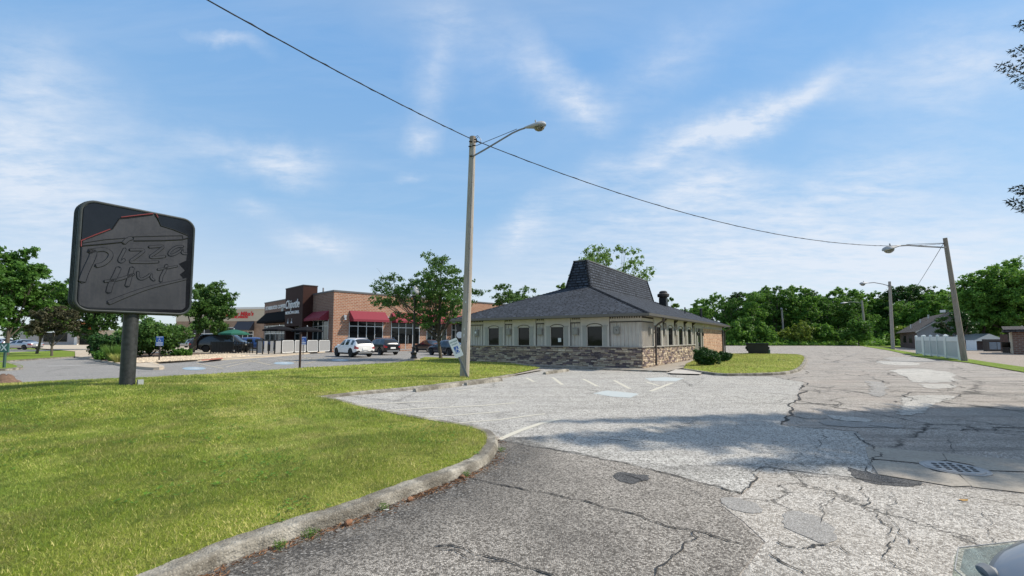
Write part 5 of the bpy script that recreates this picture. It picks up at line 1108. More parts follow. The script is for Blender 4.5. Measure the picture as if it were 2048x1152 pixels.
# small grey canopy at the right end of the row
q = P(918, 699, .1); e = empty('drive_through_canopy', (q[0], q[1], 0)); tag(e, 'grey flat canopy and panel partly hidden behind the wooden pole', 'canopy'); hh = PD(918, 640, q[1])[2]; b = MB(); b.box(-1.6, 2.4, -1, 1, hh-.5, hh); b.build('roof', M['parapet'], e); b = MB(); b.box(-.3, 2.2, -.2, .2, 0, hh-.5); b.build('panel', M['glass'], e); b = MB(); b.lathe([(0,-.25),(.45,-.22),(.45,-.2),(0,-.2)], 16, (.1,0,2.1), 'y'); b.build('menu_disc', M['sign_white'], e)

# beige and brick building further left
q = P(528, 697); JC = PD(529, 690, 86.0); JC = np.array([JC[0], JC[1], 0.]); jd = -np.array((math.sin(R(99)), math.cos(R(99)), 0)); JW = Wall(JC, jd)
jm = empty('sub_shop_building', tuple(JC), math.atan2(jd[1], jd[0])); tag(jm, 'beige and tan brick shop with red script lettering behind the leafy street tree', 'building')
zc = JW(500, 615)[1]; zbk = JW(500, 642)[1]; JL = JW(60, 650)[0]; JL = JW(352, 650)[0]; print('JM', zc, zbk, JL, JC)
# frame: +x to the left along the front, -z..; front faces -n ; find which side is the viewer
side = 1 if (O-JC) @ np.array([-jd[1], jd[0], 0]) > 0 else -1
b = MB(); b.box(-2, JL, -side*9, 0, 0, zbk); b.build('wall', M['brick_tan'], jm); b = MB(); b.box(-2, JL, -side*9, side*.06, zbk, zc-.35); b.build('parapet', M['beige_wall'], jm); b = MB(); b.box(-2.05, JL, -side*9, side*.22, zc-.35, zc+.06); b.build('cornice', M['white_trim'], jm)
def jb(px0, px1, py0, py1): (a, z1_), (e_, _), z0_ = JW(px0, py0), JW(px1, py0), JW(px0, py1)[1]; return min(a, e_), max(a, e_), z0_, z1_
a, e_, z0_, z1_ = jb(476, 509, 643, 660.5); b = MB(); T = lambda s, o_, z: (s, side*o_, z); b.add([T(a,.06,z1_),T(e_,.06,z1_),T(e_,1.3,z0_+.1),T(a,1.3,z0_+.1),T(a,1.3,z0_),T(e_,1.3,z0_),T(a,.06,z0_),T(e_,.06,z0_)], [(0,1,2,3),(3,2,5,4),(0,3,4,6),(1,7,5,2),(6,4,5,7)])
for i in range(9): s = a+(e_-a)*i/8; b.add([T(s-.03,.08,z1_+.05),T(s+.03,.08,z1_+.05),T(s+.03,1.33,z0_+.15),T(s-.03,1.33,z0_+.15)], [(0,1,2,3)])
b.build('metal_awning', M['metal_roof'], jm, recalc=True)
for r_ in ((476, 507, 661.5, 682), (380, 470, 655, 690)):
    a, e_, z0_, z1_ = jb(*r_); b = MB(); b.box(a, e_, 0, side*.03, max(z0_, .3), z1_); wn = b.build('window', M['glass'], jm); b = MB()
    for i in range(4): s = a+(e_-a)*i/3; b.box(s-.06, s+.06, side*.03, side*.1, max(z0_, .3), z1_)
    for z in (z0_+.1 if z0_ > .3 else .35, (z0_*.35+z1_*.65), z1_-.08): b.box(a, e_, side*.031, side*.095, z-.06, z+.06)
    b.build('frame', M['white_trim'], wn)
def jtext(s, pxl, pxr, py, size, shear=.2):
    c_, z = JW((pxl+pxr)/2, py); rot = Matrix.Rotation(R(180 if side > 0 else 0), 4, 'Z'); o_ = text_obj('lettering', s, size, M['letter_red'], jm, Matrix.Translation((c_, side*.10, z)) @ rot @ Matrix.Rotation(R(90), 4, 'X'), .04, shear=shear, bold=.03)
    xs = [v.co.x for v in o_.data.vertices]; w0_ = max(xs)-min(xs); cc_ = (max(xs)+min(xs))/2; k = abs(JW(pxl, py)[0]-JW(pxr, py)[0])/w0_
    for v in o_.data.vertices: v.co.x = cc_+(v.co.x-cc_)*k
jtext("Jersey Mike's", 452, 508, 628, 1.15); jtext('SUBS', 462, 497, 634.5, .55, 0)

# far buildings at the left
q = PD(170, 695, 105.); e = empty('store_building', (q[0], q[1], 0), .12); tag(e, 'low pinkish beige store seen far behind the trees at left', 'building'); b = MB(); b.box(-2, 30, 0, 12, 0, 3.7); b.build('wall', M['beige_wall'], e); b = MB(); b.box(-14, -2, 0, 9, 0, 3.1); b.build('wall', M['grey_wall'], e)
b = MB(); b.add([(-2,-.1,4.6),(3,-.1,4.6),(3,-2,3.4),(-2,-2,3.4)], [(0,1,2,3)]); b.box(-1,3,-2,-.1,4.7,5.6); b.build('orange_canopy', plain('orange canopy', (.62,.22,.07), .7, var=.1), e)
b = MB(); b.box(-1.2,.8,-.1,0,.1,3.1); b.box(-9,-4,-.1,0,.9,3.0); b.build('window', M['glass'], e); b = MB(); b.box(-2,-1.4,-.6,-.1,0,4.2); b.build('column', M['white_trim'], e)

# patio furniture ---------------------------------------------------------
def umbrella(px, py_base, py_top, halfpx, m, label, z=.14, pole='alu', n=8, drop=.42):
    q = P(px, py_base, z); zt_ = PD(px, py_top, q[1])[2]-z; r = halfpx/870*q[1]; e = empty('patio_umbrella', (q[0], q[1], z)); tag(e, label, 'patio umbrella', 'patio umbrellas')
    b = MB(); b.tube([(0,0,0),(0,0,zt_-.05)], .03, 8); b.build('pole', M[pole], e, True); b = MB(); b.lathe([(.32,0),(.32,.05),(.06,.09),(.05,.3),(0,.3)], 12); b.build('base', M['black_metal'], e, True)
    b = MB(); vs = [(0,0,zt_)] 
    for j in range(n): a = 2*math.pi*(j+.5)/n; vs.append((r*.55*math.cos(a), r*.55*math.sin(a), zt_-drop*.40))
    for j in range(n): a = 2*math.pi*(j+.5)/n; vs.append((r*math.cos(a), r*math.sin(a), zt_-drop))
    for j in range(n): a = 2*math.pi*(j+.5)/n; vs.append((r*1.0*math.cos(a), r*1.0*math.sin(a), zt_-drop-.14))
    vs += [(x*.985, y*.985, z_-.015) for x, y, z_ in vs]
    k = 3*n+1; fs = [(0,1+j,1+(j+1)%n) for j in range(n)] + [(1+j,1+n+j,1+n+(j+1)%n,1+(j+1)%n) for j in range(n)] + [(1+n+j,1+2*n+j,1+2*n+(j+1)%n,1+n+(j+1)%n) for j in range(n)]
    fs += [tuple(k+i for i in reversed(f)) for f in fs]; b.add(vs, fs); b.build('canopy', m, e); b = MB(); b.lathe([(.05,0),(.07,.05),(.03,.12),(0,.14)], 8, (0,0,zt_-.02)); b.build('finial', M['alu'], e, True)
umbrella(466, 706, 658.5, 27, M['canvas_green'], 'green patio umbrella beside the parked black van')
umbrella(557, 704, 651.5, 30, M['canvas_black'], 'black patio umbrella before the wing with the black awning')
umbrella(613, 704.5, 653, 29, M['canvas_black'], 'black patio umbrella before the tower entrance, behind the blue sign')
umbrella(438, 702, 661, 12, M['canvas_black'], 'small dark umbrella over the tables left of the green one')
# barrier panels along the patio
bx = [(513.5,708.5,'d'),(525,708.8,'d'),(537,708.5,'d'),(549,708.3,'d'),(562.5,707.5,'w'),(587.5,706.2,'w'),(612.5,705.3,'w'),(636.5,704.5,'w'),(660,703.6,'w')]
for i in range(len(bx)-1):
    a, e_ = P(bx[i][0], bx[i][1], .14), P(bx[i+1][0], bx[i+1][1], .14); d = e_-a; L = np.linalg.norm(d[:2]); e = empty('patio_barrier', tuple(a), math.atan2(d[1], d[0])); H2 = 1.28; w_ = bx[i][2] == 'w'
    order = ['at the open end beside the blue car', 'second from the blue car', 'third from the blue car', 'fourth from the blue car, narrow and unframed', 'in line with the left entrance doors', 'just left of the blue parking sign', 'just right of the blue parking sign', 'touching the brick corner by the white car'][i]
    tag(e, ('white framed' if w_ else 'plain') + ' grey mesh patio barrier panel, ' + order, 'barrier', 'patio barrier panels')
    b = MB(); b.box(-.04,.04,-.04,.04,0,H2+.06); b.box(L-.04,L+.04,-.04,.04,0,H2+.06); b.box(0.04,L-.04,-.03,.03,H2,H2+.06); b.build('frame', M['black_metal'], e)
    b = MB(); b.box(.12,L-.12,-.012,.012,.12,H2-.06); b.build('mesh_panel', M['barrier'], e)
    if w_:
        b = MB(); rr = rrect(.10,L-.10,.10,H2-.04,.12,4); b.tube([(x,-.015,z) for x, z in rr+rr[:1]], .028, 6); b.build('white_border', M['sign_white'], e, True)
# black fence and tables in front of the van
q0, q1_ = P(421, 706.5, .14), P(505, 706.5, .14); L = np.linalg.norm((q1_-q0)[:2]); e = empty('patio_fence', tuple(q0), math.atan2((q1_-q0)[1], (q1_-q0)[0])); tag(e, 'low black metal patio fence in front of the black van', 'fence'); b = MB()
for i in range(16): b.box(L*i/15-.03, L*i/15+.03, -.03, .03, 0, 1.15)
b.build('post', M['black_metal'], e)['kind'] = 'stuff'; b = MB(); b.box(0, L, -.025, .025, 1.08, 1.13); b.box(0, L, -.025, .025, .12, .16); b.build('rail', M['black_metal'], e); b = MB()
for i in range(110): b.box(L*.02+L*.5*i/110-.009, L*.02+L*.5*i/110+.009, -.009, .009, .16, 1.08)
b.build('bar', M['black_metal'], e)['kind'] = 'stuff'
def patio_table(px, py, label):
    q = P(px, py, .14); e = empty('patio_table', (q[0], q[1], .14)); tag(e, label, 'table', 'patio tables'); b = MB(); b.lathe([(.0,.70),(.45,.70),(.46,.73),(0,.74)], 14); b.build('top', M['black_metal'], e, True); b = MB(); b.lathe([(.28,0),(.26,.03),(.04,.06),(.035,.7),(0,.7)], 10); b.build('pedestal', M['black_metal'], e, True)
def patio_chair(px, py, rz, label):
    q = P(px, py, .14); e = empty('patio_chair', (q[0], q[1], .14), rz); tag(e, label, 'chair', 'patio chairs'); b = MB(); b.box(-.22,.22,-.22,.22,.43,.46); b.build('seat', M['black_metal'], e); b = MB(); b.box(-.22,.22,.19,.22,.46,.88); b.build('backrest', M['black_metal'], e)
    for x, y in ((-.2,-.2),(.2,-.2),(-.2,.2),(.2,.2)): b = MB(); b.tube([(x,y,0),(x*.95,y*.95,.44)], .016, 5); b.build('leg', M['black_metal'], e)
patio_table(470, 705, 'round black patio table under the green umbrella'); patio_table(444, 704.5, 'round black patio table behind the dense part of the fence'); patio_table(494, 704, 'round black patio table nearest to the blue car')
for i, (px, py, rz, lb) in enumerate(((460,705.5,1.2,'black patio chair left of the table under the green umbrella'),(480,705.6,-1.3,'black patio chair right of the table under the green umbrella'),(487,704.6,1.4,'black patio chair left of the table nearest the blue car'),(501,704.4,-1.2,'black patio chair right of the table nearest the blue car'),(452,705,-1.4,'black patio chair behind the fence, right of its table'))): patio_chair(px, py, rz, lb)
q = P(448, 704, .14); e = empty('notice_board', (PD(449, 690, q[1])[0], q[1], .14)); tag(e, 'white notice board standing before the black van', 'board'); z1_ = PD(449, 673, q[1])[2]-.14; z0_ = PD(449, 681.5, q[1])[2]-.14; b = MB(); b.box(-.25,.42,-.03,0,z0_,z1_); b.build('panel', M['sign_white'], e); b = MB(); b.box(-.03,.03,0,.04,0,z1_); b.build('post', M['black_metal'], e)

# ------------------------------------------------------------------ right hand side
# white vinyl screens
fx = [(1834.5,707.3,1847.5,709.3,672.3),(1850.5,711.0,1893,715.3,671.6),(1895.5,716.3,1921,720.3,671.3)]
FD = P(1834.5,707.3,.03); 
for i, (xa, ya_, xb, yb_, yt_) in enumerate(fx):
    a, e_ = P(xa, ya_, .03), P(xb, yb_, .03); d = e_-a; L = np.linalg.norm(d[:2]); h = 1.95
    h = (PD(xa, yt_, a[1])[2]); e = empty('screen_fence', tuple(a), math.atan2(d[1], d[0])); tag(e, ['narrow white vinyl screen farthest from the brown pole', 'wide white vinyl screen with three panels, between two narrow ones', 'narrow white vinyl screen next to the brown pole'][i], 'fence', 'white vinyl screens')
    tl = -.20*0; b = MB(); npan = 3 if i == 1 else 1
    ps = [0, L] if npan == 1 else [0, L/3, 2*L/3, L]
    for k, s in enumerate(ps):
        wd = .11 if k in (0, len(ps)-1) else .05; m_ = MB(); m_.box(s-wd, s+wd, -.10, .10, 0, h-.04); m_.add([(s-wd-.02,-.12,h-.04),(s+wd+.02,-.12,h-.04),(s+wd+.02,.12,h-.04),(s-wd-.02,.12,h-.04),(s,0,h+.07)], [(0,1,4),(1,2,4),(2,3,4),(3,0,4),(3,2,1,0)]); m_.build('post', M['white_vinyl'], e)
    b = MB(); b.box(.11, L-.11, -.05, .05, .05, .2); b.box(.11, L-.11, -.05, .05, h-.48, h-.34); b.box(.11, L-.11, -.04, .04, h-.34, h-.12); b.build('rail', M['white_vinyl'], e); b = MB(); b.box(.11, L-.11, -.02, .02, .2, h-.48)
    n_ = int(L/.15)
    for k in range(n_): b.box(.11+(L-.22)*k/n_+.01, .11+(L-.22)*(k+1)/n_-.01, -.028, .028, .2, h-.48)
    b.build('panel', M['grey_vinyl'], e)
# house with the gable end
q = PD(1835, 690, 66.); ha = R(14); hu = np.array((math.sin(R(28)), math.cos(R(28)), 0)); hz = empty('house', (q[0], q[1], 0), 0.0); tag(hz, 'brown brick house with grey gable end and long dark shingle roof behind the white screens', 'house')
HWf = Wall((q[0], q[1], 0), (1,0,0)); ztp = HWf(1835, 662)[1]; zrg = HWf(1900, 625)[1]; xr = HWf(1900, 650)[0]
print('HOUSE', q, ztp, zrg, xr)
dx, dy = -3.0, 14.0        # direction of the long wall going away
ln = PD(1801, 690, 84.) - q; b = MB(); b.add([(0,0,0),(0,0,ztp),(ln[0],ln[1],ztp),(ln[0],ln[1],0)], [(0,3,2,1)]); w2_ = xr*1.35; b.add([(0,0,0),(w2_,0,0),(w2_,0,ztp*1.0),(0,0,ztp)], [(0,1,2,3)]); b.build('wall', M['brick_dark'], hz)
b = MB(); b.add([(0,-.04,ztp-.3),(w2_,-.04,ztp-.3),(w2_,-.04,ztp+1.2),(xr,-.04,zrg-.1)], [(0,1,2,3)]); b.box(0, w2_, -.03, 0, .2, ztp-.3); b.build('gable', M['grey_wall'], hz)
b = MB(); ex = ln.copy(); r0, r1 = Vector((xr,-.4,zrg+.1)), Vector((xr+ln[0]*.98,ln[1],zrg+.1)); e0, e1 = Vector((-.55,-.4,ztp-.12)), Vector((ln[0]-.6,ln[1]+.3,ztp-.12)); f0, f1 = Vector((w2_+.5,-.4,ztp+1.2)), Vector((w2_+.5+ln[0],ln[1],ztp+1.2))
b.add([e0, r0, r1, e1], [(0,1,2,3)]); b.add([r0, f0, f1, r1], [(0,1,2,3)]); b.add([e0+Vector((0,-.01,-.18)), r0+Vector((0,-.01,-.18)), r0+Vector((0,-.01,0)), e0+Vector((0,-.01,0))], [(0,1,2,3)]); rf2 = b.build('roof', M['shingle_house'], hz)
b = MB(); b.tube([e0+Vector((0,-.03,-.12)), r0+Vector((0,-.03,-.12)), f0+Vector((0,-.03,-.12))], .11, 5); b.build('bargeboard', M['trim_taupe'], hz)
for f in (.25,.55,.8): 
    p = (e0*(1-f)+r0*f)*.45 + (e1*(1-f)+r1*f)*.55; b = MB(); b.tube([p, p+Vector((0,0,.7))], .12, 8); b.build('vent_pipe', M['alu'], rf2)
b = MB(); b.obox(r0*.85+r1*.15+Vector((0,0,.25)), 1.2, .9, .4); b.build('roof_vent', M['alu'], rf2)
b = MB()
for k in (.25,.6): p = ln*k; b.box(p[0]-.06, p[0]+.02, p[1]-.5, p[1]+.5, .9, 2.1)
b.build('window', M['glass'], hz)
# tool shed and slatted enclosure
def shedbox(name, px0, px1, pyb, pyt, depth, m, label, cat, Y=None):
    a, e_ = P(px0, pyb), P(px1, pyb); e = empty(name, tuple(a)); tag(e, label, cat); L = e_[0]-a[0]; h = PD(px0, pyt, a[1])[2]; return e, L, h, a
e, L, h, a = shedbox('garden_shed', 1951, 1980, 699.8, 680, 3, 'brick_dark', 'low brown shed with a pale metal roof beyond the drive', 'shed')
b = MB(); b.box(0, L*1.8, 0, 3.5, 0, h); b.build('wall', M['brick_dark'], e); b = MB(); b.add([(-.5,-.5,h),(L*.75,-.5,h+.9),(L*1.9,-.5,h),(-.5,4,h),(L*.75,4,h+.9),(L*1.9,4,h)], [(0,1,4,3),(1,2,5,4),(0,2,1)]); b.box(-.5, L*1.9, -.5, -.4, h-.15, h); b.build('roof', M['alu'], e)
b = MB(); b.box(-.9, -.1, -.3, .3, 0, 1.3); b.box(-.92,-.08,-.32,.32,1.3,1.38); o = b.build('electric_cabinet', M['sign_white'], loc=tuple(P(1951,700.8))); tag(o, 'white utility cabinet standing at the left side of the brown shed', 'cabinet')
e, L, h, a = shedbox('bin_enclosure', 1974, 2017, 703, 678.5, 3, 'gate_blue', 'dark framed enclosure with blue grey slatted gates beside the shed', 'enclosure')
b = MB(); b.box(0, L+2.2, .1, .5, h-.25, h); b.box(0,.3,-.05,.4,0,h-.25); b.box(L,L+.4,-.05,.4,0,h-.25); b.box(L+.4,L+2.2,.1,.4,0,h-.25); b.box(.3,L,.12,.2,0,.25); b.build('frame', M['darktrim'], e)
for k in range(2):
    x0_, x1_ = (.35, L*.5-.05) if k == 0 else (L*.5+.05, L-.05); g_ = empty('gate'); g_.parent = e; b = MB(); nn_ = 9
    for i in range(nn_): b.box(x0_+(x1_-x0_)*i/nn_+.02, x0_+(x1_-x0_)*(i+1)/nn_-.02, .0, .06, .25, h-.35)
    b.build('slats', M['gate_blue'], g_)
q = P(2010, 704); b = MB(); b.box(-.25,.25,-.2,.2,0,2.1); o = b.build('gate_post', M['brick_dark'], loc=tuple(q)); tag(o, 'thick dark brick post in front of the slatted gates', 'post')
q = PD(2026, 690, 44.); e = empty('garage', (q[0], q[1], 0), -math.atan2(q[0], q[1])*.97); tag(e, 'red brick garage with beige side wall at the right edge', 'garage'); hh = PD(2026, 664, 44.)[2]
b = MB(); b.box(0, 14, 0, 6, 0, hh); b.build('wall', M['brick_brown'], e); b = MB(); b.add([(-.01,0,0),(-.01,9,0),(-.01,9,hh),(-.01,0,hh)], [(0,3,2,1)]); b.build('side_wall', M['beige_wall'], e); b = MB(); b.box(-.6, 14.5, -.6, 6.5, hh, hh+.25); b.add([(-.6,-.6,hh+.25),(14.5,-.6,hh+.25),(14.5,6.5,hh+.7),(-.6,6.5,hh+.7)], [(0,1,2,3)]); b.build('roof', M['shingle_house'], e)
b = MB(); b.box(.9, 2.1, -.03, 0, 1.3, 2.5); b.build('window', M['glass'], e)
q = P(2044, 706); e = empty('garden_bench', (q[0]-.5, q[1]+.5, 0), .3); tag(e, 'dark garden bench cut by the right edge, before the brick garage', 'bench'); b = MB(); b.box(-1.1,1.1,-.3,.3,.55,.62); b.build('seat', M['darktrim'], e); b = MB(); b.box(-1.1,1.1,.28,.34,.62,1.2); b.build('backrest', M['darktrim'], e)
for x in (-1,1): b = MB(); b.box(x-.05,x+.05,-.28,.3,0,.55); b.build('leg', M['darktrim'], e)
# dumpster and bin
a, e_ = P(1497.5, 711.3), P(1531.5, 711.0); L = (e_[0]-a[0])*.88; h = PD(1497, 687.5, a[1])[2]; e = empty('dumpster', tuple(a), -math.atan2(a[0], a[1])); tag(e, 'black open dumpster on the asphalt behind the grass island', 'dumpster')
b = MB(); t0, t1 = -.18, L+.02; D_ = 1.5; vs = [(0,0,.1),(L,0,.1),(L,D_,.1),(0,D_,.1),(t0,-.06,h),(t1,-.06,h),(t1,D_+.06,h),(t0,D_+.06,h)]; b.add(vs, [(0,1,5,4),(1,2,6,5),(2,3,7,6),(3,0,4,7),(0,3,2,1)]); b.build('body', M['dumpster'], e)
b = MB(); b.tube([(t0,-.08,h),(t1,-.08,h),(t1,D_+.08,h),(t0,D_+.08,h),(t0,-.08,h)], .06, 6); b.build('rim', M['dumpster'], e); b = MB(); b.box(t0-.08,t0+.02,.1,D_-.1,h*.55,h*.75); b.box(t1-.02,t1+.10,.1,D_-.1,h*.55,h*.75); b.build('fork_pocket', M['dumpster'], e); b = MB(); b.box(t0,t1,D_+.07,D_+.12,h-.7,h+.06); b.build('lid', M['plastic'], e)
q = P(1537, 711); e = empty('bin', tuple(q)); tag(e, 'small round green bin right beside the dumpster', 'bin'); rr_ = 3.6/870*q[1]; hh = PD(1537, 699, q[1])[2]; b = MB(); b.lathe([(rr_*.85,0),(rr_,hh*.9),(rr_*1.05,hh*.9),(rr_*1.05,hh*.96),(rr_*.6,hh*1.02),(0,hh*1.03)], 14); b.build('drum', M['green_plastic'], e, True)
# ------------------------------------------------------------------ cars
def carbody(st, cab, wind, rear, tail, head, clad, wheels, wr, name, paint, glassm, tailm, headm, parent, sub=2, halfw=.95):
    b = MB(); ring = []
    for (x, zl, zb, zt, wl_, wb, wt) in st:
        cabn = zt - zb > .25; h = [(0, zl), (wl_*.9, zl), (wl_, zl+.13), (wb, (zl+zb)/2+.08), (wb*.97, zb), (wt, zt-(.07 if cabn else .02)), (wt*.72, zt), (0, zt+.012)]
        full = [(x, y, z) for y, z in h] + [(x, -y, z) for y, z in reversed(h[1:-1])]; ring.append(full)
    K = len(ring[0]); vs = [p for r in ring for p in r]; n = len(ring); mi = []
    fs = []
    for i in range(n-1):
        for j in range(K):
            j2 = (j+1) % K; fs.append((i*K+j, (i+1)*K+j, (i+1)*K+j2, i*K+j2)); s = j if j < 7 else K-1-j; m_ = 0
            if s == 4 and i in cab: m_ = 1
            if s in (5, 6) and i in wind: m_ = 2
            if s in (5, 6) and i in rear: m_ = 3
            if s in tail.get(i, ()): m_ = 4
            if s in head.get(i, ()): m_ = 5
            if s in (0, 1) and clad: m_ = 6
            mi.append(m_)
    fs += [tuple(reversed(range(K))), tuple((n-1)*K+j for j in range(K))]; mi += [6 if clad == 2 else 0]*2
    b.add(vs, fs); b.m = mi; mats = [M[paint], M[glassm], M[glassm], M[glassm], M[tailm], M[headm], M['plastic']]
    o = b.build('tmp', mats, None, True, recalc=True); sm = o.modifiers.new('s', 'SUBSURF'); sm.levels = sm.render_levels = sub
    cut = MB()
    for wx in wheels:
        for sgn in (-1, 1): cut.lathe([(0, sgn*(halfw-.38)), (wr+.075, sgn*(halfw-.38)), (wr+.075, sgn*(halfw+.3)), (0, sgn*(halfw+.3))], 28, (wx, 0, wr+.01), 'y')
    co_ = cut.build('cut', M['plastic'], None, recalc=True); bm_ = o.modifiers.new('b', 'BOOLEAN'); bm_.object = co_; bm_.operation = 'DIFFERENCE'; bm_.solver = 'EXACT'
    dg_ = bpy.context.evaluated_depsgraph_get(); me = bpy.data.meshes.new_from_object(o.evaluated_get(dg_)); bpy.data.objects.remove(co_); bpy.data.objects.remove(o)
    nv = [tuple(v.co) for v in me.vertices]; names = ['body', 'side_window', 'windshield', 'rear_window', 'taillight', 'headlight', 'cladding']; groups = {}
    for p in me.polygons:
        k = p.material_index if p.material_index < 7 else 6
        sgn = 0 if k in (0, 2, 3, 6) else (1 if p.center.y > 0 else -1); groups.setdefault((k, sgn), []).append(tuple(p.vertices))
    for (k, sgn), fl in groups.items():
        used = sorted({v for f in fl for v in f}); ix = {v: i for i, v in enumerate(used)}; q = MB(); q.add([nv[v] for v in used], [tuple(ix[v] for v in f) for f in fl]); ob = q.build(names[k], mats[k], parent, True)
    bpy.data.meshes.remove(me)
def wheel(parent, x, y, r, w_=.23, spokes=5, dark=False):
    s = 1 if y > 0 else -1; e = empty('wheel', (x, y, r)); e.parent = parent; ri = r*.70
    b = MB(); b.lathe([(ri, -w_/2),(r*.93, -w_/2),(r, -w_/2+.03),(r, w_/2-.03),(r*.93, w_/2),(ri, w_/2-.01)], 28, axis='y'); b.build('tyre', M['tyre'], e, True, recalc=True)
    b = MB(); b.lathe([(0, s*(w_/2-.09)),(ri, s*(w_/2-.09))], 24, axis='y'); b.mi = 0; b.build('brake_disc', M['plastic'], e)
    b = MB(); b.lathe([(ri*.94, s*(w_/2-.015)),(ri, s*(w_/2-.005)),(ri, s*(w_/2-.09))], 24, axis='y'); b.lathe([(0, s*(w_/2-.01)),(.05, s*(w_/2-.012)),(.07, s*(w_/2-.05))], 12, axis='y')
    for k in range(spokes):
        a = 2*math.pi*k/spokes; c, s_ = math.cos(a), math.sin(a); v = []
        for rr_, hw in ((.03,.045),(ri*.97,.028)): v += [(c*rr_-s_*hw, s*(w_/2-.02), s_*rr_+c*hw), (c*rr_+s_*hw, s*(w_/2-.02), s_*rr_-c*hw), (c*rr_+s_*hw, s*(w_/2-.06), s_*rr_-c*hw), (c*rr_-s_*hw, s*(w_/2-.06), s_*rr_+c*hw)]
        b.add(v, [(0,1,5,4),(0,4,7,3),(1,2,6,5)])
    b.build('rim', M['rimdark' if dark else 'rim'], e, True, recalc=True)
def make_car(kind, name, label, cat, pos, heading, paint, group='cars parked by the shops', headm='lens', sub=2, darkrim=False, detail=True):
    e = empty(name, (pos[0], pos[1], pos[2] if len(pos) > 2 else .01), math.atan2(heading[1], heading[0])); tag(e, label, cat, group)
    if kind == 'suv':
        st = [(-2.24,.45,.80,.98,.70,.76,.60),(-2.16,.32,.95,1.12,.84,.88,.66),(-2.00,.26,1.02,1.38,.89,.91,.66),(-1.72,.24,1.02,1.54,.90,.92,.65),(-1.2,.22,1.00,1.60,.90,.92,.66),(-.95,.22,.99,1.61,.90,.92,.66),(-.18,.22,.98,1.62,.90,.92,.66),(-.08,.22,.98,1.62,.90,.92,.66),(.50,.22,.97,1.56,.90,.92,.65),(.78,.22,.97,1.36,.90,.92,.66),(1.10,.22,.97,1.08,.90,.92,.70),(1.75,.22,.90,1.00,.89,.91,.72),(2.10,.26,.76,.90,.84,.86,.68),(2.25,.36,.60,.72,.70,.74,.56)]
        cab, wind, rear, tail, head, wx, r = {2,3,5,7}, {8,9}, {1,2}, {0: (3,), 1: (3,)}, {11: (3,), 12: (3,)}, (-1.33,1.37), .36; cab = {3,5,7,8}; clad = 1
    elif kind == 'sedan':
        st = [(-2.38,.45,.72,.86,.70,.76,.62),(-2.30,.30,.86,.98,.84,.87,.68),(-1.85,.24,.92,1.02,.89,.91,.72),(-1.45,.22,.92,1.10,.90,.92,.68),(-.95,.20,.91,1.36,.90,.92,.60),(-.55,.20,.90,1.43,.90,.92,.60),(-.12,.20,.90,1.45,.90,.92,.60),(-.03,.20,.90,1.45,.90,.92,.60),(.50,.20,.89,1.38,.90,.92,.60),(.85,.20,.89,1.18,.90,.92,.64),(1.15,.20,.88,.98,.90,.92,.70),(1.85,.20,.80,.88,.89,.90,.72),(2.25,.24,.68,.78,.82,.84,.66),(2.38,.34,.55,.64,.66,.70,.54)]
        cab, wind, rear, tail, head, wx, r = {4,5,7,8}, {8,9}, {3,4}, {0: (3,), 1: (3,)}, {11: (3,), 12: (3,)}, (-1.38,1.42), .33; clad = 0
    elif kind == 'van':
        st = [(-2.6,.45,.95,1.30,.74,.84,.70),(-2.5,.32,1.1,1.75,.88,.92,.74),(-2.2,.26,1.12,1.92,.92,.95,.76),(-1.2,.24,1.12,1.96,.93,.96,.76),(-1.1,.24,1.12,1.96,.93,.96,.76),(.1,.24,1.12,1.95,.93,.96,.76),(.2,.24,1.12,1.95,.93,.96,.76),(.85,.24,1.10,1.88,.93,.96,.74),(1.25,.24,1.08,1.55,.93,.96,.74),(1.65,.24,1.05,1.18,.93,.96,.76),(2.25,.26,.92,1.04,.88,.92,.72),(2.5,.34,.72,.86,.78,.82,.62)]
        cab, wind, rear, tail, head, wx, r = {6,7}, {7,8}, {0,1}, {0: (3,4), 1: ()}, {9: (), 10: (3,)}, (-1.6,1.62), .36; clad = 1
    carbody(st, cab, wind, rear, tail, head, clad, wx, r, name, paint, 'carglass', 'tail', headm, e, sub)
    for x in wx:
        for y in (-.80, .80): wheel(e, x, y, r, dark=darkrim)
    if detail:
        xr_, zr_ = st[0][0], (st[0][1]+st[0][2])/2+.05
        b = MB(); b.box(xr_-.035, xr_+.0, -.26, .26, zr_-.07, zr_+.08); b.build('licence_plate', M['sign_white'], e); b = MB(); b.box(xr_-.03, xr_+.3, -.62, .62, st[0][1]-.12, st[0][1]+.0); b.build('rear_bumper', M['grey_metal' if kind == 'suv' else 'plastic'], e)
        for y in (-1, 1):
            xm = st[9][0]-.02; b = MB(); b.lathe([(0,-.06),(.07,-.04),(.085,.03),(.05,.06),(0,.06)], 10, (xm, y*1.0, st[9][2]+.06), 'x'); b.obox((xm, y*.90, st[9][2]+.03), .05, .16, .03); b.build('mirror', M[paint], e, True)
            b = MB()
            for xh in (-.75, .2): b.obox((xh, y*.935, st[5][2]-.10), .17, .02, .028)
            b.build('door_handle', M[paint], e)
        if kind == 'suv':
            for y in (-.55, .55): b = MB(); b.tube([(-1.5,y,1.56),(-1.4,y,1.63),(.3,y,1.64),(.42,y,1.58)], .02, 6); b.build('roof_rail', M['rim'], e)
    return e
HD = cv_; RT = np.array((.716, .698, 0)) ; RT = np.array((HD[1], -HD[0], 0))
def byrear(px, py, back=1.33, hw=.82): return P(px, py, .012) + HD*back + RT*hw
make_car('suv', 'parked_car', 'white compact SUV with black roof rails, parked at the brick corner', 'car', byrear(702,714.6), HD, 'car_white', darkrim=True)
make_car('suv', 'parked_car', 'black SUV with red tail lights, parked between the white SUV and the lamp post', 'car', byrear(760.5,710.2), HD, 'car_black')
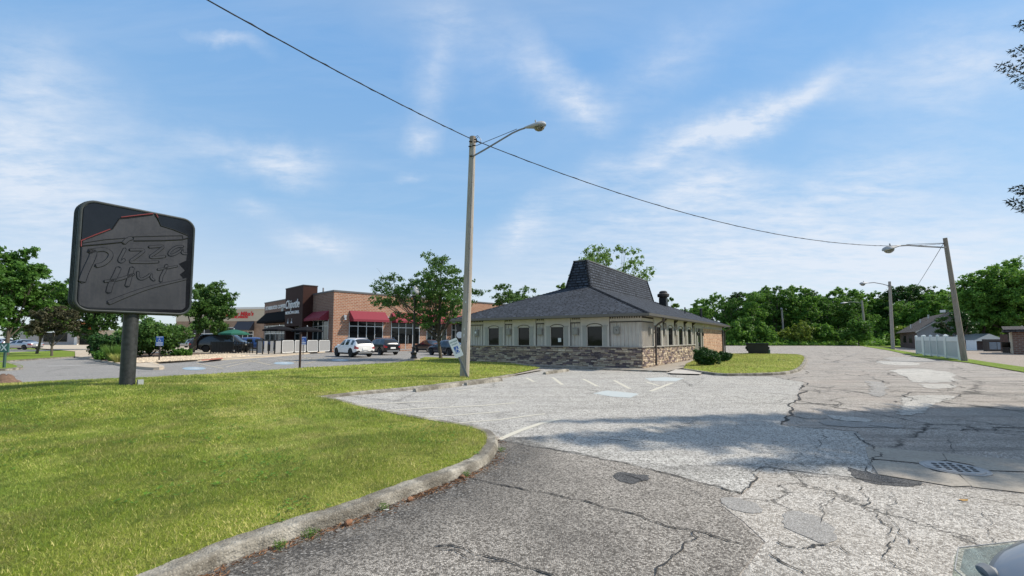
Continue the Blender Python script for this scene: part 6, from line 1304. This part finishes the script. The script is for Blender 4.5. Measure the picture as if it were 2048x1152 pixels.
make_car('sedan', 'parked_car', 'black sedan parked behind the ornamental lamp post and the small tree', 'car', P(861,704.8,.012)+HD*1.38+RT*.8, HD, 'car_black')
make_car('sedan', 'parked_car', 'dark blue grey car half hidden by the tilted sign and the wooden pole', 'car', P(899,711.3,.012)+HD*1.38+RT*.8, HD, 'car_navy')
q = PD(44, 699, 62); make_car('sedan', 'parked_car', 'silver coupe parked beyond the grass strip at the far left', 'car', (q[0], q[1], .03), (-1, .06), 'car_silver')
q = PD(-8, 699, 69); make_car('suv', 'parked_car', 'light grey car at the left picture edge, behind the silver coupe', 'car', (q[0], q[1], .03), (-1, .04), 'car_silver', detail=False)
q = PD(452, 700, 47.5); make_car('van', 'parked_car', 'black van standing behind the fenced patio, nose to the right', 'van', (q[0], q[1], .13), (.985, .17), 'car_black')
q = PD(402, 700, 56); make_car('suv', 'parked_car', 'dark SUV glimpsed left of the black van, behind the street tree', 'car', (q[0], q[1], .13), (-.4, .9), 'car_black', detail=False)
q = PD(513, 700, 52); make_car('suv', 'parked_car', 'bright blue car between the patio fence and the patio barrier', 'car', (q[0], q[1], .13), (.95, .3), 'car_blue', detail=False)
q = PD(380, 697, 72); make_car('sedan', 'parked_car', 'pale car far behind, just right of the round evergreen', 'car', (q[0], q[1], .13), (-1, .1), 'car_silver', detail=False)

# near car whose front corner shows at the lower right
def near_car():
    # heading left; right front corner at about (1.72, 1.72)
    e = empty('near_car', (3.80, .86, 0), R(180)); tag(e, 'slate grey car with clear headlight, only its front corner in the picture', 'car')
    st = [(-2.38,.45,.72,.86,.70,.76,.62),(-2.30,.30,.86,.98,.84,.87,.68),(-1.85,.24,.92,1.02,.89,.91,.72),(-1.45,.22,.92,1.10,.90,.92,.68),(-.95,.20,.91,1.36,.90,.92,.60),(-.55,.20,.90,1.43,.90,.92,.60),(-.12,.20,.90,1.45,.90,.92,.60),(-.03,.20,.90,1.45,.90,.92,.60),(.50,.20,.89,1.38,.90,.92,.60),(.85,.20,.89,1.18,.90,.92,.64),(1.15,.20,.88,.98,.90,.92,.70),(1.75,.20,.84,.91,.90,.92,.74),(2.12,.24,.74,.82,.86,.86,.70),(2.28,.34,.58,.66,.76,.76,.58)]
    carbody(st, {4,5,7,8}, {8,9}, {3,4}, {0:(3,),1:(3,)}, {}, 0, (-1.38,1.40), .33, 'near_car', 'car_grey', 'carglass', 'tail', 'lens', e, 3)
    for x in (-1.38,1.40):
        for y in (-.80,.80): wheel(e, x, y, .33, spokes=10)
    for s in (1, -1):
        # headlight: chrome bowl under a clear wrapped lens at the front corner
        h = empty('headlight', (2.08, -s*.70, .735)); h.parent = e; h.scale = (.66,.66,.72)
        L_ = [(-.33,-.20,.085),(.10,-.165,.06),(.27,-.02,.02),(.31,.16,-.01),(.27,.22,-.075),(.20,-.02,-.11),(.02,-.195,-.085),(-.24,-.225,-.01)]
        L_ = [(x, y*s, z) for x, y, z in L_]
        c_ = (.06, .02*s, -.03)
        b = MB(); b.add([(x*.98-.02, y*.93, z*.95) for x, y, z in L_] + [(c_[0]-.10, c_[1]+.05*s, c_[2]-.02)], [(i, (i+1) % 8, 8) for i in range(8)]); b.build('reflector', M['reflector'], h, recalc=True)
        b = MB(); b.lathe([(0,.03),(.05,.025),(.062,-.01),(.045,-.05),(0,-.06)], 14, (.10, -.03*s, -.02), 'x'); b.lathe([(0,.02),(.03,.015),(.038,-.01),(0,-.03)], 12, (.17, .08*s, -.05), 'x'); b.build('bulb_housing', M['grey_metal'], h, True)
        b = MB(); b.add(L_ + [((L_[1][0]+L_[6][0])/2+.03, (L_[1][1]+L_[6][1])/2-.02*s, 0), ((L_[2][0]+L_[5][0])/2+.035, (L_[2][1]+L_[5][1])/2-.02*s, -.04)], [(0,1,8,7),(7,8,6),(1,2,9,8),(8,9,5,6),(2,3,4,9),(9,4,5)]); b.build('lens_cover', M['headglass'], h, True, recalc=True)
        b = MB(); b.tube([(x, y, z) for x, y, z in L_+L_[:1]], .003, 5); b.build('seal', M['grey_metal'], h)
    b = MB(); b.box(2.235, 2.30, -.42, .42, .42, .60); b.build('grille', M['plastic'], e)
    return e
m = bpy.data.materials.new('clear headlight cover'); m.use_nodes = True; t = NT(m.node_tree); mx = t.new('ShaderNodeMixShader', ins={0: .16, 1: t.new('ShaderNodeBsdfTransparent', ins={0: (.86,.93,.90)}).outputs[0], 2: t.new('ShaderNodeBsdfGlossy', ins={'Roughness': .12}).outputs[0]}); t.l.new(mx.outputs[0], m.node_tree.nodes['Material Output'].inputs[0]); M['headglass'] = m
M['reflector'] = plain('smoked reflector', (.15,.19,.185), .5, var=.7, scale=18, metal=.2, bump=1.0)
near_car()

# ------------------------------------------------------------------ trees
def leaves(cents, rads, n, size, rs, flat=.8, shell=.5, up=.3):
    k = len(cents); w_ = np.array(rads)**2; idx = rs.choice(k, n, p=w_/w_.sum()); d = rs.normal(size=(n,3)); d /= np.linalg.norm(d, axis=1)[:,None]
    C0 = np.array(cents); R0 = np.array(rads); ms = 9; sd_ = rs.normal(size=(k, ms, 3)); sd_ /= np.linalg.norm(sd_, axis=2)[:,:,None]
    sc0 = C0[:,None,:] + sd_*(R0[:,None]*rs.uniform(.35, 1.02, (k, ms)))[:,:,None]*np.array([1,1,flat]); sr0 = R0[:,None]*rs.uniform(.22, .50, (k, ms))
    j_ = rs.integers(0, ms, n); rr = np.abs(rs.normal(.62, .28, n)); c = sc0[idx, j_] + d*(sr0[idx, j_]*rr)[:,None]*np.array([1,1,flat])
    nn = rs.normal(size=(n,3)) + d*.8; nn[:,2] += up; nn /= np.linalg.norm(nn, axis=1)[:,None]; u = np.cross(nn, rs.normal(size=(n,3))); u /= np.linalg.norm(u, axis=1)[:,None]; v = np.cross(nn, u)
    s = (size*rs.uniform(.55, 1.3, n)/2)[:,None]; q = np.stack([c-u*s*1.25, c+v*s*.62+nn*s*.12, c+u*s*1.25, c-v*s*.62+nn*s*.12], 1).reshape(-1, 3)
    return q, np.clip(rs.normal(.42, .2, n), 0, 1)
def crown_tree(name, label, cat, base, H, cb, rx, ry, mname, nleaf, lsize, seed, tr=.16, nblob=26, blobr=.30, group=None, off=(0,0), shell=.45, limbs=9, ztop=1.0, lean=(0,0), spread=1.0, flat=.8):
    rs = np.random.default_rng(seed); e = empty(name, tuple(base)); tag(e, label, cat, group); rz = (H-cb)/2; cz = cb+rz; cents, rads = [], []
    for i in range(nblob):
        d = rs.normal(size=3); d /= np.linalg.norm(d); r_ = rs.random()**.45*.86; p = np.array([off[0]+d[0]*rx*r_*spread, off[1]+d[1]*ry*r_*spread, cz+d[2]*rz*r_]); q = blobr*rs.uniform(.65, 1.25)*min(rx, rz*1.3)
        p[2] = min(p[2], H-q*.6); cents.append(p); rads.append(q)
    v, ti = leaves(cents, rads, nleaf, lsize, rs, flat, shell); fastmesh('crown', v, 4, M[mname], e, ti)
    b = MB(); r2 = random.Random(seed); zt_ = cb+rz*.5; tp = np.array([off[0]*.4+lean[0], off[1]*.4+lean[1], zt_]); pts = [np.array([0,0,-.1])*1.0, np.array([0,0,.15]), tp*.35+np.array([r2.uniform(-.05,.05),0,0]), tp*.7, tp]
    b.tube(pts, [tr*1.35, tr, tr*.85, tr*.65, tr*.35], 9)
    order = sorted(range(nblob), key=lambda i: -rads[i])[:limbs]
    for i in order:
        f = r2.uniform(.35, .85); a = tp*f; c = cents[i]; mid = a*.5+c*.5+np.array([r2.uniform(-.2,.2), r2.uniform(-.2,.2), -.12*H*.2]); b.tube([a, mid, c], [tr*.42, tr*.26, tr*.08], 6)
        for _ in range(2): c3 = c + np.array([r2.uniform(-1,1), r2.uniform(-1,1), r2.uniform(-.3,1)])*rads[i]*.8; b.tube([mid, (mid+c3)/2+np.array([0,0,.1]), c3], [tr*.18, tr*.1, tr*.03], 5)
    b.build('trunk', M['bark'], e, True); return e
def tree_px(name, label, cat, Y, tx, L, Rr, top, bot, mname, nleaf, lsize, seed, zb=0.0, **kw):
    sc_ = Y/870*1.0; bx = (tx-1024)*sc_; H = CAMH + (677.9-top)*sc_ - zb; cb = CAMH + (677.9-bot)*sc_ - zb; cx = ((L+Rr)/2-1024)*sc_; rx = (Rr-L)/2*sc_
    return crown_tree(name, label, cat, (bx, Y, zb), H, max(cb, .1), rx, kw.pop('ry', rx), mname, nleaf, lsize, seed, off=(cx-bx, 0), **kw)
GT = 'street trees in the verges'
tree_px('maple_tree', 'large bright green maple at the left picture edge', 'tree', 39, 18, -55, 92, 462, 686, 'leaf_maple', 32000, .24, 3, tr=.17, nblob=70, blobr=.28, group=GT)
tree_px('maple_tree', 'lighter maple between the big left maple and the bronze tree', 'tree', 43, 78, 58, 142, 572, 690, 'leaf_light', 9000, .22, 5, tr=.12, nblob=26, group=GT)
tree_px('bronze_tree', 'small bronze leaved tree just left of the black sign', 'tree', 37.5, 108, 62, 150, 607, 684, 'leaf_brown', 11000, .15, 8, tr=.09, nblob=26, blobr=.3, group=GT)
tree_px('shade_tree', 'dark green tree partly hidden behind the black sign', 'tree', 58, 188, 108, 262, 517, 678, 'leaf_dark', 24000, .34, 12, tr=.28, nblob=60, blobr=.26, group=GT)
tree_px('pear_tree', 'broad dense tree between the round evergreen and the brown tower', 'tree', 46, 388, 338, 478, 565, 672, 'leaf_locust', 22000, .22, 14, tr=.20, nblob=46, blobr=.25, group=GT, lean=(.2,0))
LTB = P(882, 716.5, .1)
tree_px('locust_tree', 'airy honey locust standing by the ornamental lamp post', 'tree', LTB[1], 882, 748, 972, 503, 672, 'leaf_locust', 21000, .15, 21, zb=.1, tr=.13, ry=3.1, nblob=90, blobr=.19, shell=.15, limbs=30, group=GT, flat=.62, spread=1.12)
tree_px('locust_tree', 'airy tree behind the left slope of the charcoal roof', 'tree', 62, 1036, 975, 1095, 552, 650, 'leaf_locust', 9000, .24, 23, tr=.16, nblob=50, blobr=.22, shell=.2, limbs=16, flat=.6)
tree_px('tall_tree', 'tall light green open tree rising behind the roof hump', 'tree', 66, 1225, 1130, 1312, 476, 640, 'leaf_light', 11000, .30, 31, tr=.22, nblob=60, blobr=.20, shell=.2, limbs=24, flat=.75, spread=1.05)
tree_px('tall_tree', 'small light green tree peeping over the roof just left of the hump', 'tree', 60, 1120, 1103, 1142, 560, 600, 'leaf_light', 1800, .26, 33, tr=.1, nblob=9, blobr=.35)
tree_px('tall_tree', 'small pale tree top seen right of the exhaust fan', 'tree', 90, 1340, 1318, 1366, 588, 650, 'leaf_light', 3000, .34, 34, tr=.15, nblob=18, blobr=.22, shell=.2)
tree_px('tall_tree', 'tree top showing above the brick parapet', 'tree', 95, 678, 655, 704, 567, 640, 'leaf_locust', 2600, .42, 35, tr=.2, nblob=16, blobr=.25, shell=.2)
tree_px('broad_tree', 'large broad tree behind the garage at the right edge', 'tree', 62, 2012, 1932, 2130, 508, 694, 'leaf_wood', 46000, .30, 41, tr=.3, nblob=110, blobr=.22, ry=5.0, shell=.4)
tree_px('broad_tree', 'second broad tree close behind the leaning brown pole', 'tree', 64.5, 1962, 1905, 2035, 540, 692, 'leaf_wood', 26000, .32, 42, tr=.3, nblob=56, blobr=.25, ry=4)
tree_px('pine_tree', 'dark spreading evergreen between the white screens and the leaning pole', 'tree', 47, 1915, 1872, 1945, 622, 676, 'leaf_hedge', 7000, .24, 43, tr=.16, nblob=26, blobr=.28, flat=.5)
# clipped and natural shrubs
def shrub(name, label, px, pyb, L, Rr, top, Y=None, mname='leaf_hedge', n=9000, size=.06, seed=1, zb=.15, group=None, ry=None, nb=16, br=.42):
    q = P(px, pyb, zb) if Y is None else PD(px, pyb, Y); sc_ = q[1]/870; H = CAMH+(677.9-top)*sc_-zb; rx = (Rr-L)/2*sc_; e = empty(name, (q[0], q[1], zb)); tag(e, label, 'shrub', group); rs = np.random.default_rng(seed); ry = ry or rx
    cs, rd_ = [], []; ox = ((L+Rr)/2-px)*sc_
    for i in range(nb):
        d = rs.normal(size=3); d /= np.linalg.norm(d); rr = rs.random()**.4*(.62 if nb < 25 or size > .1 else .50); cs.append([ox+d[0]*rx*rr, d[1]*ry*rr, H*.47+d[2]*H*.26*rs.random()]); rd_.append(min(br*rx*(1 if size > .1 else 1.25), H*.44)*rs.uniform(.85,1.15))
    v, ti = leaves(cs, rd_, n, size, rs, .95, .72, .2); v[:,2] = np.maximum(v[:,2], .02); fastmesh('foliage', v, 4, M[mname], e, ti)
    b = MB()
    for c in cs[:8]: b.tube([(ox*.5,0,0), ((ox+c[0])/2, c[1]/2, c[2]*.5), c], [.04,.025,.012], 5)
    b.build('stem', M['bark'], e); return e
shrub('round_shrub', 'dark clipped yew shrub, the larger one at the stone wall corner', 1413, 729, 1380, 1447, 697, n=34000, size=.075, seed=51, ry=.95, nb=40)
shrub('round_shrub', 'smaller dark yew shrub tucked behind the larger one', 1448, 723.5, 1433, 1463, 701, n=14000, size=.075, seed=52, nb=14)
shrub('evergreen_shrub', 'huge rounded evergreen behind the black sign post', 300, 712, 225, 376, 629, n=42000, size=.20, seed=53, ry=2.6, nb=60, br=.30, mname='leaf_locust')
shrub('evergreen_shrub', 'dark left shoulder of shrubs below the black sign', 212, 714, 172, 268, 660, n=15000, size=.17, seed=54, nb=34, br=.28, mname='leaf_hedge')
shrub('low_shrub', 'low light green shrub at the left end of the planting bed', 205, 719.5, 182, 232, 700, n=5000, size=.12, seed=55, ry=.8, mname='leaf_maple'); shrub('low_shrub', 'low spreading shrub at the foot of the round evergreen, by the street tree', 368, 712.5, 335, 390, 698, n=6000, size=.12, seed=56, ry=.8, mname='leaf_maple')
def tuft(px, py, n, h, label, mname='leaf_light', spread=.5):
    q = P(px, py, .14); a = rng.uniform(0, 6.28, n); r_ = rng.uniform(0, .25, n); p = np.stack([np.cos(a)*r_, np.sin(a)*r_, np.zeros(n)], 1); w_ = .02; hh = h*rng.uniform(.6,1,n); t1 = p + np.stack([np.cos(a)*hh*spread, np.sin(a)*hh*spread, hh], 1); pr = np.stack([-np.sin(a)*w_, np.cos(a)*w_, np.zeros(n)], 1)
    o = fastmesh('ornamental_grass', np.stack([p-pr, p+pr, t1], 1).reshape(-1,3), 3, M[mname], tint=rng.random(n), loc=tuple(q)); tag(o, label, 'ornamental grass')
tuft(226, 722, 700, 1.15, 'feathery ornamental grass left of the sign post, in front of the shrubs'); tuft(238, 724.5, 400, .6, 'short tan grass clump at the bed edge left of the sign post', 'grass_blade', .7)
# woods behind the lots
protos = []
for i in range(5):
    Hh = [15, 14, 16, 13, 15.5][i]; e = crown_tree('woodland_tree', 'x', 'tree', (0,0,0), Hh, 1.2, 4.4+.3*i, 4.0, ['leaf_wood','leaf_wood','leaf_maple','leaf_dark','leaf_wood'][i], 17000, .34, 60+i, tr=.3, nblob=60, blobr=.24, limbs=5, shell=.5); protos.append([e, False])
def wood(px, top, Y, i, label, sx_=1.0, group='trees of the far wood'):
    e, used = protos[i]
    if used: c = copy_tree(e)
    else: c = e; protos[i][1] = True
    H = CAMH + (677.9-top)*Y/870; k = 1.07*H/[15,14,16,13,15.5][i]; c.location = ((px-1024)*Y/870, Y, -.05); c.scale = (k*sx_, k*sx_, k); c.rotation_euler = (0,0,rnd.uniform(0,6.28)); tag(c, label, 'tree', group); return c
front = [(1400,600,'rounded dark tree at the left end of the wood, above the far eave',0,1.0),(1462,592,'tall tree of the wood directly above the roof end',2,1.0),(1508,578,'bushy tree of the wood above the dumpster, left of the tiny lamp pole',4,.95),(1552,566,'tallest rounded tree crown of the wood, behind the tiny lamp pole',2,1.05),(1604,576,'wide crown right of the tiny lamp pole',0,1.05),(1650,590,'bright green crown between the tiny lamp pole and the lamp poles on the verge',2,1.1),(1702,592,'bright leafy tree behind the farthest verge pole',2,1.1),(1750,625,'low bright tree right of the farthest verge pole',4,.9),(1805,600,'tree crown behind the middle verge pole',4,1.1),(1858,585,'dark tree crown over the house roof ridge',0,1.1),(1900,588,'dark tree crown right of the house chimney vents',1,1.1)]
for px, tp_, lb, i, s_ in front: wood(px, tp_, 112+rnd.uniform(-2,4), i, lb, s_)
back = [(1385,612),(1432,588),(1482,582),(1530,574),(1580,572),(1628,578),(1672,575),(1716,577),(1758,582),(1800,570),(1838,566),(1880,578),(1925,582),(1960,570),(2010,565),(2060,560)]
for px, tp_ in back: wood(px, tp_+2, 126+rnd.uniform(-2,4), rnd.choice([1,3,0]), 'dense dark green tree in the back row of the far wood', 1.1)
for px, tp_, mn, lb, sd in ((1372,665,'leaf_wood','dark bush at the far left of the wood edge',70),(1476,640,'leaf_wood','dense bush just right of the far eave of the building',71),(1500,632,'leaf_maple','bright bush standing above the dumpster',76),(1530,645,'leaf_wood','dark low bush between dumpster and tiny lamp pole',72),(1590,640,'leaf_yellow','yellow green bush right of the tiny lamp pole',73),(1640,650,'leaf_wood','dark bush in the middle of the wood edge',74),(1715,640,'leaf_maple','bright bush left of the middle verge pole',77),(1688,655,'leaf_maple','low green bush left of the farthest verge pole',75),(1812,650,'leaf_yellow','light bush left of the brown brick house',78)):
    tree_px('bush', lb, 'bush', 104 if px < 1700 else 98, px, px-34, px+34, tp_, 692, mn, 5200, .40, sd, tr=.12, nblob=22, blobr=.34, group='bushes along the wood edge', limbs=3)
n = 40000; x = rng.uniform(48, 110, n); y = rng.uniform(100, 124, n); v, ti = leaves(np.stack([x*y/104, y, np.abs(rng.normal(0,1,n))*(.35+(y-100)*.07)+.1], 1), np.full(n, .3), n, .5, rng, 1, .2, .4); o = fastmesh('undergrowth', v, 4, M['leaf_wood'], tint=ti); tag(o, 'tangled green undergrowth along the foot of the wood', 'undergrowth', kind='stuff')
n = 60000; y = rng.uniform(132, 142, n); px_ = rng.uniform(1375, 2400, n); top_ = 7.5 + 2.2*np.sin(px_*.021) + 1.4*np.sin(px_*.067+1); v, ti = leaves(np.stack([(px_-1024)/870*y, y, rng.random(n)**.8*top_], 1), np.full(n, .5), n, .85, rng, 1, .2, .3); o = fastmesh('woods', v, 4, M['leaf_dark'], tint=ti); tag(o, 'deep dark mass of foliage filling the wood behind the first trees', 'woods', kind='stuff')
# far tree masses elsewhere (beyond the shops and left)
for px, tp_, Y, i, lb in ((30,640,130,3,'dark tree far behind the left maples'),(250,650,120,1,'distant tree just right of the black sign, behind the shrubs'),(330,655,140,0,'distant tree behind the round evergreen'),(2120,560,90,2,'tall tree beyond the right picture edge')):
    wood(px, tp_, Y, i, lb, 1.2, None)

# ------------------------------------------------------------------ spruce beside the camera (casts the big shadow)
def spruce(x0, y0, H, z0, slope, label, targets, seed):
    rs = np.random.default_rng(seed); e = empty('spruce_tree', (x0, y0, 0)); tag(e, label, 'tree', 'spruces beside the lot'); b = MB(); b.tube([(0,0,-.2),(0,0,H*.4),(0,0,H)], [.24,.16,.03], 10); c_, a_ = [], []; segs = []
    z = z0
    while z < H-.15:
        Lb = slope*1.45*(H-z)**.8+.05; nb = 11 if z < H*.6 else 8
        for k in range(nb):
            a = rs.uniform(0, 6.28); L = Lb*rs.uniform(.72, 1.0)*((.50 if z < 6 else .6) if math.cos(a-2.6) > .3 else 1); segs.append((np.array([0,0,z]), np.array([math.cos(a)*L, math.sin(a)*L, z-.12*L+rs.uniform(-.1,.1)])))
        z += .27
    for t_ in targets: segs.append((np.array([0,0,t_[2]+.25]), np.array(t_)-np.array([x0,y0,0])))
    segs = [s for s in segs]
    P_, D_ = [], []
    for s0, s1 in segs:
        L = np.linalg.norm(s1-s0); d = (s1-s0)/L; sag = lambda f: s0+(s1-s0)*f + np.array([0,0,-.10*L*math.sin(math.pi*f)]); b.tube([sag(f) for f in (0,.35,.7,1)], [.03,.022,.014,.006], 4)
        m_ = int(L/.11); side = np.cross(d, (0,0,1)); side /= max(np.linalg.norm(side), 1e-6)
        for j in range(m_):
            f = (j+.5)/m_*.92+.08; p = sag(f); tw = (1-f)*.42*min(1, L/2)+.10
            for sg in (-1, 1):
                dd = side*sg*.8 + d*.7 + np.array([0,0,rs.uniform(-.35,.05)]); dd /= np.linalg.norm(dd); nn_ = max(2, int(tw/.045))
                for q in range(nn_): P_.append(p + dd*tw*(q+.5)/nn_); D_.append(dd)
    P_ = np.repeat(np.array(P_), 7, 0); D_ = np.repeat(np.array(D_), 7, 0); n = len(P_); print('spruce needles', n)
    r_ = rs.normal(size=(n,3)); nd = D_*.8 + r_/np.linalg.norm(r_, axis=1)[:,None]*.75; nd /= np.linalg.norm(nd, axis=1)[:,None]; P_ = P_ + rs.normal(0, .012, (n,3)); L = rs.uniform(.045, .075, n)[:,None]; s = np.cross(nd, rs.normal(size=(n,3))); s /= np.linalg.norm(s, axis=1)[:,None]; s *= .011
    fastmesh('needles', np.stack([P_-s, P_+s, P_+nd*L], 1).reshape(-1,3), 3, M['needle'], e, rs.random(n)); b.build('trunk', M['bark'], e, True)
tA = PD(2003, 127, 7.2); tB = PD(2024, 398, 7.0); tC = PD(2042, 40, 7.5); tD = PD(2030, 372, 7.4); tE = PD(2030, 95, 6.9)
spruce(12.7, 8.2, 11.8, 3.4, .46, 'dark spruce beside the camera, its branch tips reaching in at the right edge', [tA, tB, tC, tD, tE], 5)
spruce(15.9, 6.9, 12.6, 2.6, .40, 'second dark spruce standing right of the first, outside the picture', [], 6)  # unseen tree, added so the cast shadow reaches the right edge
spruce(18.0, 10.1, 16.6, 3.0, .15, 'third dark spruce farthest from the camera, outside the picture', [], 7)  # unseen narrow tree, added and shaped to fill the far side of the shadow
